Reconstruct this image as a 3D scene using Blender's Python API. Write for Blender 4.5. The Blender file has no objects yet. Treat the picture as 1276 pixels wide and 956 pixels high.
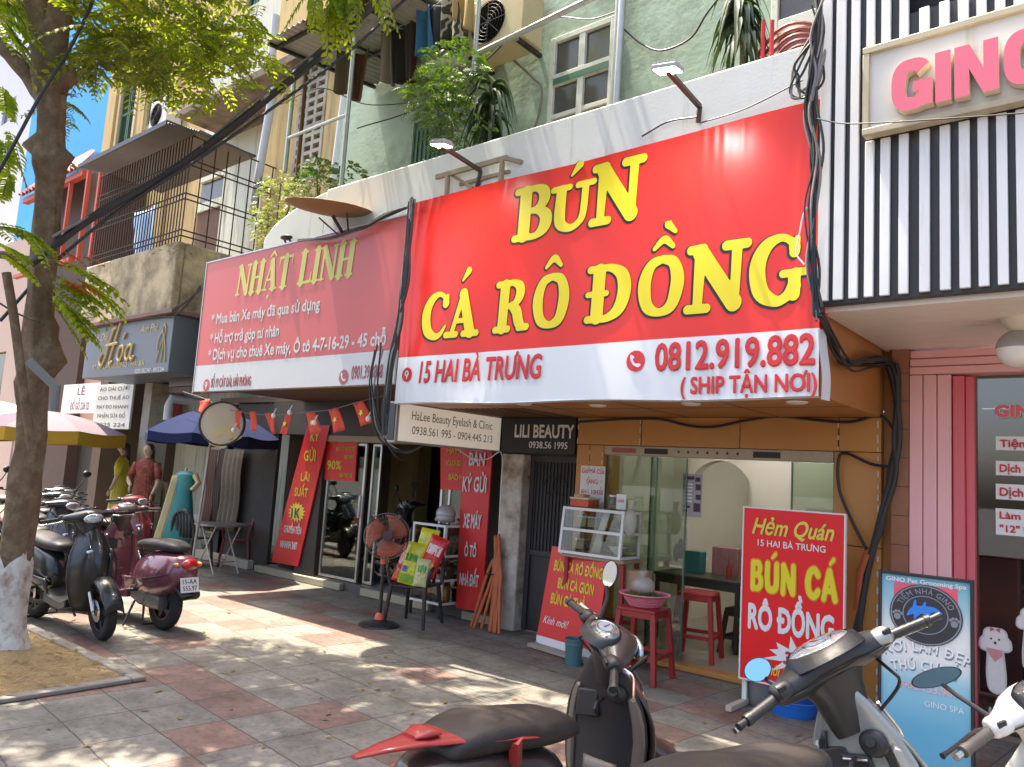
import bpy, bmesh, math, random
import numpy as np
from mathutils import Matrix, Vector, Euler
SC = bpy.context.scene
COL = SC.collection
rad = math.radians
# ------------------------------------------------------------------ camera
CW, CH, CF = 1276.0, 956.0, 967.68
EYE = Vector((0, 0, 1.7))
_ya, _pi, _ro = rad(40.035), rad(6.782), rad(3.637)
_f = Vector((-math.sin(_ya)*math.cos(_pi), math.cos(_ya)*math.cos(_pi), math.sin(_pi)))
_r = Vector((math.cos(_ya), math.sin(_ya), 0)); _u = _r.cross(_f)
CR = _r*math.cos(_ro) + _u*math.sin(_ro)
CU = _u*math.cos(_ro) - _r*math.sin(_ro)
cam = bpy.data.cameras.new('camera')
cam.sensor_width = 36; cam.sensor_fit = 'HORIZONTAL'; cam.lens = CF/CW*36
cam.clip_start = 0.05; cam.clip_end = 2000
camo = bpy.data.objects.new('camera', cam); COL.objects.link(camo)
_m = Matrix((CR, CU, -_f)).transposed().to_4x4(); _m.translation = EYE
camo.matrix_world = _m
SC.camera = camo
# ------------------------------------------------------------------ light
SUN_EL = 70.0
SUN_ROT = 263.0         # clockwise from +Y
sd = Vector((math.sin(rad(SUN_ROT))*math.cos(rad(SUN_EL)), math.cos(rad(SUN_ROT))*math.cos(rad(SUN_EL)), math.sin(rad(SUN_EL))))
wd = bpy.data.worlds.new('World'); SC.world = wd; wd.use_nodes = True
nt = wd.node_tree
sky = nt.nodes.new('ShaderNodeTexSky'); sky.sky_type = 'NISHITA'; sky.sun_disc = False
sky.sun_elevation = rad(SUN_EL); sky.sun_rotation = rad(SUN_ROT)
sky.dust_density = 5.0; sky.air_density = 0.8; sky.ozone_density = 0.3
bg = nt.nodes['Background']; bg.inputs['Strength'].default_value = 0.14
nt.links.new(sky.outputs['Color'], bg.inputs['Color'])
sl = bpy.data.lights.new('sun', 'SUN'); sl.energy = 4.2; sl.angle = rad(0.55); sl.color = (1.0, 0.89, 0.72)
slo = bpy.data.objects.new('sun', sl); COL.objects.link(slo)
slo.rotation_euler = sd.to_track_quat('Z', 'Y').to_euler(); slo.location = (0, 0, 20)
SC.view_settings.view_transform = 'Standard'; SC.view_settings.look = 'None'
SC.view_settings.exposure = 1.86; SC.view_settings.gamma = 1.0
SC.cycles.max_bounces = 8; SC.cycles.diffuse_bounces = 5; SC.cycles.transparent_max_bounces = 12
SC.cycles.caustics_reflective = False; SC.cycles.caustics_refractive = False
SC.cycles.sample_clamp_indirect = 6.0
# ------------------------------------------------------------------ picture pixel -> point on a real plane
def ray(x, y): return _f + CR*((x-CW/2)/CF) - CU*((y-CH/2)/CF)
def PY(x, y, Y): d = ray(x, y); return EYE + d*(Y/d.y)
def PX(x, y, X): d = ray(x, y); return EYE + d*(X/d.x)
def PZ(x, y, z=0.0): d = ray(x, y); return EYE + d*((z-EYE.z)/d.z)
def PD(x, y, dep): return EYE + ray(x, y)*dep
def pix(p):
    v = Vector(p)-EYE; z = v.dot(_f)
    if z < 0.1: return (-9999, -9999, z)
    return (CW/2+CF*v.dot(CR)/z, CH/2-CF*v.dot(CU)/z, z)
# ------------------------------------------------------------------ materials
MATS = {}
def mat(name, col, rough=0.6, metal=0.0, spec=0.5, var=0.12, scale=6.0, bump=0.0, bscale=40.0, dirt=None, dirt_amt=0.5, dirt_scale=2.0,
        streak=False, coat=0.0, trans=0.0, emit=0.0, detail=5.0, alpha=None):
    if name in MATS: return MATS[name]
    m = bpy.data.materials.new(name); m.use_nodes = True
    n = m.node_tree; b = n.nodes['Principled BSDF']; L = n.links.new
    b.inputs['Roughness'].default_value = rough; b.inputs['Metallic'].default_value = metal
    b.inputs['Specular IOR Level'].default_value = spec
    b.inputs['Coat Weight'].default_value = coat; b.inputs['Coat Roughness'].default_value = 0.08
    tc = n.nodes.new('ShaderNodeTexCoord')
    nz = n.nodes.new('ShaderNodeTexNoise'); nz.inputs['Scale'].default_value = scale; nz.inputs['Detail'].default_value = detail
    nz.inputs['Roughness'].default_value = 0.6
    L(tc.outputs['Object'], nz.inputs['Vector'])
    mx = n.nodes.new('ShaderNodeMix'); mx.data_type = 'RGBA'
    c = Vector(col[:3])
    lo = c*(1-var); hi = c*(1+var)
    mx.inputs[6].default_value = (*lo, 1); mx.inputs[7].default_value = (min(hi[0], 1), min(hi[1], 1), min(hi[2], 1), 1)
    L(nz.outputs['Fac'], mx.inputs[0])
    out = mx.outputs[2]
    if dirt is not None:
        n2 = n.nodes.new('ShaderNodeTexNoise'); n2.inputs['Scale'].default_value = dirt_scale; n2.inputs['Detail'].default_value = 8
        n2.inputs['Roughness'].default_value = 0.68
        mp = n.nodes.new('ShaderNodeMapping')
        if streak: mp.inputs['Scale'].default_value = (5.0, 5.0, 0.35)
        mp.inputs['Location'].default_value = (3.1, 7.7, 1.3)
        L(tc.outputs['Object'], mp.inputs['Vector']); L(mp.outputs['Vector'], n2.inputs['Vector'])
        rp = n.nodes.new('ShaderNodeValToRGB')
        rp.color_ramp.elements[0].position = 0.62-0.32*dirt_amt; rp.color_ramp.elements[1].position = 0.80-0.2*dirt_amt
        L(n2.outputs['Fac'], rp.inputs['Fac'])
        m2 = n.nodes.new('ShaderNodeMix'); m2.data_type = 'RGBA'
        L(rp.outputs['Color'], m2.inputs[0]); L(out, m2.inputs[6]); m2.inputs[7].default_value = (*dirt, 1)
        out = m2.outputs[2]
    L(out, b.inputs['Base Color'])
    if bump > 0:
        n3 = n.nodes.new('ShaderNodeTexNoise'); n3.inputs['Scale'].default_value = bscale; n3.inputs['Detail'].default_value = 4
        L(tc.outputs['Object'], n3.inputs['Vector'])
        bp = n.nodes.new('ShaderNodeBump'); bp.inputs['Strength'].default_value = bump; bp.inputs['Distance'].default_value = 0.02
        L(n3.outputs['Fac'], bp.inputs['Height']); L(bp.outputs['Normal'], b.inputs['Normal'])
    if trans: b.inputs['Transmission Weight'].default_value = trans
    if emit:
        L(out, b.inputs['Emission Color']); b.inputs['Emission Strength'].default_value = emit
    if alpha is not None: b.inputs['Alpha'].default_value = alpha
    MATS[name] = m
    return m
def glass(name, tint=(0.85, 0.9, 0.86), refl=0.12, rough=0.02):
    """thin clear pane: a tinted see-through sheet with a fresnel sheen"""
    if name in MATS: return MATS[name]
    m = bpy.data.materials.new(name); m.use_nodes = True
    n = m.node_tree; n.nodes.clear(); L = n.links.new
    o = n.nodes.new('ShaderNodeOutputMaterial'); t = n.nodes.new('ShaderNodeBsdfTransparent'); t.inputs['Color'].default_value = (*tint, 1)
    g = n.nodes.new('ShaderNodeBsdfGlossy'); g.inputs['Roughness'].default_value = rough
    fr = n.nodes.new('ShaderNodeFresnel'); fr.inputs['IOR'].default_value = 1.5
    ad = n.nodes.new('ShaderNodeMath'); ad.operation = 'MULTIPLY_ADD'; ad.inputs[1].default_value = 0.8; ad.inputs[2].default_value = refl*0.3
    mx = n.nodes.new('ShaderNodeMixShader')
    L(fr.outputs[0], ad.inputs[0]); L(ad.outputs[0], mx.inputs[0]); L(t.outputs[0], mx.inputs[1]); L(g.outputs[0], mx.inputs[2]); L(mx.outputs[0], o.inputs['Surface'])
    MATS[name] = m
    return m
def leafmat(name, col, col2, trl=0.45, rough=0.45):
    if name in MATS: return MATS[name]
    m = bpy.data.materials.new(name); m.use_nodes = True
    n = m.node_tree; b = n.nodes['Principled BSDF']; L = n.links.new
    tc = n.nodes.new('ShaderNodeTexCoord'); nz = n.nodes.new('ShaderNodeTexNoise'); nz.inputs['Scale'].default_value = 2.3; nz.inputs['Detail'].default_value = 3
    L(tc.outputs['Object'], nz.inputs['Vector'])
    gi = n.nodes.new('ShaderNodeNewGeometry')
    ad = n.nodes.new('ShaderNodeMath'); ad.operation = 'ADD'
    L(nz.outputs['Fac'], ad.inputs[0]); 
    sc = n.nodes.new('ShaderNodeMath'); sc.operation = 'MULTIPLY_ADD'; sc.inputs[1].default_value = 0.7; sc.inputs[2].default_value = -0.35
    L(gi.outputs['Random Per Island'], sc.inputs[0]); L(sc.outputs[0], ad.inputs[1])
    mx = n.nodes.new('ShaderNodeMix'); mx.data_type = 'RGBA'; mx.inputs[6].default_value = (*col, 1); mx.inputs[7].default_value = (*col2, 1)
    L(ad.outputs[0], mx.inputs[0]); L(mx.outputs[2], b.inputs['Base Color']); b.inputs['Roughness'].default_value = rough
    t = n.nodes.new('ShaderNodeBsdfTranslucent')
    g2 = n.nodes.new('ShaderNodeMix'); g2.data_type = 'RGBA'; g2.blend_type = 'MULTIPLY'; g2.inputs[0].default_value = 1
    L(mx.outputs[2], g2.inputs[6]); g2.inputs[7].default_value = (1.9, 1.8, 0.7, 1); L(g2.outputs[2], t.inputs['Color'])
    ms = n.nodes.new('ShaderNodeMixShader'); ms.inputs[0].default_value = trl
    L(b.outputs[0], ms.inputs[1]); L(t.outputs[0], ms.inputs[2]); L(ms.outputs[0], n.nodes['Material Output'].inputs['Surface'])
    MATS[name] = m
    return m
# ------------------------------------------------------------------ mesh building
class MB:
    def __init__(s): s.v = []; s.f = []; s.m = []; s.k = 0
    def add(s, vs, fs, M=None):
        o = len(s.v)
        if M is not None: vs = [M @ Vector(p) for p in vs]
        s.v += [tuple(p) for p in vs]; s.f += [tuple(i+o for i in f) for f in fs]; s.m += [s.k]*len(fs)
        return s
    def mi(s, k): s.k = k; return s
    def box(s, x0, x1, y0, y1, z0, z1, M=None):
        vs = [(x, y, z) for x in (x0, x1) for y in (y0, y1) for z in (z0, z1)]
        return s.add(vs, [(0, 1, 3, 2), (4, 6, 7, 5), (0, 4, 5, 1), (2, 3, 7, 6), (0, 2, 6, 4), (1, 5, 7, 3)], M)
    def quad(s, a, b, c, d): return s.add([a, b, c, d], [(0, 1, 2, 3)])
    def bar(s, a, b, w, h=None, up=(0, 0, 1)):
        h = h or w; a = Vector(a); b = Vector(b); d = (b-a)
        if d.length < 1e-6: return s
        d.normalize(); up = Vector(up)
        if abs(d.dot(up)) > 0.98: up = Vector((1, 0, 0))
        sx = d.cross(up).normalized(); sz = sx.cross(d)
        vs = []
        for p in (a, b):
            for (i, j) in ((-1, -1), (1, -1), (1, 1), (-1, 1)): vs.append(p+sx*i*w/2+sz*j*h/2)
        return s.add(vs, [(0, 1, 5, 4), (1, 2, 6, 5), (2, 3, 7, 6), (3, 0, 4, 7), (3, 2, 1, 0), (4, 5, 6, 7)])
    def tube(s, pts, r, n=8, cap=True, M=None):
        pts = [Vector(p) for p in pts]; N = len(pts)
        rs = r if isinstance(r, (list, tuple)) else [r]*N
        t0 = (pts[1]-pts[0]).normalized()
        ref = Vector((0, 0, 1)) if abs(t0.z) < 0.9 else Vector((1, 0, 0))
        nx = t0.cross(ref).normalized(); vs = []; fs = []
        for i in range(N):
            t = (pts[min(i+1, N-1)]-pts[max(i-1, 0)])
            t = t.normalized() if t.length > 1e-9 else t0
            nx = (nx - t*nx.dot(t)); nx = nx.normalized() if nx.length > 1e-6 else t.orthogonal().normalized()
            ny = t.cross(nx)
            for k in range(n):
                a = 2*math.pi*k/n; vs.append(pts[i]+(nx*math.cos(a)+ny*math.sin(a))*rs[i])
        for i in range(N-1):
            for k in range(n):
                k2 = (k+1) % n; fs.append((i*n+k, i*n+k2, (i+1)*n+k2, (i+1)*n+k))
        if cap: fs += [tuple(reversed(range(n))), tuple(range((N-1)*n, N*n))]
        return s.add(vs, fs, M)
    def loft(s, rings, cap=True, M=None, closed=True):
        n = len(rings[0]); vs = [p for r_ in rings for p in r_]; fs = []
        for i in range(len(rings)-1):
            for k in range(n if closed else n-1):
                k2 = (k+1) % n; fs.append((i*n+k, i*n+k2, (i+1)*n+k2, (i+1)*n+k))
        if cap and closed: fs += [tuple(reversed(range(n))), tuple(range((len(rings)-1)*n, len(rings)*n))]
        return s.add(vs, fs, M)
    def lathe(s, prof, n=24, M=None, cap=False):
        rings = [[(r_*math.cos(2*math.pi*k/n), r_*math.sin(2*math.pi*k/n), z) for k in range(n)] for r_, z in prof]
        return s.loft(rings, cap=cap, M=M)
    def ell(s, c, rx, ry, rz, n=14, k=9, M=None):
        c = Vector(c); rings = []
        for i in range(k+1):
            a = -math.pi/2+math.pi*i/k; ca = max(math.cos(a), 0.01)
            rings.append([c+Vector((rx*ca*math.cos(2*math.pi*j/n), ry*ca*math.sin(2*math.pi*j/n), rz*math.sin(a))) for j in range(n)])
        return s.loft(rings, M=M)
    def prism(s, poly, h0, h1, M=None):
        n = len(poly)
        vs = [(x, y, h0) for x, y in poly]+[(x, y, h1) for x, y in poly]
        fs = [tuple(reversed(range(n))), tuple(range(n, 2*n))]+[(i, (i+1) % n, n+(i+1) % n, n+i) for i in range(n)]
        return s.add(vs, fs, M)
    def grid(s, fn, nu, nv):
        vs = [fn(i/nu, j/nv) for i in range(nu+1) for j in range(nv+1)]
        fs = [(i*(nv+1)+j, (i+1)*(nv+1)+j, (i+1)*(nv+1)+j+1, i*(nv+1)+j+1) for i in range(nu) for j in range(nv)]
        return s.add(vs, fs)
WM = {}
def _wm(o): return WM.get(o.name, Matrix.Identity(4)) if o is not None else Matrix.Identity(4)
def build(name, mb, mats, parent=None, world=True, bevel=0.0, subsurf=0, solid=0.0, smooth=True, ang=38):
    """link a mesh builder as ONE object; vertices are world coordinates (world=True) or the parent's own"""
    me = bpy.data.meshes.new(name)
    vs = mb.v
    if parent is not None and world:
        iv = _wm(parent).inverted(); vs = [tuple(iv @ Vector(p)) for p in vs]
    me.from_pydata(vs, [], mb.f); 
    if not isinstance(mats, (list, tuple)): mats = [mats]
    for m in mats: me.materials.append(m)
    if len(mats) > 1: me.polygons.foreach_set('material_index', mb.m)
    bm = bmesh.new(); bm.from_mesh(me); bmesh.ops.recalc_face_normals(bm, faces=bm.faces); bm.to_mesh(me); bm.free()
    if smooth:
        me.polygons.foreach_set('use_smooth', [True]*len(me.polygons)); me.set_sharp_from_angle(angle=rad(ang))
    me.update()
    o = bpy.data.objects.new(name, me); COL.objects.link(o)
    if parent is not None:
        o.parent = parent; WM[o.name] = _wm(parent) if True else None
    if solid:
        md = o.modifiers.new('solid', 'SOLIDIFY'); md.thickness = solid; md.offset = 0
    if bevel:
        md = o.modifiers.new('bevel', 'BEVEL'); md.width = bevel; md.segments = 2; md.limit_method = 'ANGLE'; md.angle_limit = rad(40)
    if subsurf:
        md = o.modifiers.new('subd', 'SUBSURF'); md.levels = subsurf; md.render_levels = subsurf
    return o
def tag(o, label=None, cat=None, group=None, kind=None):
    if label: o['label'] = label
    if cat: o['category'] = cat
    if group: o['group'] = group
    if kind: o['kind'] = kind
    return o
def thing(name, label, cat, loc=(0, 0, 0), rz=0.0, group=None, rot=None):
    o = bpy.data.objects.new(name, None); COL.objects.link(o); o.empty_display_size = 0.2
    e = rot if rot is not None else Euler((0, 0, rz))
    o.location = loc; o.rotation_euler = e
    WM[o.name] = Matrix.Translation(Vector(loc)) @ e.to_matrix().to_4x4()
    return tag(o, label, cat, group)
def solo(name, mb, mats, label, cat, group=None, **k):
    o = build(name, mb, mats, None, **k); return tag(o, label, cat, group)
def struct(name, mb, mats, **k): return tag(build(name, mb, mats, None, **k), kind='structure')
def copy_tree(o, parent=None):
    c = o.copy(); COL.objects.link(c); c.parent = parent
    for ch in list(o.children): copy_tree(ch, c)
    return c
def frame(o, x, y):
    """matrix taking (u,v,w) to origin o with u along x, v along y, w = x cross y"""
    x = Vector(x).normalized(); y = Vector(y); y = (y-x*y.dot(x)).normalized(); z = x.cross(y)
    m = Matrix((x, y, z)).transposed().to_4x4(); m.translation = Vector(o); return m
def catmull(pts, k=6):
    P = [np.array(p, float) for p in pts]; P = [2*P[0]-P[1]]+P+[2*P[-1]-P[-2]]; out = []
    for i in range(1, len(P)-2):
        a, b, c, d = P[i-1:i+3]
        for j in range(k):
            t = j/k; out.append(0.5*((2*b)+(-a+c)*t+(2*a-5*b+4*c-d)*t*t+(-a+3*b-3*c+d)*t**3))
    out.append(P[-2]); return out
def cable(mb, pts, r, n=6, k=6): return mb.tube([Vector(p) for p in catmull([tuple(p) for p in pts], k)], r, n)
# ------------------------------------------------------------------ lettering
def text_mesh(s, bold=0.0, shear=0.0, space=1.0):
    extra = []
    for i, ch in enumerate(s):
        if ch in 'ĐƠƯỬơườợử':
            base = 'DOUỦouòọủ'['ĐƠƯỬơườợử'.index(ch)]; low = ch in 'ơườợử'; s = s[:i]+base+s[i+1:]
            w_ = max(v.x for v in text_mesh_raw(base, 0, space)[0])-min(v.x for v in text_mesh_raw(base, 0, space)[0])
            x1 = max(v.x for v in text_mesh_raw(s[:i+1], 0, space)[0]); x0 = x1-w_
            q = [(x0-.07, .31), (x0+.27, .31), (x0+.27, .40), (x0-.07, .40)] if ch == 'Đ' else [(x1-.10, .40), (x1-.03, .40), (x1+.07, .60), (x1-.01, .60)] if low else [(x1-.10, .58), (x1-.02, .60), (x1+.10, .80), (x1+.0, .80)]
            extra.append([Vector((x+y*shear, y, .0012)) for x, y in q])
    vs, fs = text_mesh_raw(s, shear, space)
    par = list(range(len(vs)))
    def find(i):
        while par[i] != i: par[i] = par[par[i]]; i = par[i]
        return i
    for f in fs:
        for i in f[1:]: par[find(f[0])] = find(i)
    ids = {}
    for i, v in enumerate(vs): v.z = -.0009*(ids.setdefault(find(i), len(ids)) % 7)
    for q in extra: fs.append(tuple(range(len(vs), len(vs)+4))); vs += q
    if bold > .008:
        n0 = len(vs); nv = list(vs); nf = list(fs)
        for k in range(8):
            d = Vector((bold*math.cos(k*math.pi/4), bold*math.sin(k*math.pi/4), -.0065*(k+1)))
            nv += [v+d for v in vs]; nf += [tuple(i+n0*(k+1) for i in f) for f in fs]
        vs, fs = nv, nf
    return vs, fs
def text_mesh_raw(s, shear=0.0, space=1.0):
    c = bpy.data.curves.new('lettering', 'FONT'); c.body = s; c.offset = 0; c.shear = shear; c.resolution_u = 3; c.fill_mode = 'FRONT'; c.space_character = space
    o = bpy.data.objects.new('lettering', c); COL.objects.link(o); bpy.context.view_layer.update()
    dg = bpy.context.evaluated_depsgraph_get()
    me = bpy.data.meshes.new_from_object(o.evaluated_get(dg))
    vs = [v.co.copy() for v in me.vertices]; fs = [tuple(p.vertices) for p in me.polygons]
    bpy.data.objects.remove(o); bpy.data.curves.remove(c); bpy.data.meshes.remove(me)
    return vs, fs
def text(s, p0, p1, h, m, parent, bold=0.012, shear=0.0, up=(0, 0, 1), off=0.004, space=1.0, name='lettering', depth=0.0, mb=None, side=None):
    """line of writing whose baseline runs p0 -> p1; h = height of a capital"""
    vs, fs = text_mesh(s, bold, shear, space)
    if not vs: return
    x0 = min(v.x for v in vs); x1 = max(v.x for v in vs)
    p0 = Vector(p0); p1 = Vector(p1); w = (p1-p0).length
    F = frame(p0, p1-p0, up); sx = w/(x1-x0); sy = h/0.70
    vv = [F @ Vector(((v.x-x0)*sx, v.y*sy, off+v.z*.1)) for v in vs]
    own = mb is None
    if own: mb = MB()
    mb.add(vv, fs)
    if own:
        o = build(name, mb, m, parent, smooth=False)
        if depth:
            md = o.modifiers.new('solid', 'SOLIDIFY'); md.thickness = abs(depth); md.offset = 0
            if side is not None:
                o.data.materials.append(side); md.material_offset_rim = 1
        return o
def sdf_glyph(strokes, iso, step=0.0125, pad=0.2, w=1.0):
    """outline of a letter from fat strokes: each stroke is a list of (x, y, r)"""
    xs = np.arange(-pad, w+pad, step); ys = np.arange(-pad-0.1, 1.55, step)
    X, Y = np.meshgrid(xs, ys, indexing='ij'); D = np.full(X.shape, 9.0)
    for st in strokes:
        st = [tuple(map(float, q)) for q in st]
        if len(st) > 2: st = catmull(st, 6)
        for a, b in zip(st[:-1], st[1:]):
            ax, ay, ar = a; bx, by, br = b
            dx, dy = bx-ax, by-ay; l2 = dx*dx+dy*dy+1e-9
            t = np.clip(((X-ax)*dx+(Y-ay)*dy)/l2, 0, 1)
            D = np.minimum(D, np.hypot(X-ax-t*dx, Y-ay-t*dy)-(ar+(br-ar)*t))
    D = D-iso; vs = []; fs = []; idx = {}
    def vert(k, p):
        if k not in idx: idx[k] = len(vs); vs.append(p)
        return idx[k]
    nx, ny = D.shape
    inside = D < 0
    for i in range(nx-1):
        for j in range(ny-1):
            q = ((i, j), (i+1, j), (i+1, j+1), (i, j+1))
            if not (inside[i, j] or inside[i+1, j] or inside[i+1, j+1] or inside[i, j+1]): continue
            poly = []
            for a, b in zip(q, q[1:]+q[:1]):
                da, db = D[a], D[b]
                if da < 0: poly.append(vert(a, (xs[a[0]], ys[a[1]])))
                if (da < 0) != (db < 0):
                    t = da/(da-db); k = (min(a, b), max(a, b))
                    poly.append(vert(k, (xs[a[0]]+(xs[b[0]]-xs[a[0]])*t, ys[a[1]]+(ys[b[1]]-ys[a[1]])*t)))
            if len(poly) >= 3: fs.append(tuple(poly))
    return vs, fs
def _serif(x, y, l=0.13, r=0.075, r2=None): r2 = r2 or r; return [(x-l, y, r), (x+l, y, r2)]
_st = 0.125
GL = {
 'B': (0.72, [[(.2, .1, _st), (.2, .9, _st)], [(.02, .07, .07), (.3, .07, .07)], [(.02, .93, .07), (.3, .93, .07)],
       [(.2, .94, .06), (.42, .93, .07), (.56, .84, .11), (.57, .68, .11), (.44, .55, .07), (.2, .53, .05)],
       [(.2, .53, .05), (.46, .52, .07), (.63, .40, .12), (.62, .20, .12), (.46, .07, .07), (.2, .06, .06)]]),
 'U': (0.86, [[(.17, .9, .11), (.17, .4, .12), (.22, .18, .11), (.4, .08, .08), (.56, .14, .075), (.66, .32, .075), (.67, .9, .075)],
       [(.0, .93, .07), (.33, .93, .07)], [(.52, .93, .07), (.82, .93, .07)]]),
 'N': (0.92, [[(.17, .1, .08), (.17, .88, .10)], [(.17, .88, .13), (.74, .12, .13)], [(.75, .12, .075), (.75, .9, .085)],
       [(.01, .07, .07), (.32, .07, .07)], [(.0, .93, .07), (.2, .92, .09)], [(.58, .93, .075), (.9, .93, .075)]]),
 'C': (0.78, [[(.66, .74, .1), (.62, .86, .06), (.45, .94, .06), (.26, .86, .1), (.14, .66, .125), (.13, .42, .13), (.22, .18, .12), (.42, .06, .08), (.58, .10, .06), (.7, .26, .035)], [(.66, .72, .09), (.69, .88, .05)]]),
 'A': (0.9, [[(.18, .1, .06), (.42, .88, .075)], [(.42, .88, .12), (.68, .1, .13)], [(.28, .34, .055), (.6, .34, .055)],
       [(.02, .07, .07), (.3, .07, .07)], [(.5, .07, .07), (.86, .07, .07)]]),
 'R': (0.88, [[(.2, .1, _st), (.2, .9, _st)], [(.02, .07, .07), (.36, .07, .07)], [(.02, .93, .07), (.3, .93, .07)],
       [(.2, .94, .06), (.44, .93, .07), (.59, .83, .11), (.59, .66, .11), (.45, .52, .07), (.2, .5, .055)],
       [(.42, .5, .09), (.55, .38, .12), (.62, .2, .12), (.7, .1, .09)], [(.64, .08, .075), (.84, .08, .07)]]),
 'O': (0.92, [[(.45, .93, .07), (.24, .86, .1), (.13, .66, .13), (.12, .42, .135), (.22, .16, .11), (.45, .06, .07), (.68, .15, .11), (.77, .4, .135), (.77, .64, .13), (.66, .86, .1), (.45, .93, .07)]]),
 'D': (0.86, [[(.2, .1, _st), (.2, .9, _st)], [(.02, .07, .07), (.3, .07, .07)], [(.02, .93, .07), (.3, .93, .07)],
       [(.2, .94, .06), (.44, .92, .075), (.64, .78, .115), (.7, .5, .13), (.62, .22, .115), (.42, .08, .075), (.2, .06, .06)], [(.0, .5, .055), (.36, .5, .055)]]),
 'G': (0.92, [[(.68, .76, .09), (.62, .87, .06), (.46, .94, .06), (.26, .86, .1), (.14, .66, .125), (.13, .42, .13), (.22, .18, .12), (.44, .06, .08), (.6, .12, .08), (.7, .24, .11)], [(.7, .14, .1), (.7, .4, .1)], [(.52, .43, .06), (.86, .43, .06)], [(.68, .72, .085), (.71, .9, .05)]]),
}
ACC = {'acute': [[(.36, 1.16, .03), (.5, 1.34, .085)]], 'circ': [[(.26, 1.12, .045), (.45, 1.26, .075), (.64, 1.12, .045)]],
       'circgrave': [[(.26, 1.12, .045), (.45, 1.25, .07), (.64, 1.12, .045)], [(.66, 1.36, .04), (.5, 1.5, .075)]]}
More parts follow.
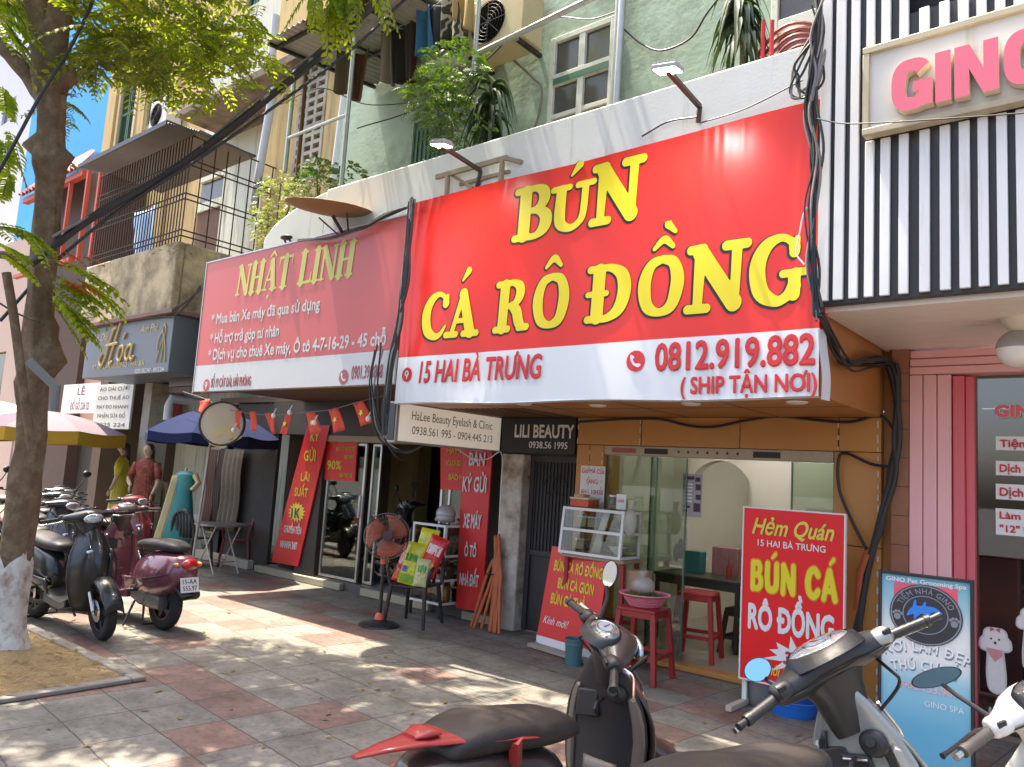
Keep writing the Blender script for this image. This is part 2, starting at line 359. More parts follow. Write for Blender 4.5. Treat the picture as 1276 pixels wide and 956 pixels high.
# ================================================================== SETTING
random.seed(7)
def tile_mat():
    m = bpy.data.materials.new('pavement tiles'); m.use_nodes = True
    n = m.node_tree; b = n.nodes['Principled BSDF']; L = n.links.new; N = n.nodes.new
    tc = N('ShaderNodeTexCoord'); mp = N('ShaderNodeMapping'); mp.inputs['Rotation'].default_value = (0, 0, rad(5.5))
    L(tc.outputs['Object'], mp.inputs['Vector'])
    dv = N('ShaderNodeVectorMath'); dv.operation = 'DIVIDE'; dv.inputs[1].default_value = (0.50, 0.415, 1)
    wz = N('ShaderNodeTexNoise'); wz.inputs['Scale'].default_value = 9; wz.inputs['Detail'].default_value = 3; L(tc.outputs['Object'], wz.inputs['Vector'])
    ws = N('ShaderNodeVectorMath'); ws.operation = 'MULTIPLY_ADD'; ws.inputs[1].default_value = (.018, .018, 0); L(wz.outputs['Color'], ws.inputs[0]); L(mp.outputs['Vector'], ws.inputs[2])
    L(ws.outputs[0], dv.inputs[0])
    fl = N('ShaderNodeVectorMath'); fl.operation = 'FLOOR'; L(dv.outputs[0], fl.inputs[0])
    fr = N('ShaderNodeVectorMath'); fr.operation = 'FRACTION'; L(dv.outputs[0], fr.inputs[0])
    wn = N('ShaderNodeTexWhiteNoise'); wn.noise_dimensions = '2D'; L(fl.outputs[0], wn.inputs['Vector'])
    rp = N('ShaderNodeValToRGB'); rp.color_ramp.interpolation = 'CONSTANT'
    e = rp.color_ramp.elements
    e[0].position = 0; e[0].color = (.215, .205, .185, 1); e[1].position = .30; e[1].color = (.245, .232, .21, 1)
    x = e.new(.52); x.color = (.225, .215, .19, 1)
    x = e.new(.72); x.color = (.25, .16, .138, 1); x = e.new(.86); x.color = (.225, .15, .13, 1)
    L(wn.outputs['Value'], rp.inputs['Fac'])
    nz = N('ShaderNodeTexNoise'); nz.inputs['Scale'].default_value = 3.0; nz.inputs['Detail'].default_value = 9; nz.inputs['Roughness'].default_value = .7
    L(tc.outputs['Object'], nz.inputs['Vector'])
    r2 = N('ShaderNodeValToRGB'); r2.color_ramp.elements[0].position = .3; r2.color_ramp.elements[0].color = (.45, .43, .40, 1)
    r2.color_ramp.elements[1].position = .72; r2.color_ramp.elements[1].color = (1.15, 1.13, 1.1, 1)
    L(nz.outputs['Fac'], r2.inputs['Fac'])
    mu = N('ShaderNodeMix'); mu.data_type = 'RGBA'; mu.blend_type = 'MULTIPLY'; mu.inputs[0].default_value = 1
    L(rp.outputs['Color'], mu.inputs[6]); L(r2.outputs['Color'], mu.inputs[7])
    sp_ = N('ShaderNodeTexNoise'); sp_.inputs['Scale'].default_value = 22; sp_.inputs['Detail'].default_value = 8; sp_.inputs['Roughness'].default_value = .75; L(tc.outputs['Object'], sp_.inputs['Vector'])
    r4 = N('ShaderNodeValToRGB'); r4.color_ramp.elements[0].position = .36; r4.color_ramp.elements[0].color = (.55, .52, .48, 1); r4.color_ramp.elements[1].position = .5; r4.color_ramp.elements[1].color = (1.05, 1.04, 1.02, 1); L(sp_.outputs['Fac'], r4.inputs['Fac'])
    oz = N('ShaderNodeTexVoronoi'); oz.inputs['Scale'].default_value = 1.1; oz.inputs['Randomness'].default_value = 1; L(ws.outputs[0], oz.inputs['Vector'])
    r5 = N('ShaderNodeValToRGB'); r5.color_ramp.elements[0].position = .05; r5.color_ramp.elements[0].color = (.42, .40, .38, 1); r5.color_ramp.elements[1].position = .17; r5.color_ramp.elements[1].color = (1, 1, 1, 1); L(oz.outputs['Distance'], r5.inputs['Fac'])
    m4 = N('ShaderNodeMix'); m4.data_type = 'RGBA'; m4.blend_type = 'MULTIPLY'; m4.inputs[0].default_value = .8; L(mu.outputs[2], m4.inputs[6]); L(r4.outputs['Color'], m4.inputs[7])
    mu = N('ShaderNodeMix'); mu.data_type = 'RGBA'; mu.blend_type = 'MULTIPLY'; mu.inputs[0].default_value = .6; L(m4.outputs[2], mu.inputs[6]); L(r5.outputs['Color'], mu.inputs[7])
    # grout: distance to the tile edge
    sx = N('ShaderNodeSeparateXYZ'); L(fr.outputs[0], sx.inputs[0])
    def edge(sock, w):
        a = N('ShaderNodeMath'); a.operation = 'SUBTRACT'; a.inputs[1].default_value = .5; L(sock, a.inputs[0])
        c = N('ShaderNodeMath'); c.operation = 'ABSOLUTE'; L(a.outputs[0], c.inputs[0])
        g = N('ShaderNodeMath'); g.operation = 'GREATER_THAN'; g.inputs[1].default_value = .5-w; L(c.outputs[0], g.inputs[0]); return g.outputs[0]
    mxm = N('ShaderNodeMath'); mxm.operation = 'MAXIMUM'; L(edge(sx.outputs[0], .011), mxm.inputs[0]); L(edge(sx.outputs[1], .013), mxm.inputs[1])
    g = N('ShaderNodeMix'); g.data_type = 'RGBA'; L(mxm.outputs[0], g.inputs[0]); L(mu.outputs[2], g.inputs[6]); g.inputs[7].default_value = (.07, .06, .052, 1)
    L(g.outputs[2], b.inputs['Base Color']); b.inputs['Roughness'].default_value = .72
    # one row of ribbed guide tiles runs along the shops
    sf = N('ShaderNodeSeparateXYZ'); L(fl.outputs[0], sf.inputs[0])
    c8 = N('ShaderNodeMath'); c8.operation = 'COMPARE'; c8.inputs[1].default_value = 10; c8.inputs[2].default_value = .4; L(sf.outputs[1], c8.inputs[0])
    st = N('ShaderNodeMath'); st.operation = 'MULTIPLY'; st.inputs[1].default_value = math.pi*2*8; L(sx.outputs[1], st.inputs[0])
    sn = N('ShaderNodeMath'); sn.operation = 'SINE'; L(st.outputs[0], sn.inputs[0])
    rb = N('ShaderNodeMath'); rb.operation = 'MULTIPLY'; L(sn.outputs[0], rb.inputs[0]); L(c8.outputs[0], rb.inputs[1])
    n3 = N('ShaderNodeTexNoise'); n3.inputs['Scale'].default_value = 60; n3.inputs['Detail'].default_value = 4; L(tc.outputs['Object'], n3.inputs['Vector'])
    hs = N('ShaderNodeMath'); hs.operation = 'MULTIPLY_ADD'; hs.inputs[1].default_value = .5; L(n3.outputs['Fac'], hs.inputs[0])
    s2 = N('ShaderNodeMath'); s2.operation = 'MULTIPLY_ADD'; s2.inputs[1].default_value = -1.2; L(mxm.outputs[0], s2.inputs[0]); L(rb.outputs[0], s2.inputs[2]); L(s2.outputs[0], hs.inputs[2])
    bp = N('ShaderNodeBump'); bp.inputs['Strength'].default_value = .35; bp.inputs['Distance'].default_value = .008
    L(hs.outputs[0], bp.inputs['Height']); L(bp.outputs['Normal'], b.inputs['Normal'])
    return m
M_tile = tile_mat()
M_asph = mat('asphalt', (.05, .05, .052), .9, var=.3, scale=30, bump=.4, bscale=120)
M_conc = mat('old concrete', (.30, .27, .23), .9, var=.2, scale=5, bump=.3, bscale=30, dirt=(.10, .085, .065), dirt_amt=.5, dirt_scale=1.4)
M_kerb = mat('kerb concrete', (.24, .22, .19), .85, var=.2, scale=9, bump=.3)
M_earth = mat('bare earth', (.27, .19, .09), 1.0, var=.4, scale=9, bump=1.0, bscale=30)
struct('road', MB().quad((-600, -600, -.14), (600, -600, -.14), (600, 600, -.14), (-600, 600, -.14)), M_asph)
struct('pavement', MB().box(-60, 22, -1.4, 12, -.13, 0), M_tile)
struct('kerb', MB().box(-60, 22, -1.62, -1.402, -.14, .004), M_kerb, bevel=.02)
pb = MB(); NX, NY = 26, 14
pb.grid(lambda u, v: (-8.1+2.13*u, 1.95+.94*v, .012+.05*math.exp(-((-8.1+2.13*u+6.95)**2+(1.95+.94*v-2.42)**2)/.12)+.014*random.random()), NX, NY)
struct('tree_pit_soil', pb, M_earth)
pk = MB()
pk.box(-8.2, -5.9, 2.88, 2.98, .003, .035); pk.box(-8.2, -5.9, 1.86, 1.96, .003, .035); pk.box(-6.0, -5.9, 1.965, 2.875, .003, .034)
struct('tree_pit_kerb', pk, M_kerb, bevel=.008)
# ------------------------------------------------------------------ common materials
M_white = mat('white paint', (.74, .74, .71), .55, var=.06, scale=4)
M_whitewash = mat('stained whitewash', (.72, .75, .75), .8, var=.06, scale=3, bump=.05, dirt=(.45, .45, .40), dirt_amt=.12, dirt_scale=1.6, streak=True)
M_green = mat('pale green render', (.40, .52, .40), .85, var=.14, scale=3.2, bump=.18, bscale=16, dirt=(.19, .22, .17), dirt_amt=.5, dirt_scale=1.3)
M_yellow = mat('yellow render', (.62, .46, .20), .85, var=.12, scale=2, bump=.2, dirt=(.24, .18, .10), dirt_amt=.36, dirt_scale=.9, streak=True)
M_orange = mat('orange wood panel', (.54, .27, .075), .42, var=.10, scale=2.5, spec=.4)
M_orange2 = mat('brown wood panel', (.46, .20, .06), .4, var=.12, scale=3)
M_cream = mat('cream render', (.70, .66, .56), .8, var=.05, scale=3)
M_brownwall = mat('brown interior wall', (.27, .215, .165), .8, var=.1, scale=2)
M_dark = mat('dark interior', (.05, .042, .035), .8, var=.3, scale=3)
M_black = mat('black paint', (.02, .02, .022), .45, var=.2, scale=8)
M_steel = mat('brushed aluminium', (.62, .62, .60), .32, 1.0, var=.08, scale=20)
M_galv = mat('galvanised pipe', (.48, .50, .50), .42, .8, var=.15, scale=10)
M_rust = mat('rusty iron', (.16, .085, .05), .75, .3, var=.35, scale=12, bump=.2)
M_irondark = mat('dark iron', (.045, .042, .04), .55, .5, var=.3, scale=10)
M_gla = glass('clear glass', (.80, .86, .80))
M_glag = glass('green tinted glass', (.72, .80, .71), refl=.2)
M_pane = mat('dark window pane', (.10, .10, .09), .12, var=.3, scale=1.5, spec=.6)
M_lens = mat('frosted lamp lens', (.85, .83, .75), .4, var=.02)
M_pipe = mat('grey pvc pipe', (.55, .58, .60), .45, var=.08, scale=3)
M_cable = mat('black cable sheath', (.022, .022, .024), .5, var=.3, scale=6)
M_cableg = mat('grey cable sheath', (.22, .21, .20), .55, var=.2, scale=6)
M_red = mat('red vinyl', (.72, .022, .018), .35, var=.05, scale=1.5, spec=.4)
M_redp = mat('red printed board', (.66, .025, .022), .4, var=.06, scale=2)
M_whitep = mat('white print', (.80, .80, .80), .45, var=.03)
M_yelp = mat('yellow print', (.80, .66, .02), .45, var=.04)
M_blackp = mat('black print', (.015, .015, .015), .5, var=.1)
M_redpr = mat('red print', (.62, .03, .035), .45, var=.05)
# ================================================================== NOODLE SHOP HOUSE (green upper wall, orange ground floor)
YW = 6.9
ns = thing('noodle_shop_house', 'house with pale green upper wall, white balcony parapet and orange panelled noodle shop', 'building', (-4, YW, 0))
w = MB()
# upper wall with real window openings (x0,x1,z0,z1)
YU = 7.25
def wallholes(mb, x0, x1, y0, y1, z0, z1, holes):
    xs = sorted({x0, x1, *[h[0] for h in holes], *[h[1] for h in holes]}); zs = sorted({z0, z1, *[h[2] for h in holes], *[h[3] for h in holes]})
    for i in range(len(xs)-1):
        for j in range(len(zs)-1):
            cx, cz = (xs[i]+xs[i+1])/2, (zs[j]+zs[j+1])/2
            if any(h[0] < cx < h[1] and h[2] < cz < h[3] for h in holes): continue
            mb.box(xs[i], xs[i+1], y0, y1, zs[j], zs[j+1])
wp0 = PY(689, 46, YU); wp1 = PY(769, 24, YU)
WX0, WX1, WZ1 = wp0.x, wp1.x, (wp0.z+wp1.z)/2; WZ0 = 5.35
rx0 = PY(962, 20, YU).x; rx1 = -1.9
wallholes(w, -10.0, -1.75, YU, YU+.2, 4.3, 9.6, [(WX0, WX1, WZ0, WZ1), (rx0, rx1, 5.1, 7.6), (PY(512, 200, YU).x, PY(560, 190, YU).x, 4.5, 6.75)])
build('upper_wall', w, M_green, ns, bevel=0)
def window(x0, x1, z0, z1, y, par, transom=None, cols=2, rows=2, fm=M_white, pm=M_pane, band=None):
    f = MB(); t = .07
    f.box(x0, x0+t, y-.03, y+.05, z0, z1); f.box(x1-t, x1, y-.03, y+.05, z0, z1)
    f.box(x0+t, x1-t, y-.03, y+.05, z1-t, z1); f.box(x0+t, x1-t, y-.03, y+.05, z0, z0+t)
    if transom: f.box(x0+t, x1-t, y-.028, y+.048, transom-.1, transom+.05)
    for i in range(1, cols):
        cx = x0+(x1-x0)*i/cols; f.box(cx-.045, cx+.045, y-.026, y+.046, z0+t, z1-t)
    if rows > 1:
        zt = (transom-.1) if transom else z1
        zz = [z0+(zt-z0)*k/rows for k in range(1, rows)]
        for q in zz: f.box(x0+t, x1-t, y-.02, y+.04, q-.03, q+.03)
    fr = build('window', f, fm, par, bevel=.006)
    build('pane', MB().box(x0+t, x1-t, y+.02, y+.03, z0+t, z1-t), pm, fr)
    if band: build('transom_band', MB().box(x0+t, x1-t, y-.036, y-.029, transom-.09, transom-.01), band, fr)
    return fr
M_greenp = mat('dark green paint', (.06, .16, .10), .6, var=.15, scale=4)
M_frame = mat('weathered white window paint', (.68, .70, .62), .65, var=.08, scale=5, dirt=(.35, .36, .28), dirt_amt=.3, dirt_scale=5)
window(WX0, WX1, WZ0, WZ1, YU, ns, transom=WZ1-.55, cols=2, rows=3, fm=M_frame, band=M_greenp)
window(rx0, rx1, 5.1, 7.6, YU, ns, transom=6.4, cols=2, rows=2, fm=M_frame)
dx0, dx1 = PY(512, 200, YU).x, PY(560, 190, YU).x
dm = MB().box(dx0, dx1, YU+.03, YU+.07, 4.5, 6.75)
for k in range(9): dm.box(dx0+.06+k*.09, dx0+.10+k*.09, YU+.012, YU+.029, 4.6, 6.6)
build('balcony_door', dm, M_greenp, ns, bevel=.004)
build('balcony_floor', MB().box(-8.7, -1.75, 5.425, YU-.003, 4.2, 4.34), M_conc, ns)
# parapet, its broken left end stepping down
pp = MB(); pp.box(-7.5, -1.735, 5.30, 5.42, 2.9, 4.925)
pp.prism([(-8.75, 2.9), (-7.503, 2.9), (-7.503, 4.90), (-7.85, 4.86), (-8.2, 4.78), (-8.55, 4.66), (-8.75, 4.5)], -5.42, -5.30, Matrix(((1, 0, 0, 0), (0, 0, -1, 0), (0, 1, 0, 0), (0, 0, 0, 1))))
build('parapet', pp, M_whitewash, ns, bevel=.015)
# orange canopy box behind the banner
cb = MB(); cb.box(-5.86, -1.76, 5.262, 6.928, 2.372, 4.19)
cbx = build('canopy_box', cb, M_orange2, ns, bevel=.004)
sm = MB()
for x in (-5.1, -4.45, -3.5, -2.6): sm.box(x-.004, x+.004, 5.27, 6.89, 2.3695, 2.3715)
sm.box(-4.6, -1.77, 6.02, 6.028, 2.3696, 2.3712)
for k in range(14): sm.box(-5.8+k*.075, -5.79+k*.075, 5.9, 6.88, 2.367, 2.3712)
build('panel_seam', sm, M_dark, cbx)
for (px_, py_) in ((652, 504), (745, 506), (861, 504), (993, 502)):
    p = PZ(px_, py_, 2.36)
    build('downlight', MB().lathe([(.0, 2.352), (.055, 2.352), (.075, 2.358), (.08, 2.368)], 20, Matrix.Translation((p.x, p.y, 0))), M_lens, ns)
build('party_wall_filler', MB().box(-1.757, -1.678, 6.93, 7.24, 0, 9.6).box(-1.757, -1.738, 5.29, 6.929, 2.99, 4.3).box(-5.84, -1.759, 6.935, 7.19, 2.46, 4.19), M_orange2, ns)  # filler boxes added to stop sky and sun leaking through the gaps
# ground floor front
DX0, DX1 = -4.46, -2.14
pn = MB()
def panelrow(mb, xs, y0, y1, z0, z1, g=.006):
    for a, b in zip(xs[:-1], xs[1:]): mb.box(a+g, b-g, y0, y1, z0, z1)
panelrow(pn, [-4.80, -4.02, -2.98, -2.1, -1.755], 6.86, 6.99, 2.085, 2.369)
build('fascia_panel', pn, M_orange, ns, bevel=.003)
pl = MB(); pl.box(-4.80, -4.64, 6.865, 7.2, 0, 2.08); pl.box(-4.634, -4.462, 6.865, 7.2, 0, 2.08); build('pillar', pl, M_orange, ns, bevel=.004)
pr = MB()
for z0, z1 in ((0, .62), (.626, 1.3), (1.306, 2.08)): pr.box(-2.135, -1.76, 6.865, 7.2, z0, z1)
pil = build('pillar', pr, M_orange, ns, bevel=.004)
tp = MB()
M_tape = mat('peeling tape', (.70, .62, .48), .8, var=.2, scale=20)
random.seed(3)
for (x, z0, z1) in ((-2.10, 2.09, 2.36), (-1.785, 2.09, 2.36), (-1.78, .1, 2.05), (-4.79, 2.09, 2.36), (-4.03, 2.09, 2.36), (-4.468, 1.3, 2.05), (-4.63, 1.3, 2.05)):
    z = z0
    while z < z1:
        l = random.uniform(.02, .07); tp.box(x-.006, x+.006, 6.852, 6.8585 if z0 > 2.05 else 6.8635, z, min(z+l, z1)); z += l+random.uniform(.02, .09)
build('tape_strip', tp, M_tape, pil)
hd = MB(); hd.box(DX0+.002, DX1-.002, 6.87, 6.98, 1.985, 2.08); hdr = build('door_header', hd, mat('worn door track', (.42, .36, .27), .5, .3, var=.25, scale=8), ns, bevel=.004)
hm = MB(); hm.box(-3.98, -3.72, 6.866, 6.8695, 2.005, 2.06); hm.box(-2.85, -2.6, 6.866, 6.8695, 2.005, 2.06)
build('track_plate', MB().box(-3.98, -3.72, 6.866, 6.8695, 2.005, 2.06), M_irondark, hdr); build('track_plate', MB().box(-2.85, -2.6, 6.866, 6.8695, 2.005, 2.06), M_irondark, hdr)
for k in range(7): build('bolt', MB().ell((-3.6+k*.1, 6.868, 2.035), .012, .004, .012, 8, 5), M_irondark, hdr)
build('track_plate', MB().box(-4.36, -4.08, 6.866, 6.8695, 2.01, 2.055), mat('faded red plate', (.40, .10, .08), .6), hdr)
build('threshold', MB().box(DX0, DX1, 6.84, 7.0, .004, .05), M_orange, ns, bevel=.006)
# glass leaves of the doorway
for (x0, x1, y, m) in ((-4.455, -3.86, 6.93, M_glag), (-3.95, -3.55, 6.965, M_glag), (-2.52, -2.145, 6.93, M_glag)):
    g = build('glass_panel', MB().box(x0, x1, y, y+.01, .055, 1.98), m, ns)
    build('edge_strip', MB().box(x0-.001, x0+.012, y-.004, y+.014, .055, 1.98).box(x1-.012, x1+.001, y-.004, y+.014, .055, 1.98), mat('polished glass edge', (.12, .20, .14), .2), g)
# interior
fi = MB().box(-4.62, -1.76, 7.005, 11.0, .0, .045); build('shop_floor', fi, mat('pale floor tile', (.40, .36, .29), .3, var=.08, scale=2), ns)
iw = MB(); iw.box(-4.70, -4.62, 7.205, 11.0, .0, 2.6); iw.box(-1.76, -1.68, 7.205, 11.0, 0, 2.6); iw.box(-4.62, -1.76, 11.0, 11.1, 0, 2.6)
build('interior_wall', iw, M_cream, ns)
build('ceiling', MB().box(-4.62, -1.76, 7.205, 11.0, 2.37, 2.45), M_white, ns)
# partition with a round arch
YA = 8.7
a0 = PY(857, 640, YA).x; a1 = PY(936, 640, YA).x; ar = (a1-a0)/2; acx = (a0+a1)/2; az = PY(896, 574, YA).z-ar
am = MB(); N_ = 24
am.box(-4.619, a0, YA, YA+.18, .046, 2.369); am.box(a1, -2.5, YA, YA+.18, .046, 2.369)
for k in range(N_):
    t0 = math.pi*k/N_; t1 = math.pi*(k+1)/N_
    xa, xb = acx-ar*math.cos(t0), acx-ar*math.cos(t1); za, zb = az+ar*math.sin(t0), az+ar*math.sin(t1)
    vs = [(x, y, z) for y in (YA, YA+.18) for (x, z) in ((xa, za), (xb, zb), (xb, 2.369), (xa, 2.369))]
    am.add(vs, [(0, 1, 2, 3), (7, 6, 5, 4), (0, 4, 5, 1)])
build('arch_partition', am, M_cream, ns)
for (yy, zz) in ((7.9, 2.31), (10.0, 2.31)):  # tubes out of view, added to brighten the dark interior
    tu = build('added_ceiling_light', MB().tube([(-3.9, yy, zz), (-2.7, yy, zz)], .022, 10), mat('added fluorescent tube', (1, .97, .92), .3, emit=9), ns)
    build('batten', MB().box(-3.95, -2.65, yy-.03, yy+.03, zz+.028, 2.368), M_white, tu)
sh = MB(); sh.box(-2.49, -1.77, 8.9, 9.3, 1.55, 1.6); sh.box(-2.49, -2.44, 8.9, 9.3, .05, 2.36); sh.box(-2.49, -1.77, 9.28, 9.33, .05, 2.36); sh.box(-2.49, -1.77, 8.9, 9.3, .8, .85)
build('wall_shelf', sh, mat('dark brown wood', (.10, .065, .04), .5, var=.2), ns, bevel=.005)
random.seed(17)
for (x, y, z, w_, h_, c_) in ((-2.35, 9.05, 1.6, .16, .22, (.35, .10, .06)), (-2.15, 9.08, 1.6, .12, .16, (.55, .50, .38)), (-1.95, 9.05, 1.6, .14, .26, (.12, .20, .28)), (-2.3, 9.05, .85, .2, .3, (.42, .33, .2)), (-2.0, 9.05, .85, .22, .24, (.5, .45, .4))):
    boxm = MB().box(x-w_/2, x+w_/2, y-.06, y+.06, z+.001, z+h_); tag(build('storage_tin', boxm, mat('tin %.2f' % c_[1], c_, .45, var=.2, scale=12), None, bevel=.01), {(.35): 'red tin on the upper wall shelf inside the noodle shop', (.55): 'cream tin on the upper wall shelf inside the noodle shop', (.12): 'blue tin on the upper wall shelf inside the noodle shop', (.42): 'brown box on the lower wall shelf inside the noodle shop', (.5): 'beige box on the lower wall shelf inside the noodle shop'}[c_[0]], 'tin', 'things on the wall shelf of the noodle shop')
# ------------------------------------------------------------------ passage with an iron door, whitewashed post
pd = MB(); X0, X1 = -5.52, -4.81
pd.box(X0, X1, 7.02, 7.05, .02, 1.95)
for k in range(15): pd.box(X0+.02+k*.048, X0+.034+k*.048, 7.0, 7.02, .9, 1.9)
pd.box(X0, X0+.06, 6.99, 7.0195, .02, 1.95); pd.box(X1-.06, X1, 6.99, 7.0195, .02, 1.95); pd.box(X0+.06, X1-.06, 6.992, 7.019, .84, .9); pd.box(X0+.06, X1-.06, 6.992, 7.019, 1.88, 1.95)
idr = build('iron_door', pd, mat('dark grey iron door', (.055, .05, .05), .55, .3, var=.25, scale=6, bump=.1), ns, bevel=.003)
sc = MB()
for s in (-1, 1):
    sc.tube([Vector((-5.16+s*(.06+.1*math.cos(t)), 6.992, 1.62+.1*math.sin(t))) for t in [i*.5 for i in range(12)]], .008, 6)
build('scroll_bar', sc, M_irondark, idr)
build('passage_lintel', MB().box(-5.85, -4.803, 6.93, 7.3, 1.955, 2.369), M_dark, ns)
M_post = mat('peeling whitewashed post', (.55, .50, .42), .9, var=.12, scale=4, bump=.4, bscale=18, dirt=(.20, .14, .08), dirt_amt=.5, dirt_scale=3.2)
build('post', MB().box(-5.84, -5.525, 6.86, 7.3, 0, 1.953), M_post, ns, bevel=.015)
# ================================================================== MOTORBIKE SHOP (ground floor behind the faded red sign)
ms = thing('motorbike_shop', 'motorbike shop front with dark ceiling, aluminium glass doors and raised floor', 'building', (-8, YW, 0))
fl = MB(); fl.box(-10.55, -5.85, 6.98, 11.5, 0, .12); build('shop_floor', fl, mat('dark shop floor', (.13, .12, .11), .35, var=.15, scale=4), ms)
ks = MB(); ks.box(-10.72, -8.63, 6.90, 6.977, .004, .10); ks.box(-8.2, -6.9, 6.90, 6.977, .004, .10); ks.box(-6.35, -5.86, 6.90, 6.977, .004, .10)
build('step_edge', ks, mat('cream step edge', (.42, .38, .26), .8, var=.15, scale=8), ms, bevel=.01)
wb = MB(); wb.box(-10.6, -5.85, 10.6, 10.7, .12, 3.0); wb.box(-10.7, -10.6, 7.3, 10.7, .12, 3.0); build('back_wall', wb, M_brownwall, ms)
build('side_wall', MB().box(-5.85, -5.75, 7.305, 10.7, .12, 3.0), M_brownwall, ms)
cl = MB(); cl.box(-9.92, -5.94, 5.34, 6.949, 2.62, 2.70); cl.box(-12.3, -5.75, 6.95, 10.72, 2.62, 2.70); build('ceiling', cl, mat('dark brown ceiling', (.13, .085, .055), .7, var=.15), ms)
build('front_wall', MB().box(-10.7, -5.86, 6.95, 7.15, 2.12, 2.615).box(-9.75, -9.30, 6.95, 7.3, .12, 2.115), mat('dark brown cladding', (.055, .042, .034), .6, var=.2), ms)
build('door_header', MB().box(-9.29, -6.2, 6.94, 7.1, 2.03, 2.117), mat('brown header', (.34, .27, .17), .6), ms, bevel=.004)
def alu_leaf(x0, x1, y, z0, z1, par, gm=M_glag, hand=None):
    f = MB(); t = .035
    f.box(x0, x0+t, y, y+.04, z0, z1); f.box(x1-t, x1, y, y+.04, z0, z1); f.box(x0+t, x1-t, y, y+.04, z1-t, z1); f.box(x0+t, x1-t, y, y+.04, z0, z0+t)
    d = build('glass_door', f, M_steel, par, bevel=.003)
    build('pane', MB().box(x0+t, x1-t, y+.015, y+.022, z0+t, z1-t), gm, d)
    if hand is not None: build('handle', MB().box(hand-.012, hand+.012, y-.03, y-.005, 1.0, 1.3), M_steel, d, bevel=.004)
    return d
alu_leaf(-9.26, -8.42, 7.0, .13, 2.02, ms, hand=-8.46)
alu_leaf(-8.36, -8.17, 7.06, .13, 2.02, ms)
alu_leaf(-7.0, -6.82, 7.06, .13, 2.02, ms); alu_leaf(-6.8, -6.2, 7.0, .13, 2.02, ms)
# dark sheet stands in for the unlit open bay, hanging cloth in front
build('shutter', MB().box(-12.2, -10.55, 7.0, 7.06, .0, 2.6), mat('dark shutter', (.05, .045, .04), .7, var=.3, scale=5), ms)
# ================================================================== PET SHOP (striped fascia)
ps = thing('pet_shop', 'pet grooming shop with black and white striped fascia and pink door frame', 'building', (-.6, 6.9, 0))
YF = 5.2
fp = MB()
# panel with the black recess at the top
wallholes(fp, -1.735, 3.5, YF, YF+.08, 2.965, 7.2, [(PY(1128, 20, YF).x, PY(1205, 10, YF).x, PY(1125, 20, YF).z-.0, 7.2)])
fas = build('fascia', fp, M_black, ps)
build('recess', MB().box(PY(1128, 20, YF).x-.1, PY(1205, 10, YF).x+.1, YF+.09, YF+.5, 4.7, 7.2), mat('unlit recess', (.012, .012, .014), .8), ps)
sb0 = PY(1076, 176, YF); sb1 = PY(1086, 72, YF); SX0 = (sb0.x+sb1.x)/2; SZ0, SZ1 = sb0.z, sb1.z
# white slats: measured along the lower edge of the fascia, spacing grows slightly
edges = [(1025, 1035), (1041, 1053), (1060, 1071), (1079, 1090), (1098, 1110), (1121, 1133), (1146.6, 1159.5), (1172, 1185), (1196, 1209.5), (1219.5, 1232.5), (1243, 1256.5)]
slx = []
for a, b in edges: slx.append((PY(a, 240, YF).x, PY(b, 240, YF).x))
slx[0] = (-1.735, slx[0][1])
st_ = slx[-1][0]-slx[-2][0]
while slx[-1][1] < 3.3: slx.append((slx[-1][0]+st_, slx[-1][1]+st_))
stp = MB(); rcx0, rcx1, rcz = PY(1128, 20, YF).x, PY(1205, 10, YF).x, PY(1125, 20, YF).z
for a, b in slx:
    if b < SX0-.02: stp.box(a, b, YF-.03, YF-.002, 2.985, 7.2)
    else:
        stp.box(a, b, YF-.03, YF-.002, 2.985, SZ0-.02)
        top = rcz if (b > rcx0+.06 and a < rcx1-.05) else 7.2
        stp.box(a, b, YF-.03, YF-.002, SZ1+.02, 7.2 if top > 5 and not (a > rcx0 and b < rcx1+.1) else max(rcz, SZ1+.05))
build('slat', stp, mat('white slat paint', (.82, .83, .84), .5, var=.05, dirt=(.62, .61, .57), dirt_amt=.2, dirt_scale=2, streak=True), ps, bevel=.004)
sb = MB(); sb.box(SX0+.04, 2.6, YF-.09, YF-.032, SZ0+.03, SZ1-.03); sbd = build('signboard', sb, mat('pale grey board', (.66, .66, .64), .5, var=.06, scale=2, dirt=(.5, .45, .36), dirt_amt=.15, streak=True), ps)
fr_ = MB(); fr_.box(SX0, 2.6, YF-.12, YF-.034, SZ1-.03, SZ1+.015); fr_.box(SX0, 2.6, YF-.12, YF-.034, SZ0-.015, SZ0+.03); fr_.box(SX0, SX0+.04, YF-.119, YF-.034, SZ0+.03, SZ1-.03)
build('board_frame', fr_, mat('tarnished brass trim', (.50, .43, .30), .5, .2, var=.2, scale=6), sbd, bevel=.004)
g0 = PY(1111, 142, YF-.16); g1 = PY(1248, 110, YF-.16)
lz = (g0.z+g1.z)/2
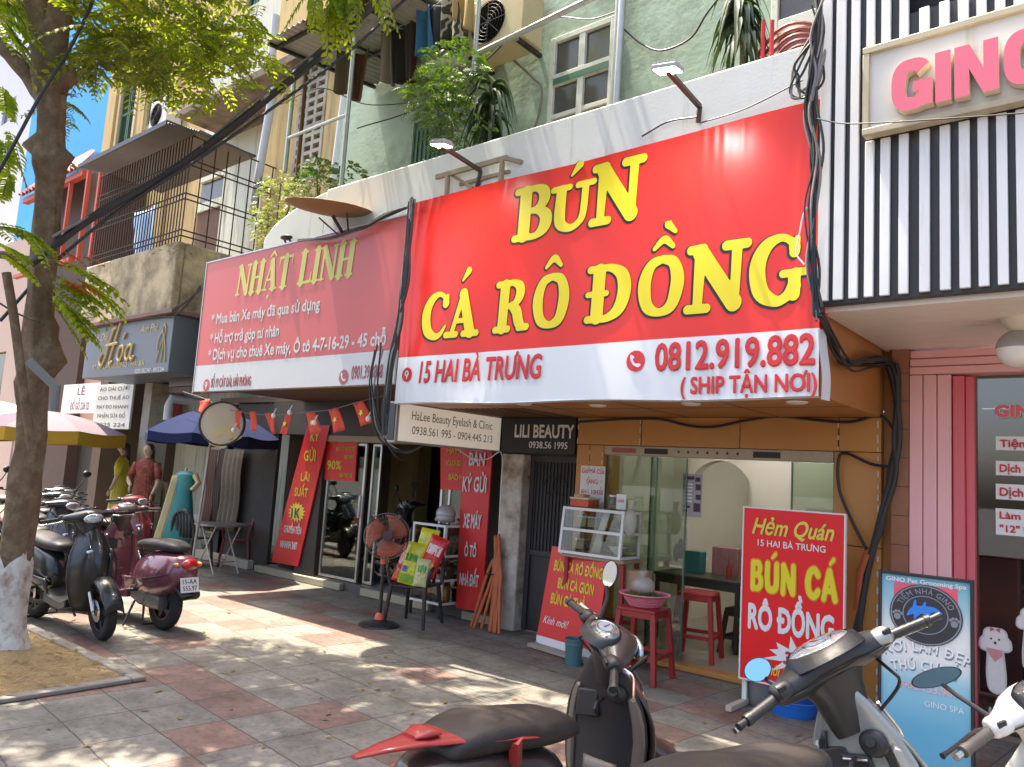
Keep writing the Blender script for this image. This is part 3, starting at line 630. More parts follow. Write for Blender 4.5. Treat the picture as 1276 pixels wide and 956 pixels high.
def block(word, x, z, h, w_, m, side, par, y0, y1, stretch=1.0):
    for c in word:
        mb = MB(); cw_ = {'G': 1.0, 'I': .42, 'N': 1.02, 'O': 1.04}[c]*w_
        if c == 'I': polys = [[(0, 0), (.34, 0), (.34, 1), (0, 1)]]
        elif c == 'N': polys = [[(0, 0), (.31, 0), (.31, .52), (.60, 0), (.92, 0), (.92, 1), (.61, 1), (.61, .48), (.32, 1), (0, 1)]]
        else:
            polys = []; n = 40; a0, a1 = (0, 2*math.pi) if c == 'O' else (rad(38), rad(352))
            def se(a, rx_, rz_, e=2.7): cc, ss = math.cos(a), math.sin(a); return (.47+rx_*abs(cc)**(2/e)*(1 if cc > 0 else -1), .5+rz_*abs(ss)**(2/e)*(1 if ss > 0 else -1))
            outer = [se(a0+(a1-a0)*k/n, .47, .52) for k in range(n+1)]; inner_ = [se(a0+(a1-a0)*k/n, .15, .27) for k in range(n+1)]
            for k in range(n): polys.append([inner_[k], outer[k], outer[k+1], inner_[k+1]])
            if c == 'G': polys.append([(.50, .34), (.942, .34), (.942, .54), (.50, .54)]); polys.append([(.66, .018), (.942, .018), (.942, .339), (.66, .339)])
        for ip_, p_ in enumerate(polys):
            n_ = len(p_); e_ = -.0012*(ip_-n) if (c == 'G' and ip_ >= n) else 0; vs = [(x+a*w_, y, z+b*h) for y in (y0+min(e_, 0)*1.0-(.001 if c == 'G' and ip_ >= n else 0), y1) for a, b in p_]
            mb.mi(0); mb.add(vs, [tuple(range(n_))]); mb.mi(1); mb.add(vs, [(i, (i+1) % n_, n_+(i+1) % n_, n_+i) for i in range(n_)])
        bm_ = build('raised_letter', mb, [m, side], par, smooth=False); x += cw_
block('GINO', g0.x, lz, PY(1112, 78, YF-.16).z-lz-.02, (PY(1250, 108, YF-.16).x-g0.x)/2.42, mat('pink acrylic face', (.80, .16, .23), .35, var=.03), mat('cream letter return', (.80, .66, .50), .5), sbd, YF-.17, YF-.10)
sof = MB()
for k in range(9): sof.box(-1.735+.0, 3.5, YF+.084+k*.19, YF+.084+k*.19+.184, 2.93, 2.96)
sof.box(-1.735, 3.5, YF+.084, 6.99, 2.962, 2.985); build('soffit', sof, mat('cream pvc soffit', (.86, .82, .77), .4, var=.04), ps)
YP = 6.85
M_pink = mat('pink door frame paint', (.90, .50, .51), .45, var=.05, scale=3)
M_pinkd = mat('deep pink paint', (.72, .15, .18), .45, var=.05, scale=3)
bp_ = MB(); bp_.box(-1.675, -1.545, YP-.02, 7.3, 0, 2.928); build('brick_pier', bp_, mat('brown pier', (.36, .16, .09), .75, var=.2, scale=9, bump=.3), ps)
bj = MB()
for k in range(12): bj.box(-1.676, -1.544, YP-.0215, YP-.0195, .2+k*.23, .205+k*.23)
build('joint_line', bj, M_dark, ps)
pf = MB()
for k in range(3): pf.box(-1.54+k*.1, -1.446+k*.1, YP-.03, 7.1, 0, 2.71)
for k in range(3): pf.box(-1.54, 3.2, YP-.03+.012*k, 7.1, 2.715+k*.068, 2.777+k*.068)
pkf = build('door_frame', pf, M_pink, ps, bevel=.006)
build('inner_jamb', MB().box(-1.236, -1.16, YP, 7.0, 0, 2.70).box(-1.157, -1.10, YP+.05, 7.0, 0, 2.70), M_pinkd, pkf, bevel=.004)
sg = build('shop_window', MB().box(-1.095, 3.2, 6.98, 6.99, .05, 2.71), glass('shop window glass', (.80, .80, .78), refl=.3), ps)
hh = MB(); hp = PY(1206, 690, 6.93)
hh.box(hp.x-.02, hp.x+.005, 6.94, 6.975, .75, 1.42); hh.box(hp.x+.02, hp.x+.04, 6.91, 6.94, .7, 1.45)
build('handle', hh, M_steel, sg, bevel=.004)
iw = MB(); iw.box(-1.5, 3.2, 9.4, 9.5, 0, 2.71); iw.box(-1.5, -1.42, 7.3, 9.4, 0, 2.71); build('interior_wall', iw, mat('pet shop interior', (.30, .235, .17), .7, var=.1, scale=2), ps)
build('interior_floor', MB().box(-1.5, 3.2, 6.995, 9.4, 0, .04), mat('pet shop floor', (.22, .17, .13), .3), ps)
build('interior_ceiling', MB().box(-1.5, 3.2, 7.105, 9.4, 2.715, 2.75), M_white, ps)
ct = MB(); ct.box(-1.2, -.2, 8.2, 8.8, .04, 1.0); ct.box(-1.41, -1.0, 8.85, 9.35, .04, 2.1); ct.box(.1, .7, 8.4, 8.9, .04, 1.2); build('counter', ct, mat('dark counter', (.06, .045, .045), .5), ps, bevel=.01)
rdx = PY(1235, 700, 8.0); build('red_cabinet', MB().box(rdx.x-.12, rdx.x+.2, 8.0, 8.19, .04, rdx.z+.05), mat('red lacquer', (.30, .05, .03), .4), ps, bevel=.01)
# stickers on the window glass
def sticker(px0, py0, px1, py1, lines, y=6.965, m=M_whitep, tm=M_redpr):
    a = PY(px0, py1, y); b = PY(px1, py0, y)
    s = build('window_sticker', MB().prism([(a.x, a.z), (b.x, a.z), (b.x, b.z), (a.x, b.z)], -y-.004, -y, Matrix(((1, 0, 0, 0), (0, 0, -1, 0), (0, 1, 0, 0), (0, 0, 0, 1)))), m, sg, bevel=.0)
    n = len(lines)
    for i, (t, fw) in enumerate(lines):
        zh = (b.z-a.z)/n; z = b.z-zh*(i+.76)
        text(t, (a.x+.025, y-.006, z), (a.x+.025+fw, y-.006, z), zh*.52, tm, s, bold=.03, off=.002)
sticker(1241, 545, 1330, 561, [('Tiệm cắt tỉa lông', .62)])
sticker(1241, 577, 1330, 592, [('Dịch vụ spa thú cưng', .62)])
sticker(1241, 607, 1330, 622, [('Dịch vụ tắm sấy', .56)])
sticker(1241, 639, 1330, 666, [('Làm đẹp trọn gói', .6), ('"12" buổi tặng 1', .5)])
gp = PY(1239, 519, 6.96); text('GINO', (gp.x, 6.96, gp.z), (gp.x+.36, 6.96, gp.z), .085, M_whitep, sg, bold=.09, off=.0)
text('GINO', (gp.x, 6.96, gp.z), (gp.x+.36, 6.96, gp.z), .085, M_pinkd, sg, bold=.055, off=.004)
# globe lamp under the soffit
lp = PY(1268, 435, 5.9)
gl = thing('globe_lamp', 'round white globe lamp hanging under the cream soffit of the pet shop', 'lamp', (lp.x, lp.y, 2.93))
gr = .125; gz = lp.z
build('globe', MB().lathe([(gr*math.sin(a), gz-gr*math.cos(a)) for a in [i*math.pi/24 for i in range(0, 13)]], 24, Matrix.Translation((lp.x, lp.y, 0))), mat('opal globe', (.80, .78, .74), .25), gl)
build('clear_dome', MB().lathe([(gr*math.sin(a), gz-gr*math.cos(a)) for a in [i*math.pi/24 for i in range(12, 23)]], 24, Matrix.Translation((lp.x, lp.y, 0))), mat('grey globe top', (.34, .32, .29), .15, spec=.6), gl)
build('ceiling_rose', MB().lathe([(.10, 2.93), (.09, 2.9), (.035, gz+gr*.85), (.0, gz+gr*.8)], 20, Matrix.Translation((lp.x, lp.y, 0))), M_cream, gl)
# ================================================================== BALCONY HOUSE with the caged balcony, and its shop
ch = thing('caged_balcony_house', 'old house with stained concrete balcony enclosed in an iron cage, above the grey tailor sign', 'building', (-14, 8, 0))
BY = 6.0; bx0 = PY(108, 330, BY).x; bx1 = PY(221, 310, BY).x
M_stain = mat('rain stained concrete', (.56, .47, .30), .95, var=.25, scale=9, bump=.5, bscale=22, dirt=(.15, .12, .075), dirt_amt=.72, dirt_scale=1.6)
bl = MB(); bl.box(bx0, bx1, BY, BY+.14, 3.98, 5.25); bl.box(bx1-.14, bx1, BY+.141, 8.6, 3.98, 5.25); bl.box(bx0, bx1-.142, BY+.142, 8.6, 3.98, 4.1)
build('balcony_wall', bl, M_stain, ch, bevel=.03)
M_palewall = mat('pale lime wall', (.66, .68, .56), .9, var=.1, scale=2, bump=.15, dirt=(.22, .21, .16), dirt_amt=.35, streak=True)
hw = MB(); YH = 8.6
d0 = PY(236, 330, YH); d1 = PY(268, 320, YH); dz1 = PY(255, 262, YH).z; t0z = PY(255, 252, YH).z; t1z = PY(255, 226, YH).z
f0 = PY(160, 300, YH).x; f1 = PY(200, 300, YH).x
wallholes(hw, bx0-1.0, -11.6, YH, YH+.2, 0, 12, [(d0.x, d1.x, 4.2, dz1), (d0.x, d1.x, t0z, t1z)])
build('house_wall', hw, M_palewall, ch)
build('balcony_door', MB().box(d0.x, d1.x, YH+.05, YH+.1, 4.2, dz1), mat('worn brown door', (.14, .075, .04), .7, var=.25, scale=6), ch)
build('transom_window', MB().box(d0.x, d1.x, YH+.08, YH+.1, t0z, t1z), M_pane, ch)
# cage of iron bars
cg = MB(); zt = (PY(130, 219, 6.05).z+PY(222, 177, 6.05).z)/2
n = 34
for i in range(n+1):
    x = bx0+.03+(bx1-bx0-.06)*i/n; cg.bar((x, BY+.05, 5.25), (x, BY+.05, zt), .016)
m_ = 11
for i in range(1, m_+1):
    y = BY+.05+(YH-BY-.1)*i/m_; cg.bar((bx1-.05, y, 5.25), (bx1-.05, y, zt), .016)
for z in (5.36, 5.46, 6.0, 6.1, 6.6, 6.7, zt):
    cg.bar((bx0, BY+.05, z), (bx1-.03, BY+.05, z), .02); cg.bar((bx1-.05, BY+.05, z), (bx1-.05, YH, z), .02)
build('cage', cg, mat('dark rusted bars', (.05, .035, .028), .7, .3, var=.3, scale=10), ch, smooth=False)
M_tin = mat('dark corrugated tin', (.13, .12, .115), .5, .4, var=.2, scale=3)
def corr(mb, p00, p01, p10, p11, nu, amp):
    """corrugated sheet: u across the ribs, v along them"""
    p00, p01, p10, p11 = map(Vector, (p00, p01, p10, p11)); nrm = (p10-p00).cross(p01-p00).normalized()
    mb.grid(lambda u, v: tuple(p00*(1-u)*(1-v)+p10*u*(1-v)+p01*(1-u)*v+p11*u*v+nrm*amp*math.sin(u*nu*math.pi*2)), nu*6, 1)
aw = MB(); A0, A1 = PY(98, 214, 5.5), PY(210, 147, 5.5); B0, B1 = PY(130, 219, 6.05), PY(222, 177, 6.05)
za, zb_ = (A0.z+A1.z)/2, (B0.z+B1.z)/2
corr(aw, (A0.x, 5.5, za), (A1.x, 5.5, za), (A0.x, 6.05, zb_), (A1.x, 6.05, zb_), 12, .024)
awn = build('tin_awning', aw, M_tin, ch, solid=.012)
ae = MB(); XS = A1.x; S0, S1 = PX(320, 178, XS), PX(320, 197, XS); yb_ = min(S0.y, 8.3)
ae.box(XS+.005, XS+.03, 5.49, yb_, zb_-.05, za+.04); ae.box(A0.x, XS, 5.47, 5.495, za-.03, za+.05)
build('awning_edge', ae, mat('dark grey sheet', (.06, .06, .068), .5, .2, var=.15), awn)
zr_ = min(S1.z, zb_+.25)
build('awning_roof', MB().add([(A0.x, 6.05, zb_+.01), (XS, 6.05, zb_+.01), (XS, yb_, zr_), (A0.x, yb_, zr_), (A0.x, 6.05, zb_+.04), (XS, 6.05, zb_+.04), (XS, yb_, zr_+.03), (A0.x, yb_, zr_+.03)], [(0, 1, 2, 3), (7, 6, 5, 4), (0, 4, 5, 1), (1, 5, 6, 2), (2, 6, 7, 3), (3, 7, 4, 0)]), M_tin, awn)
# tailor shop below
M_greysign = mat('slate grey sign board', (.13, .155, .18), .4, var=.08, scale=2)
ts = thing('tailor_sign', 'slate grey tailor shop sign with gold script lettering under the stained balcony', 'sign', (-13.9, 5.9, 3))
hy = 5.9; h0 = PY(106, 440, hy).x; h1 = PY(213, 430, hy).x; hz0, hz1 = 3.0, 3.97
build('sign_panel', MB().box(h0, h1, hy, hy+.9, hz0, hz1-.03), M_greysign, ts, bevel=.01)
build('sign_cap', MB().box(h0-.1, h1+.1, hy-.1, hy+.95, hz1-.028, hz1+.05), mat('faded maroon cap', (.20, .12, .10), .7, var=.2), ts, bevel=.01)
M_gold = mat('gold letters', (.58, .45, .22), .4, .3, var=.08)
yl = hy-.004
def script(mb, strokes, F, s):
    for st in strokes:
        pts = [F @ Vector((x*s, y*s, .012)) for x, y in catmull([q[:2] for q in st], 5)]
        mb.tube(pts, [.028*s]+[.05*s]*(len(pts)-2)+[.02*s], 6)
hs = PY(127, 452, hy)
Hs = MB(); F = frame((hs.x, yl, hs.z), (1, 0, 0), (0, 0, 1))
script(Hs, [[(.0, .25), (-.12, .05), (.05, -.1), (.25, .1), (.42, .55), (.62, .95)], [(.5, .92), (.62, .95), (.8, 1.0)], [(.55, -.02), (.68, .3), (.86, .75), (1.02, 1.12), (1.12, 1.2)], [(.2, .48), (.6, .5), (.95, .52)],
            [(.55, -.02), (.62, -.06), (.75, .0)], [(1.3, .42), (1.1, .34), (1.06, .1), (1.2, .0), (1.36, .15), (1.36, .38), (1.25, .42)], [(1.28, .62), (1.42, .78)],
            [(1.85, .42), (1.62, .36), (1.55, .12), (1.68, .0), (1.82, .14), (1.92, .45)], [(1.9, .42), (1.86, .1), (1.96, .0), (2.08, .1)]], F, .62)
build('lettering', Hs, M_gold, ts)
def tpx(s, a, b, h, Y, m, par, **k):
    p, q = PY(*a, Y), PY(*b, Y); z = (p.z+q.z)/2
    return text(s, (p.x, Y, z), (q.x, Y, z), h, m, par, **k)
tpx('Áo Dài', (115, 426), (135, 424), .13, hy, M_gold, ts, shear=.35, off=.006)
tpx('Anh Phú', (175, 415), (197, 412), .13, hy, M_gold, ts, shear=.35, off=.006)
tpx('87 KỲ LÂN DƯƠNG - HẢI BÀ', (115, 462), (180, 455), .09, hy, M_gold, ts, bold=.02, off=.006)
tpx('0225.353.747 - 0912.244', (168, 466), (205, 462), .07, hy, M_whitep, ts, off=.006)
# figure outline in thin strokes
fg = MB(); F = frame((PY(198, 452, hy).x, yl, PY(198, 452, hy).z), (1, 0, 0), (0, 0, 1))
for st in ([(.1, .9), (.05, .75), (.12, .6), (.02, .4), (-.12, .0)], [(.1, .9), (.2, .78), (.16, .6), (.26, .3), (.3, .0)], [(.12, .6), (.14, .3), (.1, .0)], [(.05, .75), (-.1, .6), (-.14, .3)]):
    fg.tube([F @ Vector((x*.7, y*.7, .01)) for x, y in catmull(st, 4)], .009, 5)
build('figure_outline', fg, M_gold, ts)
# dark second board, facing +X side
t2 = thing('dark_sign', 'black board with gold script beside the slate grey tailor sign', 'sign', (-12, 6.4, 3))
e0 = PY(216, 430, 6.4).x; e1 = PY(256, 420, 6.4).x
build('sign_panel', MB().box(e0, e1+.6, 6.4, 6.5, 2.85, 3.97), mat('black glass board', (.03, .026, .024), .3), t2, bevel=.008)
F = frame((PY(220, 450, 6.4).x, 6.396, PY(220, 450, 6.4).z), (1, 0, 0), (0, 0, 1)); H2 = MB()
script(H2, [[(.0, .25), (-.12, .05), (.05, -.1), (.25, .1), (.42, .55), (.62, .95)], [(.55, -.02), (.68, .3), (.86, .75), (1.02, 1.12)], [(.2, .48), (.6, .5), (.95, .52)], [(1.3, .42), (1.1, .34), (1.06, .1), (1.2, .0), (1.36, .15), (1.3, .42)]], F, .55)
build('lettering', H2, mat('dull gold', (.34, .28, .17), .5), t2)
tpx('Áo Dài', (222, 418), (247, 413), .15, 6.4, MATS['dull gold'], t2, shear=.35, off=.006)
# lower shop front of the tailor
tl = thing('tailor_shop', 'dim tailor shop interior with hanging fabrics under the slate grey sign', 'building', (-14, 8, 0))
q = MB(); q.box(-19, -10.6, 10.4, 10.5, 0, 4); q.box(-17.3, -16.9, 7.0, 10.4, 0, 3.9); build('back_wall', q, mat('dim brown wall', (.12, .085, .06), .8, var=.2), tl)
q = MB(); q.box(-12.0, -11.8, 7.0, 7.3, 0, 4.0); build('pillar', q, mat('beige pillar', (.42, .38, .29), .8, var=.1, dirt=(.2, .17, .12), dirt_amt=.3), tl, bevel=.01)
q = MB(); q.box(-14.6, -14.3, 6.7, 7.1, 0, 3.0); build('pillar', q, mat('beige pillar', (.42, .38, .29), .8, var=.1, dirt=(.2, .17, .12), dirt_amt=.3), tl, bevel=.01)
build('lintel', MB().box(-14.29, -12.01, 7.0, 7.2, 2.85, 4.0), mat('grey lintel', (.36, .34, .30), .8, var=.1), tl)
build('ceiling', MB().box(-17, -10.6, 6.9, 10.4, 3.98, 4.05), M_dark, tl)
build('step', MB().box(-16.5, -10.9, 6.9, 10.4, .003, .14), mat('pale step', (.50, .46, .36), .8, var=.12), tl, bevel=.01)
# hanging bolts of cloth, each bolt its own thing
def bolt(px0, px1, pyt, pyb, Y, col, nm, lab, cat='cloth', grp=None, fold=.03, nw=4):
    x0, x1 = PY(px0, (pyt+pyb)/2, Y).x, PY(px1, (pyt+pyb)/2, Y).x; xm = (px0+px1)/2
    z1, z0 = PY(xm, pyt, Y).z, max(PY(xm, pyb, Y).z, .03)
    mb = MB(); ph = random.random()*6
    mb.grid(lambda u, v: (x0+(x1-x0)*u, Y+fold*math.sin(u*nw*6.28+ph+v*1.5)*(.5+v*.6)+.02*math.sin(v*7+ph), z1+(z0-z1)*v), nw*8, 8)
    return solo(nm, mb, mat(nm+' '+lab[:18], col, .85, var=.25, scale=14), lab, cat, grp, solid=.012)
random.seed(11)
bolt(193, 215, 485, 525, 8.2, (.05, .22, .22), 'hanging_fabric', 'teal patterned fabric panel hanging at the tailor shop doorway', grp='fabrics hung in the tailor shop')
bolt(168, 192, 497, 560, 8.4, (.04, .20, .21), 'hanging_fabric', 'dark turquoise fabric hanging left of the blue umbrella', grp='fabrics hung in the tailor shop')
bolt(176, 194, 486, 500, 8.6, (.30, .23, .12), 'hanging_fabric', 'mustard brown fabric hanging high in the tailor shop', grp='fabrics hung in the tailor shop')
bolt(194, 205, 484, 560, 8.7, (.30, .06, .04), 'hanging_fabric', 'red fabric strip hanging in the tailor shop', grp='fabrics hung in the tailor shop')
bolt(214, 226, 490, 530, 8.0, (.26, .05, .05), 'hanging_fabric', 'maroon fabric right of the teal panel', grp='fabrics hung in the tailor shop')
bolt(257, 267, 560, 660, 6.9, (.22, .13, .10), 'hanging_fabric', 'brown curtain length nearest the pole of the blue umbrella', grp='curtain lengths beside the dark shutter')
bolt(267, 276, 560, 660, 6.92, (.15, .11, .09), 'hanging_fabric', 'narrow dark curtain length in the middle of the row', grp='curtain lengths beside the dark shutter')
bolt(276, 299, 560, 662, 6.9, (.24, .20, .15), 'hanging_fabric', 'wide grey brown curtain length next to the dark shutter', grp='curtain lengths beside the dark shutter')
bolt(182, 196, 600, 658, 7.6, (.24, .19, .12), 'hanging_fabric', 'tan cloth length behind the red dressed mannequin', grp='cloth lengths behind the mannequins')
bolt(197, 209, 600, 655, 7.7, (.17, .13, .09), 'hanging_fabric', 'dark tan cloth length right of the red dressed mannequin', grp='cloth lengths behind the mannequins')
bolt(226, 250, 640, 688, 7.0, (.45, .44, .40), 'plastic_sheet', 'crumpled silver plastic sheet behind the folding table', 'sheet', fold=.05)
# white service pipe stub
pt = MB(); a = PY(213, 497, 6.6); pt.tube([a+Vector((0, .6, 0)), a, a+Vector((0, -.02, -.12)), a+Vector((0, -.02, -.38))], .075, 12)
solo('drain_pipe_stub', pt, M_pipe, 'grey elbow of a drain pipe below the black script board', 'pipe')
# ================================================================== YELLOW BUILDING
yb = thing('yellow_building', 'old yellow rendered building with dark green shutters behind the tree', 'building', (-16, 9.5, 0))
YY = 9.4; yx0 = PY(134, 130, YY).x
w = MB(); shs = []
for (pa, pb_, pt_, pbm) in (((150), (168), 100, 180), ((187), (207), 88, 150), ((262), (278), 20, 95), ((306), (322), -10, 70)):
    xa = PY(pa, (pt_+pbm)/2, YY).x; xb = PY(pb_, (pt_+pbm)/2, YY).x; za = PY((pa+pb_)/2, pbm, YY).z; zb = PY((pa+pb_)/2, pt_, YY).z
    shs.append((xa, xb, za, zb))
wallholes(w, yx0, -9.9, YY, YY+.3, 0, 19, shs)
w.box(yx0, yx0+.3, YY+.301, 20, 0, 19)
build('wall', w, M_yellow, yb)
for (xa, xb, za, zb) in shs:
    f = MB(); xm = (xa+xb)/2
    for (a, b) in ((xa, xm-.02), (xm+.02, xb)):
        f.box(a, a+.07, YY+.04, YY+.1, za, zb); f.box(b-.07, b, YY+.04, YY+.1, za, zb)
        for z in (za, (za+zb)/2-.04, zb-.08): f.box(a+.07, b-.07, YY+.042, YY+.098, z, z+.08)
        k = za+.1
        while k < zb-.1: f.bar((a+.07, YY+.07, k), (b-.07, YY+.07, k), .012, .07, up=(0, .6, .8)); k += .075
    s = build('shutter', f, M_greenp, yb, smooth=False)
    build('backing', MB().box(xa, xb, YY+.12, YY+.15, za, zb), M_dark, s)
    build('surround', MB().box(xa-.14, xa-.005, YY-.04, YY-.002, za-.12, zb+.12).box(xb+.005, xb+.14, YY-.04, YY-.002, za-.12, zb+.12).box(xa-.004, xb+.004, YY-.04, YY-.002, zb+.005, zb+.12), mat('pale yellow trim', (.68, .56, .32), .8, var=.08), yb)
# pilasters, cornice, concrete ledge with brown underside
pz = MB()
for p_ in (141, 178, 215): x = PY(p_, 150, YY).x; pz.box(x-.22, x+.22, YY-.09, YY-.003, 6, 18.9)
build('pilaster', pz, M_yellow, yb)
ld = MB(); l0 = PY(232, 148, 7.6); l1 = PY(338, 92, 7.6)
zc = PY(320, 102, 7.6).z
ld.box(l0.x, -10.0, 7.4, 9.39, zc-.12, zc+.06); build('concrete_ledge', ld, mat('brown stained concrete', (.24, .19, .14), .95, var=.25, scale=4, bump=.3, dirt=(.08, .06, .045), dirt_amt=.5), yb, bevel=.02)
# projecting stair bay with breeze blocks beside the green house
SY = 7.7; s0 = PY(332, 180, SY).x; s1 = PY(434, 180, SY).x
k0, k1 = PY(371, 160, SY).x, PY(403, 150, SY).x; kz0, kz1 = PY(388, 222, SY).z, PY(388, 84, SY).z
w = MB(); wallholes(w, s0, s1, SY, SY+.2, 4.2, 12, [(k0, k1, kz0, kz1)]); w.box(s0, s0+.2, SY+.201, 9.39, 4.2, 12)
build('stair_wall', w, M_yellow, yb)
br = MB(); nx_, nz_ = 3, 13
for i in range(nx_+1): x = k0+(k1-k0)*i/nx_; br.box(x-.035, x+.035, SY-.02, SY+.08, kz0, kz1)
for j in range(nz_+1):
    z = kz0+(kz1-kz0)*j/nz_; br.box(k0, k1, SY-.018, SY+.078, z-.035, z+.035)
build('breeze_block', br, mat('grey breeze block', (.46, .42, .34), .9, var=.2, dirt=(.2, .17, .12), dirt_amt=.4), yb)
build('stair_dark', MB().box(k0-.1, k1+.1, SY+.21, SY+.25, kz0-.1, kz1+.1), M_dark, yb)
stn = MB(); 
# downpipes
def pole(nm, a, b, r, m, lab, cat, grp=None, n=10): return solo(nm, MB().tube([a, b], r, n), m, lab, cat, grp)
pole('downpipe', PY(341, 110, 7.4), PY(314, 268, 7.4), .075, M_pipe, 'fat grey downpipe at the left edge of the yellow stair bay', 'pipe', 'pvc downpipes')
pole('downpipe', PY(344, 20, 7.45), PY(337, 92, 7.45), .075, M_pipe, 'pale downpipe running down above the concrete ledge', 'pipe', 'pvc downpipes')
pole('downpipe', PY(429, 120, 7.5), PY(415, 228, 7.5), .06, M_pipe, 'grey downpipe between the yellow stair bay and the green wall', 'pipe', 'pvc downpipes')
# air conditioners
def ac_unit(p, w_, h_, d_, lab, face=-1, col=M_white):
    a = thing('air_conditioner', lab, 'air conditioner', p, 0, 'air conditioner outdoor units')
    build('casing', MB().box(-w_/2, w_/2, -d_/2, d_/2, 0, h_), col, a, world=False, bevel=.02)
    g = MB(); cx = -w_*.12; R = h_*.38
    for k in range(1, 7): g.tube([(cx+R*k/6*math.cos(t), -d_/2-.012, h_/2+R*k/6*math.sin(t)) for t in [i*2*math.pi/24 for i in range(25)]], .005, 4)
    for k in range(8): t = k*math.pi/4; g.bar((cx, -d_/2-.012, h_/2), (cx+R*math.cos(t), -d_/2-.012, h_/2+R*math.sin(t)), .008)
    build('fan_grille', g, M_irondark, a, world=False, smooth=False)
    build('fan_opening', MB().lathe([(.0, -.006), (R, -.006), (R, 0), (0, 0)], 24, Matrix.Translation((cx, -d_/2, h_/2)) @ Matrix.Rotation(rad(90), 4, 'X')), mat('dim fan opening', (.12, .12, .12), .6), a, world=False)
    for q in (-w_/2+.05, w_/2-.1): build('bracket', MB().box(q, q+.05, -d_/2, d_/2+.25, -.05, -.003), M_irondark, a, world=False)
    return a
p = PY(193, 160, 8.9); ac_unit((p.x, 9.15, p.z), 1.0, .85, .42, 'white air conditioner unit on the yellow wall below the shutters')
p = PY(293, 108, 9.0); ac_unit((p.x, 9.15, p.z), .95, .85, .42, 'white air conditioner unit half hidden by leaves on the yellow wall')
p = PY(622, 64, 6.9); ac_unit((p.x, 6.98, p.z), .95, .75, .40, 'yellowed air conditioner unit above the ferns on the green wall', col=mat('yellowed plastic casing', (.50, .42, .24), .6, var=.1))
# corrugated roof over the green house balcony
M_tin2 = mat('weathered grey tin', (.34, .33, .30), .55, .35, var=.15, scale=4, dirt=(.17, .14, .1), dirt_amt=.35)
cr = thing('tin_canopy', 'weathered corrugated tin canopy on steel posts above the washing line', 'canopy', (-8, 6, 7))
ca = MB(); X0_, X1_ = -9.28, -6.75
corr(ca, (X0_, 5.35, 7.42), (X0_, 7.24, 7.62), (X1_, 5.35, 7.42), (X1_, 7.24, 7.62), 22, .016)
cs = build('roof_sheet', ca, M_tin2, cr, solid=.006)
cf = MB(); cf.bar((X0_, 5.5, 7.38), (X1_, 5.5, 7.38), .04); cf.bar((X0_+.03, 5.36, 7.37), (X0_+.03, 7.24, 7.57), .045)
for x in (-8.4, -7.5, -6.8): cf.bar((x, 5.36, 7.37), (x, 7.24, 7.57), .035)
cf.bar((X0_, 6.5, 7.49), (X1_, 6.5, 7.49), .035)
build('frame', cf, M_irondark, cr)
# steel posts and rails on the balcony
pole('steel_post', PY(442, 48, 5.55), PY(424, 245, 5.55), .028, M_galv, 'galvanised post rising in front of the green wall near the broken parapet', 'post', 'steel posts on the balcony')
pole('steel_post', PY(368, 85, 5.6), PY(355, 215, 5.6), .03, M_galv, 'thin post in front of the breeze blocks', 'post', 'steel posts on the balcony')
pole('steel_post', PY(381, 95, 5.9), PY(370, 222, 5.9), .03, M_rust, 'rusty post in front of the breeze blocks', 'post', 'steel posts on the balcony')
pole('steel_post', PY(597, 0, 5.6), PY(590, 92, 5.6), .025, M_galv, 'short grey post rising out of the ferns', 'post', 'steel posts on the balcony')
pole('wall_pipe', PY(776, -10, 7.15), PY(767, 140, 7.15), .045, M_galv, 'galvanised pipe up the green wall right of the window', 'pipe', 'pipes up the green wall')
pole('wall_pipe', PY(770, -10, 7.18), PY(761, 140, 7.18), .022, M_galv, 'thin conduit beside the galvanised pipe on the green wall', 'pipe', 'pipes up the green wall')
pole('washing_rail', PY(597, 66, 5.6), PY(758, -12, 5.6), .03, M_galv, 'pale steel rail slanting up over the window', 'rail')
pole('washing_rail', PY(360, 172, 5.58), PY(432, 143, 5.58), .022, M_galv, 'short rail tying the posts by the breeze blocks', 'rail')
# ================================================================== FAR HOUSES AT THE LEFT
def house(nm, lab, x0, x1, y, d, z1, m, wins=(), roof=None, wm=M_pane):
    t = thing(nm, lab, 'building', ((x0+x1)/2, y, 0))
    b = MB(); wallholes(b, x0, x1, y, y+.3, 0, z1, wins); b.box(x1-.3, x1, y+.301, y+d, 0, z1); b.box(x0, x0+.3, y+.301, y+d, 0, z1); b.box(x0+.301, x1-.301, y+.301, y+d, z1-.3, z1)
    build('wall', b, m, t)
    for (a, c, e, g) in wins: build('window', MB().box(a, c, y+.12, y+.16, e, g), wm, t)
    return t
M_blue = mat('bright blue render', (.06, .40, .80), .8, var=.06, scale=.6, dirt=(.05, .32, .70), dirt_amt=.2)
bxa, bxb = PY(40, 140, 10.2).x, PY(142, 140, 10.2).x
hb = house('blue_building', 'tall building with a plain bright blue wall behind the tree trunk', bxa, bxb+.3, 10.2, 10, 22, M_blue)
ul = MB(); random.seed(4)
rx = PY(95, 212, 8.2)
rh = house('red_roof_house', 'low house with red tiled roof and orange posts left of the caged balcony', PY(72, 260, 8.2).x, PY(123, 260, 8.2).x, 8.2, 4, PY(95, 226, 8.2).z, mat('dark brown boards', (.10, .065, .05), .8, var=.2), [])
ra, rb_, = PY(60, 232, 8.0), PY(128, 232, 8.0); zr = PY(95, 236, 8.0).z
rr = MB(); corr(rr, (ra.x, 7.3, zr), (PY(78, 200, 10.1).x, 10.1, PY(100, 196, 10.1).z), (rb_.x+.2, 7.3, zr), (PY(116, 200, 10.1).x, 10.1, PY(100, 196, 10.1).z), 16, .05)
build('roof', rr, mat('red roof tiles', (.40, .08, .10), .55, var=.15, scale=6), rh, solid=.03)
rp_ = MB()
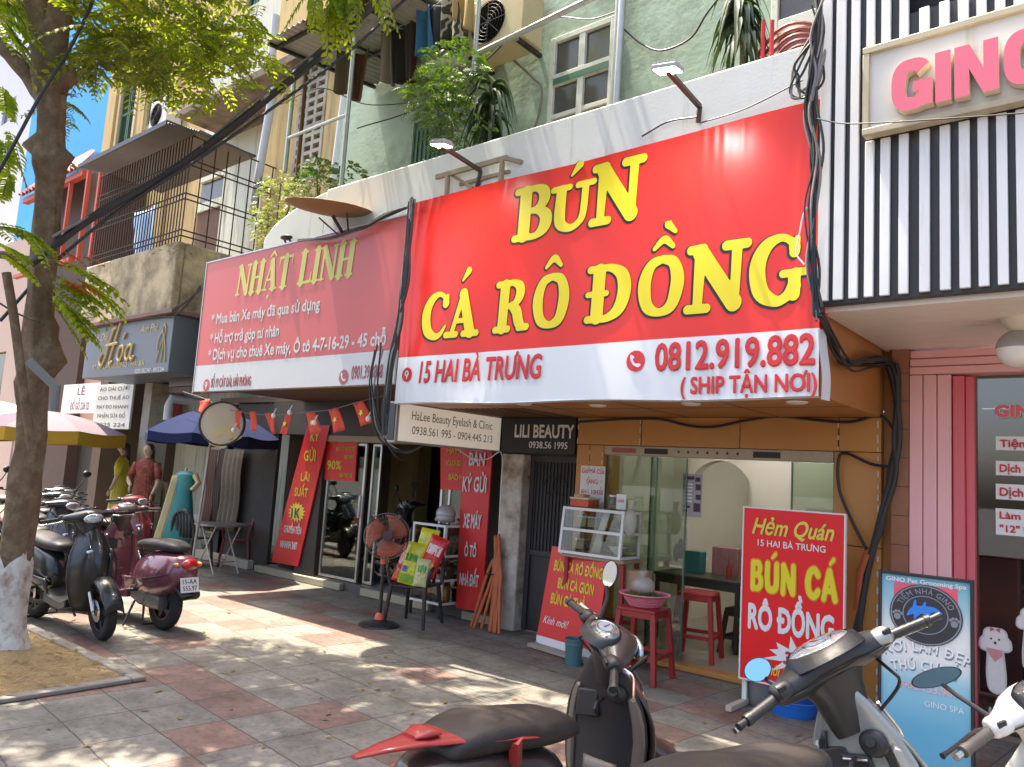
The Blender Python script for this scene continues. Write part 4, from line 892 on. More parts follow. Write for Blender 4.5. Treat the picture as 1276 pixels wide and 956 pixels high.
for p_ in (80, 101, 116): x = PY(p_, 300, 7.5).x; rp_.box(x-.045, x+.045, 7.44, 7.53, PY(95, 326, 7.5).z, zr-.05)
rp_.box(ra.x, rb_.x+.2, 7.40, 7.56, zr-.2, zr-.05); z2 = PY(95, 322, 7.5).z; rp_.box(ra.x, rb_.x, 7.42, 7.54, z2-.05, z2+.05)
build('post', rp_, mat('orange red paint', (.50, .075, .04), .5, var=.1), rh)
house('white_building', 'tall white building behind the trunk at the far left edge', PY(-60, 200, 12).x, PY(39, 200, 12).x, 12, 10, 26, mat('bluish white render', (.62, .64, .68), .8, var=.06, scale=.5),
      [(PY(8, 110, 12).x, PY(22, 110, 12).x, 18, 19.2), (PY(8, 110, 12).x, PY(22, 110, 12).x, 14, 15.2)])
house('beige_house', 'low beige house with plain front at the far left behind the umbrella', PY(-200, 400, 9.5).x, PY(36, 400, 9.5).x, 9.5, 8, 9.2, mat('beige pink render', (.50, .38, .32), .85, var=.1, scale=1),
      [(PY(-20, 480, 9.5).x, PY(2, 480, 9.5).x, 3.2, 5)])
house('peach_house', 'peach coloured house wall left of the slate grey tailor sign', PY(36, 420, 8.4).x, PY(109, 420, 8.4).x, 8.4, 4, PY(80, 355, 8.4).z, mat('peach render', (.56, .36, .24), .85, var=.12, scale=1),
      [(PY(84, 460, 8.4).x, PY(104, 460, 8.4).x, PY(94, 478, 8.4).z, PY(94, 440, 8.4).z), (PY(60, 560, 8.4).x, PY(120, 560, 8.4).x, .3, PY(94, 545, 8.4).z)])
# white trade signs of the next shop
def flat_sign(nm, lab, a, b, Y, m, lines, tm, cat='sign', th=.04, hf=.5):
    p, q = PY(*a, Y), PY(*b, Y)
    t = thing(nm, lab, cat, ((p.x+q.x)/2, Y, q.z)); build('sign_panel', MB().box(p.x, q.x, Y, Y+th, q.z, p.z), m, t, bevel=.004)
    n = len(lines)
    for i, (s, f) in enumerate(lines):
        zh = (p.z-q.z)/n; z = p.z-zh*(i+.75); wd_ = (q.x-p.x)*f; x = (p.x+q.x)/2-wd_/2
        if s: text(s, (x, Y, z), (x+wd_, Y, z), zh*hf, tm, t, bold=.02)
    return t
M_txtd = mat('grey print', (.10, .10, .11), .5)
flat_sign('white_banner', 'white shop banner above the purple and yellow umbrella', (80, 480), (122, 515), 7.4, mat('plain white banner', (.74, .72, .72), .5), [('LÊ', .2), ('ĐỒ GỖ 226 32', .5)], M_txtd, 'banner')  # banner cloth is one even white
flat_sign('notice_board', 'white notice board with five rows of writing beside the tailor shop pillar', (121, 480), (160, 535), 6.9, mat('pale green white board', (.62, .66, .58), .5), [('ÁO DÀI CƯỚI', .8), ('CHO THUÊ ÁO', .85), ('MAY ĐO NHANH', .85), ('NHẬN SỬA ĐỒ', .75), ('0225 224', .8)], M_txtd, 'board', hf=.42)
# ================================================================== SIGNS
SY = 5.2
def zx(a, Y=SY): p = PY(*a, Y); return p.x, p.z
def mark_disc(F, r, m, par, kind, hole):
    """round red emblem with a white pin or receiver"""
    d = MB(); n = 32
    d.add([F @ Vector((r*math.cos(2*math.pi*i/n), r*math.sin(2*math.pi*i/n), 0)) for i in range(n)], [tuple(range(n))])
    o = build('emblem', d, m, par, smooth=False)
    g = MB()
    if kind == 'pin':
        pts = [(.30*r*math.cos(t)*1.35, .14*r+.42*r*math.sin(t)) for t in [i*math.pi/12-.25 for i in range(0, 19)]]+[(0, -.72*r)]
        g.add([F @ Vector((x, y, .003)) for x, y in pts], [tuple(range(len(pts)))])
        o2 = build('pin', g, hole, o, smooth=False)
        g2 = MB(); g2.add([F @ Vector((.17*r*math.cos(2*math.pi*i/16), .2*r+.17*r*math.sin(2*math.pi*i/16), .006)) for i in range(16)], [tuple(range(16))]); build('dot', g2, m, o, smooth=False)
    else:
        st = [[(-.42*r, .42*r, .15*r), (-.40*r, .1*r, .12*r), (-.12*r, -.3*r, .12*r), (.3*r, -.46*r, .15*r)], [(-.46*r, .48*r, .13*r), (-.28*r, .36*r, .13*r)], [(.22*r, -.36*r, .13*r), (.44*r, -.4*r, .13*r)]]
        vs, fs = sdf_glyph([[(x/r, y/r+.5, q/r) for x, y, q in s] for s in st], 0, .04, pad=1.0, w=1.0)
        g.add([F @ Vector((x*r, (y-.5)*r, .003)) for x, y in vs], fs); build('receiver', g, hole, o, smooth=False)
# ---- big noodle banner
bn = thing('noodle_banner', 'big glossy red and white banner with fat yellow letters over the noodle shop', 'banner', (-3.8, SY, 2.36))
BX0, BX1, BZ0, BZ1, BZM = -5.88, -1.725, 2.345, 4.42, 2.81
def wave(x, z):
    w_ = .006*math.sin(x*2.3+z)+.004*math.sin(x*5.1-z*3)
    for cx in (-2.45, -2.62, -2.3, -2.53, -5.55, -5.68, -5.45, -4.6, -3.4):
        d = (x-cx-.10*(BZ1-z)*(cx+2.5)*.8)/.022; w_ += .0042*math.exp(-d*d)*math.exp(-(BZ1-z)/.22)
    for cx, s in ((-1.80, .02), (-1.85, .03), (-5.82, .03), (-5.75, .025)):
        d = (x-cx+.03*math.sin(z*2.2))/s; w_ += .007*math.exp(-d*d)*(.6+.4*math.sin(z*3+cx))
    return SY-w_
M_van = mat('glossy red vinyl', (.76, .024, .014), .30, var=.03, scale=1.2, spec=.5)
M_vanw = mat('glossy white vinyl', (.74, .77, .82), .32, var=.03, scale=1.2, spec=.5)
b = MB(); nu, nv = 240, 44
b.grid(lambda u, v: (BX0+(BX1-BX0)*u, wave(BX0+(BX1-BX0)*u, BZM+(BZ1-.0)*v-BZM*v)-.0, BZM+(BZ1-BZM)*v+(.012*math.sin(u*9) if v == 1 else 0)), nu, nv)
build('red_field', b, M_van, bn, ang=80)
b = MB(); b.grid(lambda u, v: (BX0+(BX1-BX0)*u, wave(BX0+(BX1-BX0)*u, BZ0+(BZM-BZ0)*v), BZ0+(BZM-BZ0)*v+(.008*math.sin(u*14) if v == 0 else 0)), nu, 12)
build('white_field', b, M_vanw, bn, ang=80)
# folded edges round the frame
e = MB()
e.grid(lambda u, v: (BX1+.004*math.sin(v*9)+.012*u, SY-.004+.13*u, 2.81+(BZ1-2.81)*v), 2, 30); build('side_fold', e, M_van, bn, ang=80)
e = MB(); e.grid(lambda u, v: (BX1+.01*math.sin(v*5)+.018*u+.02*(1-v), SY-.004+.12*u, 2.33+(2.81-2.33)*v), 2, 16); build('side_fold', e, M_vanw, bn, ang=80)
e = MB(); e.grid(lambda u, v: (BX0+(BX1-BX0)*u, SY-.004+.07*v, BZ0-.006*v+.008*math.sin(u*14)), 60, 2); build('bottom_hem', e, M_vanw, bn, ang=80)
LB = dict(B=(-4.475, -4.06, 3.795, 4.30), U=(-4.055, -3.60, 3.80, 4.235), N=(-3.62, -3.14, 3.80, 4.345), C=(-5.60, -5.215, 2.965, 3.44), A=(-5.255, -4.825, 2.965, 3.44), R=(-4.64, -4.225, 2.97, 3.455), O=(-4.195, -3.795, 2.975, 3.46),
          D=(-3.625, -3.185, 2.98, 3.465), O2=(-3.14, -2.735, 2.99, 3.475), N2=(-2.715, -2.25, 2.98, 3.51), G=(-2.245, -1.80, 2.99, 3.505))
GK = dict(B='B', U='U', N='N', C='C', A='A', R='R', O='O', D='D', O2='O', N2='N', G='G'); AK = dict(U='acute', A='acute', O='circ', O2='circgrave')
for k, (x0, x1, z0, z1) in LB.items():
    gw, st = GL[GK[k]]
    sh_ = .05
    for (iso, dy, dx, m, nm) in ((.018, .004, -.010, M_blackp, 'letter_shadow'), (-.004, .0065, 0, M_yelp, 'letter')):
        S = list(st)+(ACC[AK[k]] if k in AK else [])
        vs, fs = sdf_glyph(S, iso, .0135, w=gw+.1)
        sx = (x1-x0)/(gw+.03); sz = (z1-z0)
        mb = MB()
        for (x, y) in vs: mb.v.append((x0+(x+.05)*sx+dx+(y-.5)*.02, wave(x0+x*sx, z0+y*sz)-dy, z0+y*sz-(.006 if iso > 0 else 0)))
        mb.f = fs; mb.m = [0]*len(fs)
        build(nm, mb, m, bn, smooth=False)
YT = SY-.016
mark_disc(frame((PY(507, 467, YT).x, YT, PY(507, 467, YT).z), (1, 0, 0), (0, 0, 1)), .072, M_redpr, bn, 'pin', M_vanw)
p, q = PY(521, 477, YT), PY(674, 470, YT); zb = (p.z+q.z)/2
text('15 HAI BÀ TRƯNG', (p.x, YT, zb), (q.x, YT, zb), .205, M_redpr, bn, bold=.03, shear=.12, off=0)
mark_disc(frame((PY(792, 450, YT).x, YT, PY(792, 450, YT).z), (1, 0, 0), (0, 0, 1)), .083, M_redpr, bn, 'phone', M_vanw)
p, q = PY(815, 462, YT), PY(1016, 452, YT); zb = (p.z+q.z)/2-.002
text('0812.919.882', (p.x, YT, zb), (q.x, YT, zb), .205, M_redpr, bn, bold=.035, off=0)
p, q = PY(847, 494, YT), PY(1018, 491, YT); zb = max((p.z+q.z)/2, 2.385)
text('( SHIP TẬN NƠI)', (p.x, YT, zb), (q.x, YT, zb), .12, M_redpr, bn, bold=.032, off=0)
# ---- faded red sign of the motorbike shop
M_nl = mat('sun faded red board', (.64, .125, .12), .34, var=.06, scale=1.0, spec=.4)
nl = thing('used_motorbike_sign', 'faded red and white sign board reading NHẬT LINH above the motorbike shop', 'sign', (-7.9, SY, 2.55))
NX0, NX1, NZ0, NZ1, NZM = -9.92, -5.93, 2.55, 4.31, 2.90
build('board', MB().box(NX0, NX1, SY, SY+.1, NZM, NZ1), M_nl, nl)
build('white_strip', MB().box(NX0, NX1, SY, SY+.1, NZ0, NZM-.002), mat('dull white board', (.62, .64, .66), .35, var=.04), nl)
build('board_frame', MB().box(NX0-.02, NX0-.002, SY-.006, SY+.11, NZ0-.02, NZ1+.02).box(NX0-.002, NX1, SY-.006, SY+.11, NZ1+.002, NZ1+.02), M_galv, nl)
build('back_frame', MB().box(NX0, NX1, SY+.12, SY+.2, NZ0, NZ0+.06).box(NX0, NX1, SY+.12, SY+.2, NZ1-.06, NZ1), M_rust, nl)
YN = SY-.004
M_nly = mat('faded yellow print', (.62, .60, .13), .4); M_nlw = mat('faded white print', (.70, .70, .70), .4); M_nlr = mat('faded red print', (.46, .10, .11), .4)
def nline(s, a, b, h, m, zo=0, **k):
    p, q = PY(*a, YN), PY(*b, YN); z = (p.z+q.z)/2+zo
    text(s, (p.x, YN, z), (q.x, YN, z), h, m, nl, off=.001, **k)
# serif capitals built from strokes
def thick_line(word, xs, z0, h, gap, m, par, Y, thick=.13, thin=.055):
    """high contrast serif capitals"""
    G = {'N': (.86, [[(.12, .04, thin), (.12, .96, thin)], [(.14, .93, thick*.9), (.70, .07, thick*.9)], [(.74, .04, thin), (.74, .96, thin)], [(0, .04, .03), (.26, .04, .03)], [(0, .96, .03), (.2, .96, .03)], [(.6, .96, .03), (.88, .96, .03)]]),
         'H': (.9, [[(.2, .05, thick), (.2, .95, thick)], [(.7, .05, thick), (.7, .95, thick)], [(.2, .5, .04), (.7, .5, .04)], [(.02, .04, .03), (.38, .04, .03)], [(.02, .96, .03), (.38, .96, .03)], [(.52, .04, .03), (.88, .04, .03)], [(.52, .96, .03), (.88, .96, .03)]]),
         'Ậ': (.88, [[(.12, .04, .035), (.40, .95, .04)], [(.42, .9, thick), (.66, .07, thick)], [(.24, .34, .035), (.56, .34, .035)], [(0, .04, .03), (.26, .04, .03)], [(.46, .04, .03), (.86, .04, .03)], [(.26, 1.06, .03), (.44, 1.2, .05)], [(.44, 1.2, .05), (.62, 1.06, .03)], [(.42, -.2, .07), (.43, -.2, .07)]]),
         'T': (.8, [[(.4, .05, thick), (.4, .95, thick)], [(.04, .95, .045), (.76, .95, .045)], [(.04, .95, .04), (.03, .72, .02)], [(.76, .95, .04), (.78, .72, .02)], [(.2, .04, .03), (.6, .04, .03)]]),
         'L': (.76, [[(.2, .05, thick), (.2, .95, thick)], [(.02, .96, .03), (.4, .96, .03)], [(.02, .04, .035), (.7, .05, .05)], [(.7, .06, .05), (.72, .32, .02)]]),
         'I': (.44, [[(.2, .05, thick), (.2, .95, thick)], [(.02, .04, .03), (.38, .04, .03)], [(.02, .96, .03), (.38, .96, .03)]])}
    tot = sum(G[c][0] for c in word if c != ' ')+sum(.45 if c == ' ' else 0 for c in word); sc = (xs[1]-xs[0])/tot; x = xs[0]
    mb = MB()
    for c in word:
        if c == ' ': x += .45*sc; continue
        w_, st = G[c]
        vs, fs = sdf_glyph([[(a, b_, max(r-.0, .01)) for a, b_, r in s] for s in st], 0, .016, w=w_)
        mb.add([(x+a*sc+b_*h*.10, Y, z0+b_*h) for a, b_ in vs], fs); x += w_*sc
    return build('lettering', mb, m, par, smooth=False)
p, q = PY(293, 369, YN), PY(441, 343, YN)
thick_line('NHẬT LINH', (p.x, q.x-.03), (p.z+q.z)/2, .40, .05, M_nly, nl, YN-.001)
nline('* Mua bán Xe máy đã qua sử dụng', (263, 402), (398, 388), .135, M_nlw, bold=.035)
nline('* Hỗ trợ trả góp tư nhân', (261, 430), (347, 421), .135, M_nlw, bold=.035, zo=.02)
nline('* Dịch vụ cho thuê Xe máy, Ô tô 4-7-16-29 - 45 chỗ', (258, 455), (480, 435), .14, M_nlw, bold=.035, zo=.055)
nline('SỐ 19 CÁT DÀI, HẢI PHÒNG', (262, 483), (312, 480), .115, M_nlr, bold=.03)
nline('0901.39.3868', (437, 473), (476, 470), .14, M_nlr, bold=.03)
mark_disc(frame((PY(257, 480, YN).x, YN, PY(257, 480, YN).z), (1, 0, 0), (0, 0, 1)), .08, M_nlr, nl, 'pin', M_nlw)
mark_disc(frame((PY(428, 470, YN).x, YN, PY(428, 470, YN).z), (1, 0, 0), (0, 0, 1)), .08, M_nlr, nl, 'phone', M_nlw)
# ---- light box of the beauty clinic, square to the facade
hl = thing('beauty_lightbox', 'cream light box sign of the beauty clinic jutting out under the red banner', 'sign', (-6.0, 6.2, 1.98))
M_lb = mat('cream light box face', (.84, .76, .64), .4, var=.03, emit=.10)  # faint glow added to brighten the face
build('box', MB().box(-6.10, -5.955, 5.30, 6.94, 1.965, 2.385), mat('aluminium box frame', (.50, .50, .48), .4, .5), hl, bevel=.006)
build('face', MB().box(-5.956, -5.95, 5.34, 6.93, 1.985, 2.365), M_lb, hl)
build('end_cap', MB().box(-6.08, -5.975, 5.292, 5.301, 1.985, 2.365), mat('dark tinted cap', (.06, .065, .08), .25), hl)
def yline(s, a, b, h, m, par, X, **k):
    p, q = PX(*a, X), PX(*b, X); z = (p.z+q.z)/2
    text(s, (X, p.y, z), (X, q.y, z), h, m, par, off=.002, **k)
yline('HaLee Beauty Eyelash & Clinic', (513, 523), (613, 536), .095, M_txtd, hl, -5.949, bold=.004)
yline('0938.561 995 - 0904.445 213', (513, 541), (613, 552), .085, M_txtd, hl, -5.949, bold=.008)
# ---- black beauty sign above the passage
bs = thing('beauty_sign', 'black sign with white LILI BEAUTY lettering above the iron passage door', 'sign', (-5.2, 6.85, 1.95))
build('sign_panel', MB().box(-5.845, -4.815, 6.84, 6.925, 1.965, 2.366), mat('matt black board', (.016, .014, .014), .5), bs, bevel=.004)
p, q = PY(641, 538, 6.83), PY(716, 538, 6.83)
text('LILI BEAUTY', (p.x, 6.836, 2.145), (-4.83, 6.836, 2.145), .14, M_whitep, bs, bold=.03)
text('0938.56 1995', (PY(659, 552, 6.83).x, 6.836, 2.025), (PY(707, 552, 6.83).x, 6.836, 2.025), .075, M_whitep, bs, bold=.01)
# ---- leaning red banners of the motorbike shop
def leaning(nm, lab, tl, tr, blp, brp, Yt, Yb, lines, m=M_redp, bend=0.0, cat='banner'):
    T0, T1, B0, B1 = PY(*tl, Yt), PY(*tr, Yt), PY(*blp, Yb), PY(*brp, Yb)
    t = thing(nm, lab, cat, ((B0+B1)/2)[:])
    nrm = (T1-T0).cross(T0-B0).normalized(); nrm = nrm if nrm.y < 0 else -nrm
    mb = MB(); P = lambda u, v: B0*(1-u)*(1-v)+B1*u*(1-v)+T0*(1-u)*v+T1*u*v+nrm*bend*math.sin(math.pi*u)
    mb.grid(lambda u, v: tuple(P(u, v)), 8, 12); mb.grid(lambda u, v: tuple(P(u, v)-nrm*.02), 8, 12)
    build('panel', mb, m, t)
    for (s, u0, u1, v, h, lm, kw) in lines:
        a, c = P(u0, v)+nrm*(.008+bend), P(u1, v)+nrm*(.008+bend)
        text(s, a, c, h, lm, t, up=(T0-B0), off=0, bold=kw)
    return t, P, nrm
M_yelo = mat('dull yellow print', (.72, .58, .06), .5)
t, P, nr = leaning('vertical_banner', 'narrow red vertical banner with 1K starburst beside the dark shop pillar', (383, 530), (411, 530), (338, 700), (371, 706), 6.92, 6.92,
  [('KÝ', .32, .70, .885, .13, M_yelo, .03), ('GỬI', .25, .75, .745, .15, M_yelo, .03), ('LÃI', .34, .70, .60, .11, M_yelo, .03), ('SUẤT', .24, .78, .49, .12, M_yelo, .03),
   ('CHUYỂN TIỀN', .18, .86, .225, .10, M_nlw, .03), ('NHANH 24/7', .20, .84, .115, .10, M_nlw, .03)])
sbm = MB(); c = P(.5, .375)+nr*.006; F = frame(c, (1, 0, 0), P(.5, .6)-P(.5, .3)); n = 32
sbm.add([F @ Vector(((.21 if i % 2 else .15)*math.cos(i*math.pi/16), (.21 if i % 2 else .15)*.72*math.sin(i*math.pi/16), 0)) for i in range(n)], [tuple(range(n))]); st = build('starburst', sbm, M_yelo, t, smooth=False)
text('1K', P(.32, .335)+nr*.010, P(.68, .335)+nr*.010, .14, mat('dark green print', (.02, .07, .03), .5), st, up=P(.5, .6)-P(.5, .3), off=0, bold=.03)
leaning('vertical_banner', 'tall red banner reading BÁN KÝ GỬI XE MÁY beside the orange hoses', (577, 552), (614, 552), (568, 757), (600, 763), 6.90, 6.82,
  [('BÁN', .28, .82, .86, .15, M_nlw, .03), ('KÝ GỬI', .08, .92, .70, .17, M_nlw, .03), ('XE MÁY', .18, .82, .48, .16, M_nlw, .03), ('Ô TÔ', .28, .72, .31, .13, M_nlw, .03), ('NHÀ ĐẤT', .14, .86, .14, .13, M_nlw, .03)], bend=.012)
leaning('glass_poster', 'red poster reading KÝ GỬI 90% stuck on the left glass door', (407, 541), (446, 541), (404, 598), (442, 600), 6.985, 6.985,
  [('KÝ GỬI', .15, .62, .82, .07, M_yelo, .02), ('ĐỒ CŨ XE Ô TÔ', .35, .95, .64, .05, M_yelo, .02), ('XE MÁY', .62, .95, .47, .05, M_yelo, .02), ('90%', .08, .55, .24, .12, M_yelo, .03), ('GIÁ TRỊ XE', .5, .92, .08, .05, M_yelo, .02)], cat='poster')
leaning('glass_poster', 'red poster with yellow writing behind the tall red banner on the right glass door', (549, 555), (592, 555), (549, 610), (592, 611), 6.985, 6.985,
  [('MÁY TÍNH', .2, .9, .82, .06, M_yelo, .02), ('ICLOUD HỎNG', .18, 1.0, .54, .065, M_yelo, .02), ('BÁO HÃNG', .25, .95, .22, .07, M_yelo, .02)], cat='poster')
# ---- opening hours paper on the orange pillar
a, b2 = PY(724, 580, 6.855), PY(752, 628, 6.855)
oh = thing('opening_hours_paper', 'white paper with red opening hours taped on the orange pillar', 'notice', ((a.x+b2.x)/2, 6.86, b2.z))
build('paper', MB().box(a.x, b2.x, 6.857, 6.861, b2.z-.05, a.z), M_whitep, oh)
H_ = a.z-b2.z+.05
for i, (s, f) in enumerate((('Giờ Mở Cửa', .92), ('SÁNG:', .5), ('6H - 10H30', .9), ('CHIỀU:', .55))):
    wd_ = (b2.x-a.x)*f; xc = (a.x+b2.x)/2; z = a.z-H_*(i+.72)/4
    text(s, (xc-wd_/2, 6.855, z), (xc+wd_/2, 6.855, z), .048, M_redpr, oh, bold=.03, off=0)
# ---- red board at the left, on a low white foot
t, P, nr = leaning('menu_board', 'leaning red menu board with yellow dish names left of the food cabinet', (683, 691), (767, 704), (673, 797), (758, 822), 6.62, 6.50, [], m=M_redp, cat='menu board') if False else (None, None, None)
bl0, br0 = PZ(671, 806), PZ(757, 831)
ux = Vector((.985, -.17, 0)).normalized(); wdt = .80; o0 = Vector((-4.91, 6.47, .02)); nrm = Vector((ux.y, -ux.x, 0)); 
upv = Vector((0, 0, 1))*.985-nrm*.16
mbd = thing('menu_board', 'leaning red menu board with yellow dish names left of the food cabinet', 'menu board', o0)
def MP(u, v): return o0+ux*(u*wdt)+upv*(v*1.0)
m_ = MB(); 
for k in (0, -.025): m_.add([MP(0, .10)+nrm*k, MP(1, .10)+nrm*k, MP(1, 1)+nrm*k, MP(0, 1)+nrm*k], [(0, 1, 2, 3)])
m_.add([MP(0, .1), MP(0, .1)-nrm*.025, MP(0, 1)-nrm*.025, MP(0, 1)], [(0, 1, 2, 3)]); m_.add([MP(1, .1), MP(1, .1)-nrm*.025, MP(1, 1)-nrm*.025, MP(1, 1)], [(0, 1, 2, 3)]); m_.add([MP(0, 1), MP(0, 1)-nrm*.025, MP(1, 1)-nrm*.025, MP(1, 1)], [(0, 1, 2, 3)])
build('panel', m_, mat('bright red print board', (.72, .03, .028), .4, var=.05), mbd)
m_ = MB(); m_.bar(MP(-.0, .065)-nrm*.012, MP(1, .065)-nrm*.012, .026, .075); build('bottom_rail', m_, M_whitep, mbd)
m_ = MB(); m_.bar(MP(-.02, .01)+nrm*.05, MP(1.02, .01)+nrm*.05, .09, .035); m_.bar(MP(.02, .02), MP(.02, .02)-nrm*.3, .05, .03); m_.bar(MP(.98, .02), MP(.98, .02)-nrm*.3, .05, .03); build('foot', m_, mat('grey wood', (.32, .29, .24), .8, var=.2), mbd)
for (s, u0, u1, v, h, lm, bd, sh_) in (('15 HAI BÀ TRƯNG', .18, .94, .935, .055, M_whitep, .015, 0), ('BÚN CÁ RÔ ĐỒNG', .10, .94, .765, .10, M_yelp, .03, 0), ('BÚN CÁ GIÒN', .22, .84, .60, .10, M_yelp, .03, 0), ('BÚN CÁ THẢ', .14, .74, .44, .10, M_yelp, .03, 0), ('Kính mời!', .07, .52, .235, .075, M_whitep, .0, .4)):
    text(s, MP(u0, v)+nrm*.005, MP(u1, v)+nrm*.005, h, lm, mbd, up=upv, off=0, bold=bd, shear=sh_)
# ---- standing red board at the right of the doorway
hq = thing('standing_board', 'upright red standing board on wooden legs reading BÚN CÁ RÔ ĐỒNG in the doorway', 'menu board', (-2.24, 6.2, 0))
HX0, HX1, HY, HZ0, HZ1 = -2.645, -1.835, 6.2, .22, 1.575
M_hq = mat('vivid red print board', (.80, .006, .010), .38, var=.03)
build('panel', MB().box(HX0+.012, HX1-.012, HY, HY+.025, HZ0, HZ1-.012), M_hq, hq)
f = MB(); f.box(HX0, HX0+.011, HY-.006, HY+.03, HZ0-.012, HZ1); f.box(HX1-.011, HX1, HY-.006, HY+.03, HZ0-.012, HZ1); f.box(HX0+.011, HX1-.011, HY-.006, HY+.03, HZ1-.011, HZ1); f.box(HX0+.011, HX1-.011, HY-.006, HY+.03, HZ0-.012, HZ0)
build('edge_frame', f, M_white, hq)
M_ww = mat('pale raw wood', (.52, .46, .36), .8, var=.15, scale=8)
for x in (HX0+.035, HX1-.035):
    build('leg', MB().box(x-.02, x+.02, HY+.031, HY+.06, .05, 1.3), M_white, hq, bevel=.003)
    build('foot', MB().box(x-.025, x+.025, HY-.26, HY+.34, .004, .05), M_ww, hq, bevel=.006)
def ht(s, u0, u1, v, h, m, bold=.02, shear=0, off=.004, par=hq, rise=0.0):
    W_ = HX1-HX0; z = HZ0+(HZ1-HZ0)*v
    return text(s, (HX0+W_*u0, HY-.001, z), (HX0+W_*u1, HY-.001, z+rise), h, m, par, bold=bold, shear=shear, off=off)
M_hy = mat('golden print', (.86, .62, .08), .4)
M_hr = mat('orange edge print', (.80, .25, .02), .4)
ht('Hẻm Quán', .10, .90, .845, .125, mat('dark red print', (.30, .01, .01), .5), bold=.05, shear=.35, off=.003)
ht('Hẻm Quán', .10, .90, .845, .125, M_hy, bold=.028, shear=.35, off=.006)
ht('15 HAI BÀ TRƯNG', .16, .82, .775, .05, M_whitep, bold=.015)
# fat round capitals
RG = {'B': (.7, [[(.17, .1, .11), (.17, .9, .11)], [(.17, .9, .09), (.42, .9, .1), (.5, .74, .11), (.4, .56, .09), (.2, .53, .08)], [(.2, .53, .08), (.46, .5, .1), (.56, .3, .12), (.44, .11, .1), (.17, .1, .09)]]),
      'Ú': (.74, [[(.15, .9, .115), (.14, .4, .12), (.2, .16, .12), (.37, .1, .11), (.54, .18, .12), (.58, .42, .12), (.57, .9, .115)], [(.36, 1.12, .05), (.5, 1.24, .07)]]),
      'N': (.76, [[(.14, .08, .11), (.14, .9, .11)], [(.16, .88, .12), (.56, .12, .12)], [(.59, .1, .11), (.59, .9, .11)]]),
      'C': (.7, [[(.56, .76, .115), (.42, .9, .11), (.22, .8, .12), (.13, .5, .125), (.2, .2, .12), (.4, .09, .11), (.57, .24, .115)]]),
      'Á': (.76, [[(.12, .08, .105), (.34, .9, .11)], [(.36, .9, .11), (.6, .08, .115)], [(.24, .32, .09), (.5, .32, .09)], [(.38, 1.14, .05), (.52, 1.27, .07)]])}
def fat(word, u0, u1, v, h):
    W_ = HX1-HX0; tot = sum(.35 if c == ' ' else RG[c][0] for c in word); sc = W_*(u1-u0)/tot; x = HX0+W_*u0; z0 = HZ0+(HZ1-HZ0)*v
    A = MB(); B_ = MB()
    for c in word:
        if c == ' ': x += .35*sc; continue
        for mb, iso, y in ((A, .0, HY-.012), (B_, .045, HY-.006)):
            vs, fs = sdf_glyph(RG[c][1], iso, .02, w=RG[c][0]); mb.add([(x+a*sc, y, z0+b_*h) for a, b_ in vs], fs)
        x += RG[c][0]*sc
    build('letter_edge', B_, M_hr, hq, smooth=False); build('lettering', A, M_yelp, hq, smooth=False)
fat('BÚN CÁ', .09, .95, .51, .245)
ht('RÔ ĐỒNG', .08, .91, .295, .185, M_whitep, bold=.045)
sb_ = MB(); cx, cz = HX0+(HX1-HX0)*.56, HZ0+(HZ1-HZ0)*.165
pts = []
for i in range(22):
    a = i*math.pi/11; r = (.23 if i % 2 == 0 else .125)*(1+.18*math.sin(i*2.3)); pts.append((cx+r*1.1*math.cos(a), HY-.004, cz+r*.62*math.sin(a)))
sb_.add(pts, [tuple(range(22))]); sbo = build('starburst', sb_, M_whitep, hq, smooth=False)
ht('30K', .44, .70, .13, .09, M_redpr, bold=.05, shear=.2, off=.009, par=sbo)
ht('Kính mời !', .10, .46, .05, .085, M_hy, bold=.015, shear=.35)
# ---- pet salon stand at the far right
gx0, gx1, gY = -1.42, -.885, 5.5
gs = thing('pet_salon_board', 'black framed pet salon board with round dark emblem on a blue and white ground', 'display board', ((gx0+gx1)/2, gY, 0))
f = MB(); f.box(gx0, gx0+.018, gY-.015, gY+.03, .03, 1.25); f.box(gx1-.018, gx1, gY-.015, gY+.03, .03, 1.25); f.box(gx0+.018, gx1-.018, gY-.015, gY+.03, 1.232, 1.25); f.box(gx0+.018, gx1-.018, gY-.015, gY+.03, .03, .06)
build('frame', f, M_black, gs, bevel=.003)
gm = bpy.data.materials.new('printed blue white ground'); gm.use_nodes = True
n_ = gm.node_tree; b_ = n_.nodes['Principled BSDF']; tcx = n_.nodes.new('ShaderNodeTexCoord'); sp = n_.nodes.new('ShaderNodeSeparateXYZ'); rp = n_.nodes.new('ShaderNodeValToRGB'); mr = n_.nodes.new('ShaderNodeMath'); mr.operation = 'MULTIPLY'; mr.inputs[1].default_value = 1/1.25
n_.links.new(tcx.outputs['Object'], sp.inputs[0]); n_.links.new(sp.outputs[2], mr.inputs[0]); n_.links.new(mr.outputs[0], rp.inputs['Fac']); n_.links.new(rp.outputs['Color'], b_.inputs['Base Color']); b_.inputs['Roughness'].default_value = .4
el = rp.color_ramp.elements; el[0].position = .25; el[0].color = (.10, .36, .55, 1); el[1].position = 1; el[1].color = (.12, .38, .52, 1)
for ps_, cl_ in ((.48, (.25, .52, .65, 1)), (.60, (.72, .74, .73, 1)), (.74, (.66, .72, .72, 1)), (.86, (.30, .52, .60, 1))): x = el.new(ps_); x.color = cl_
build('poster', MB().box(gx0+.019, gx1-.019, gY, gY+.012, .061, 1.231), gm, gs)
W_ = gx1-gx0
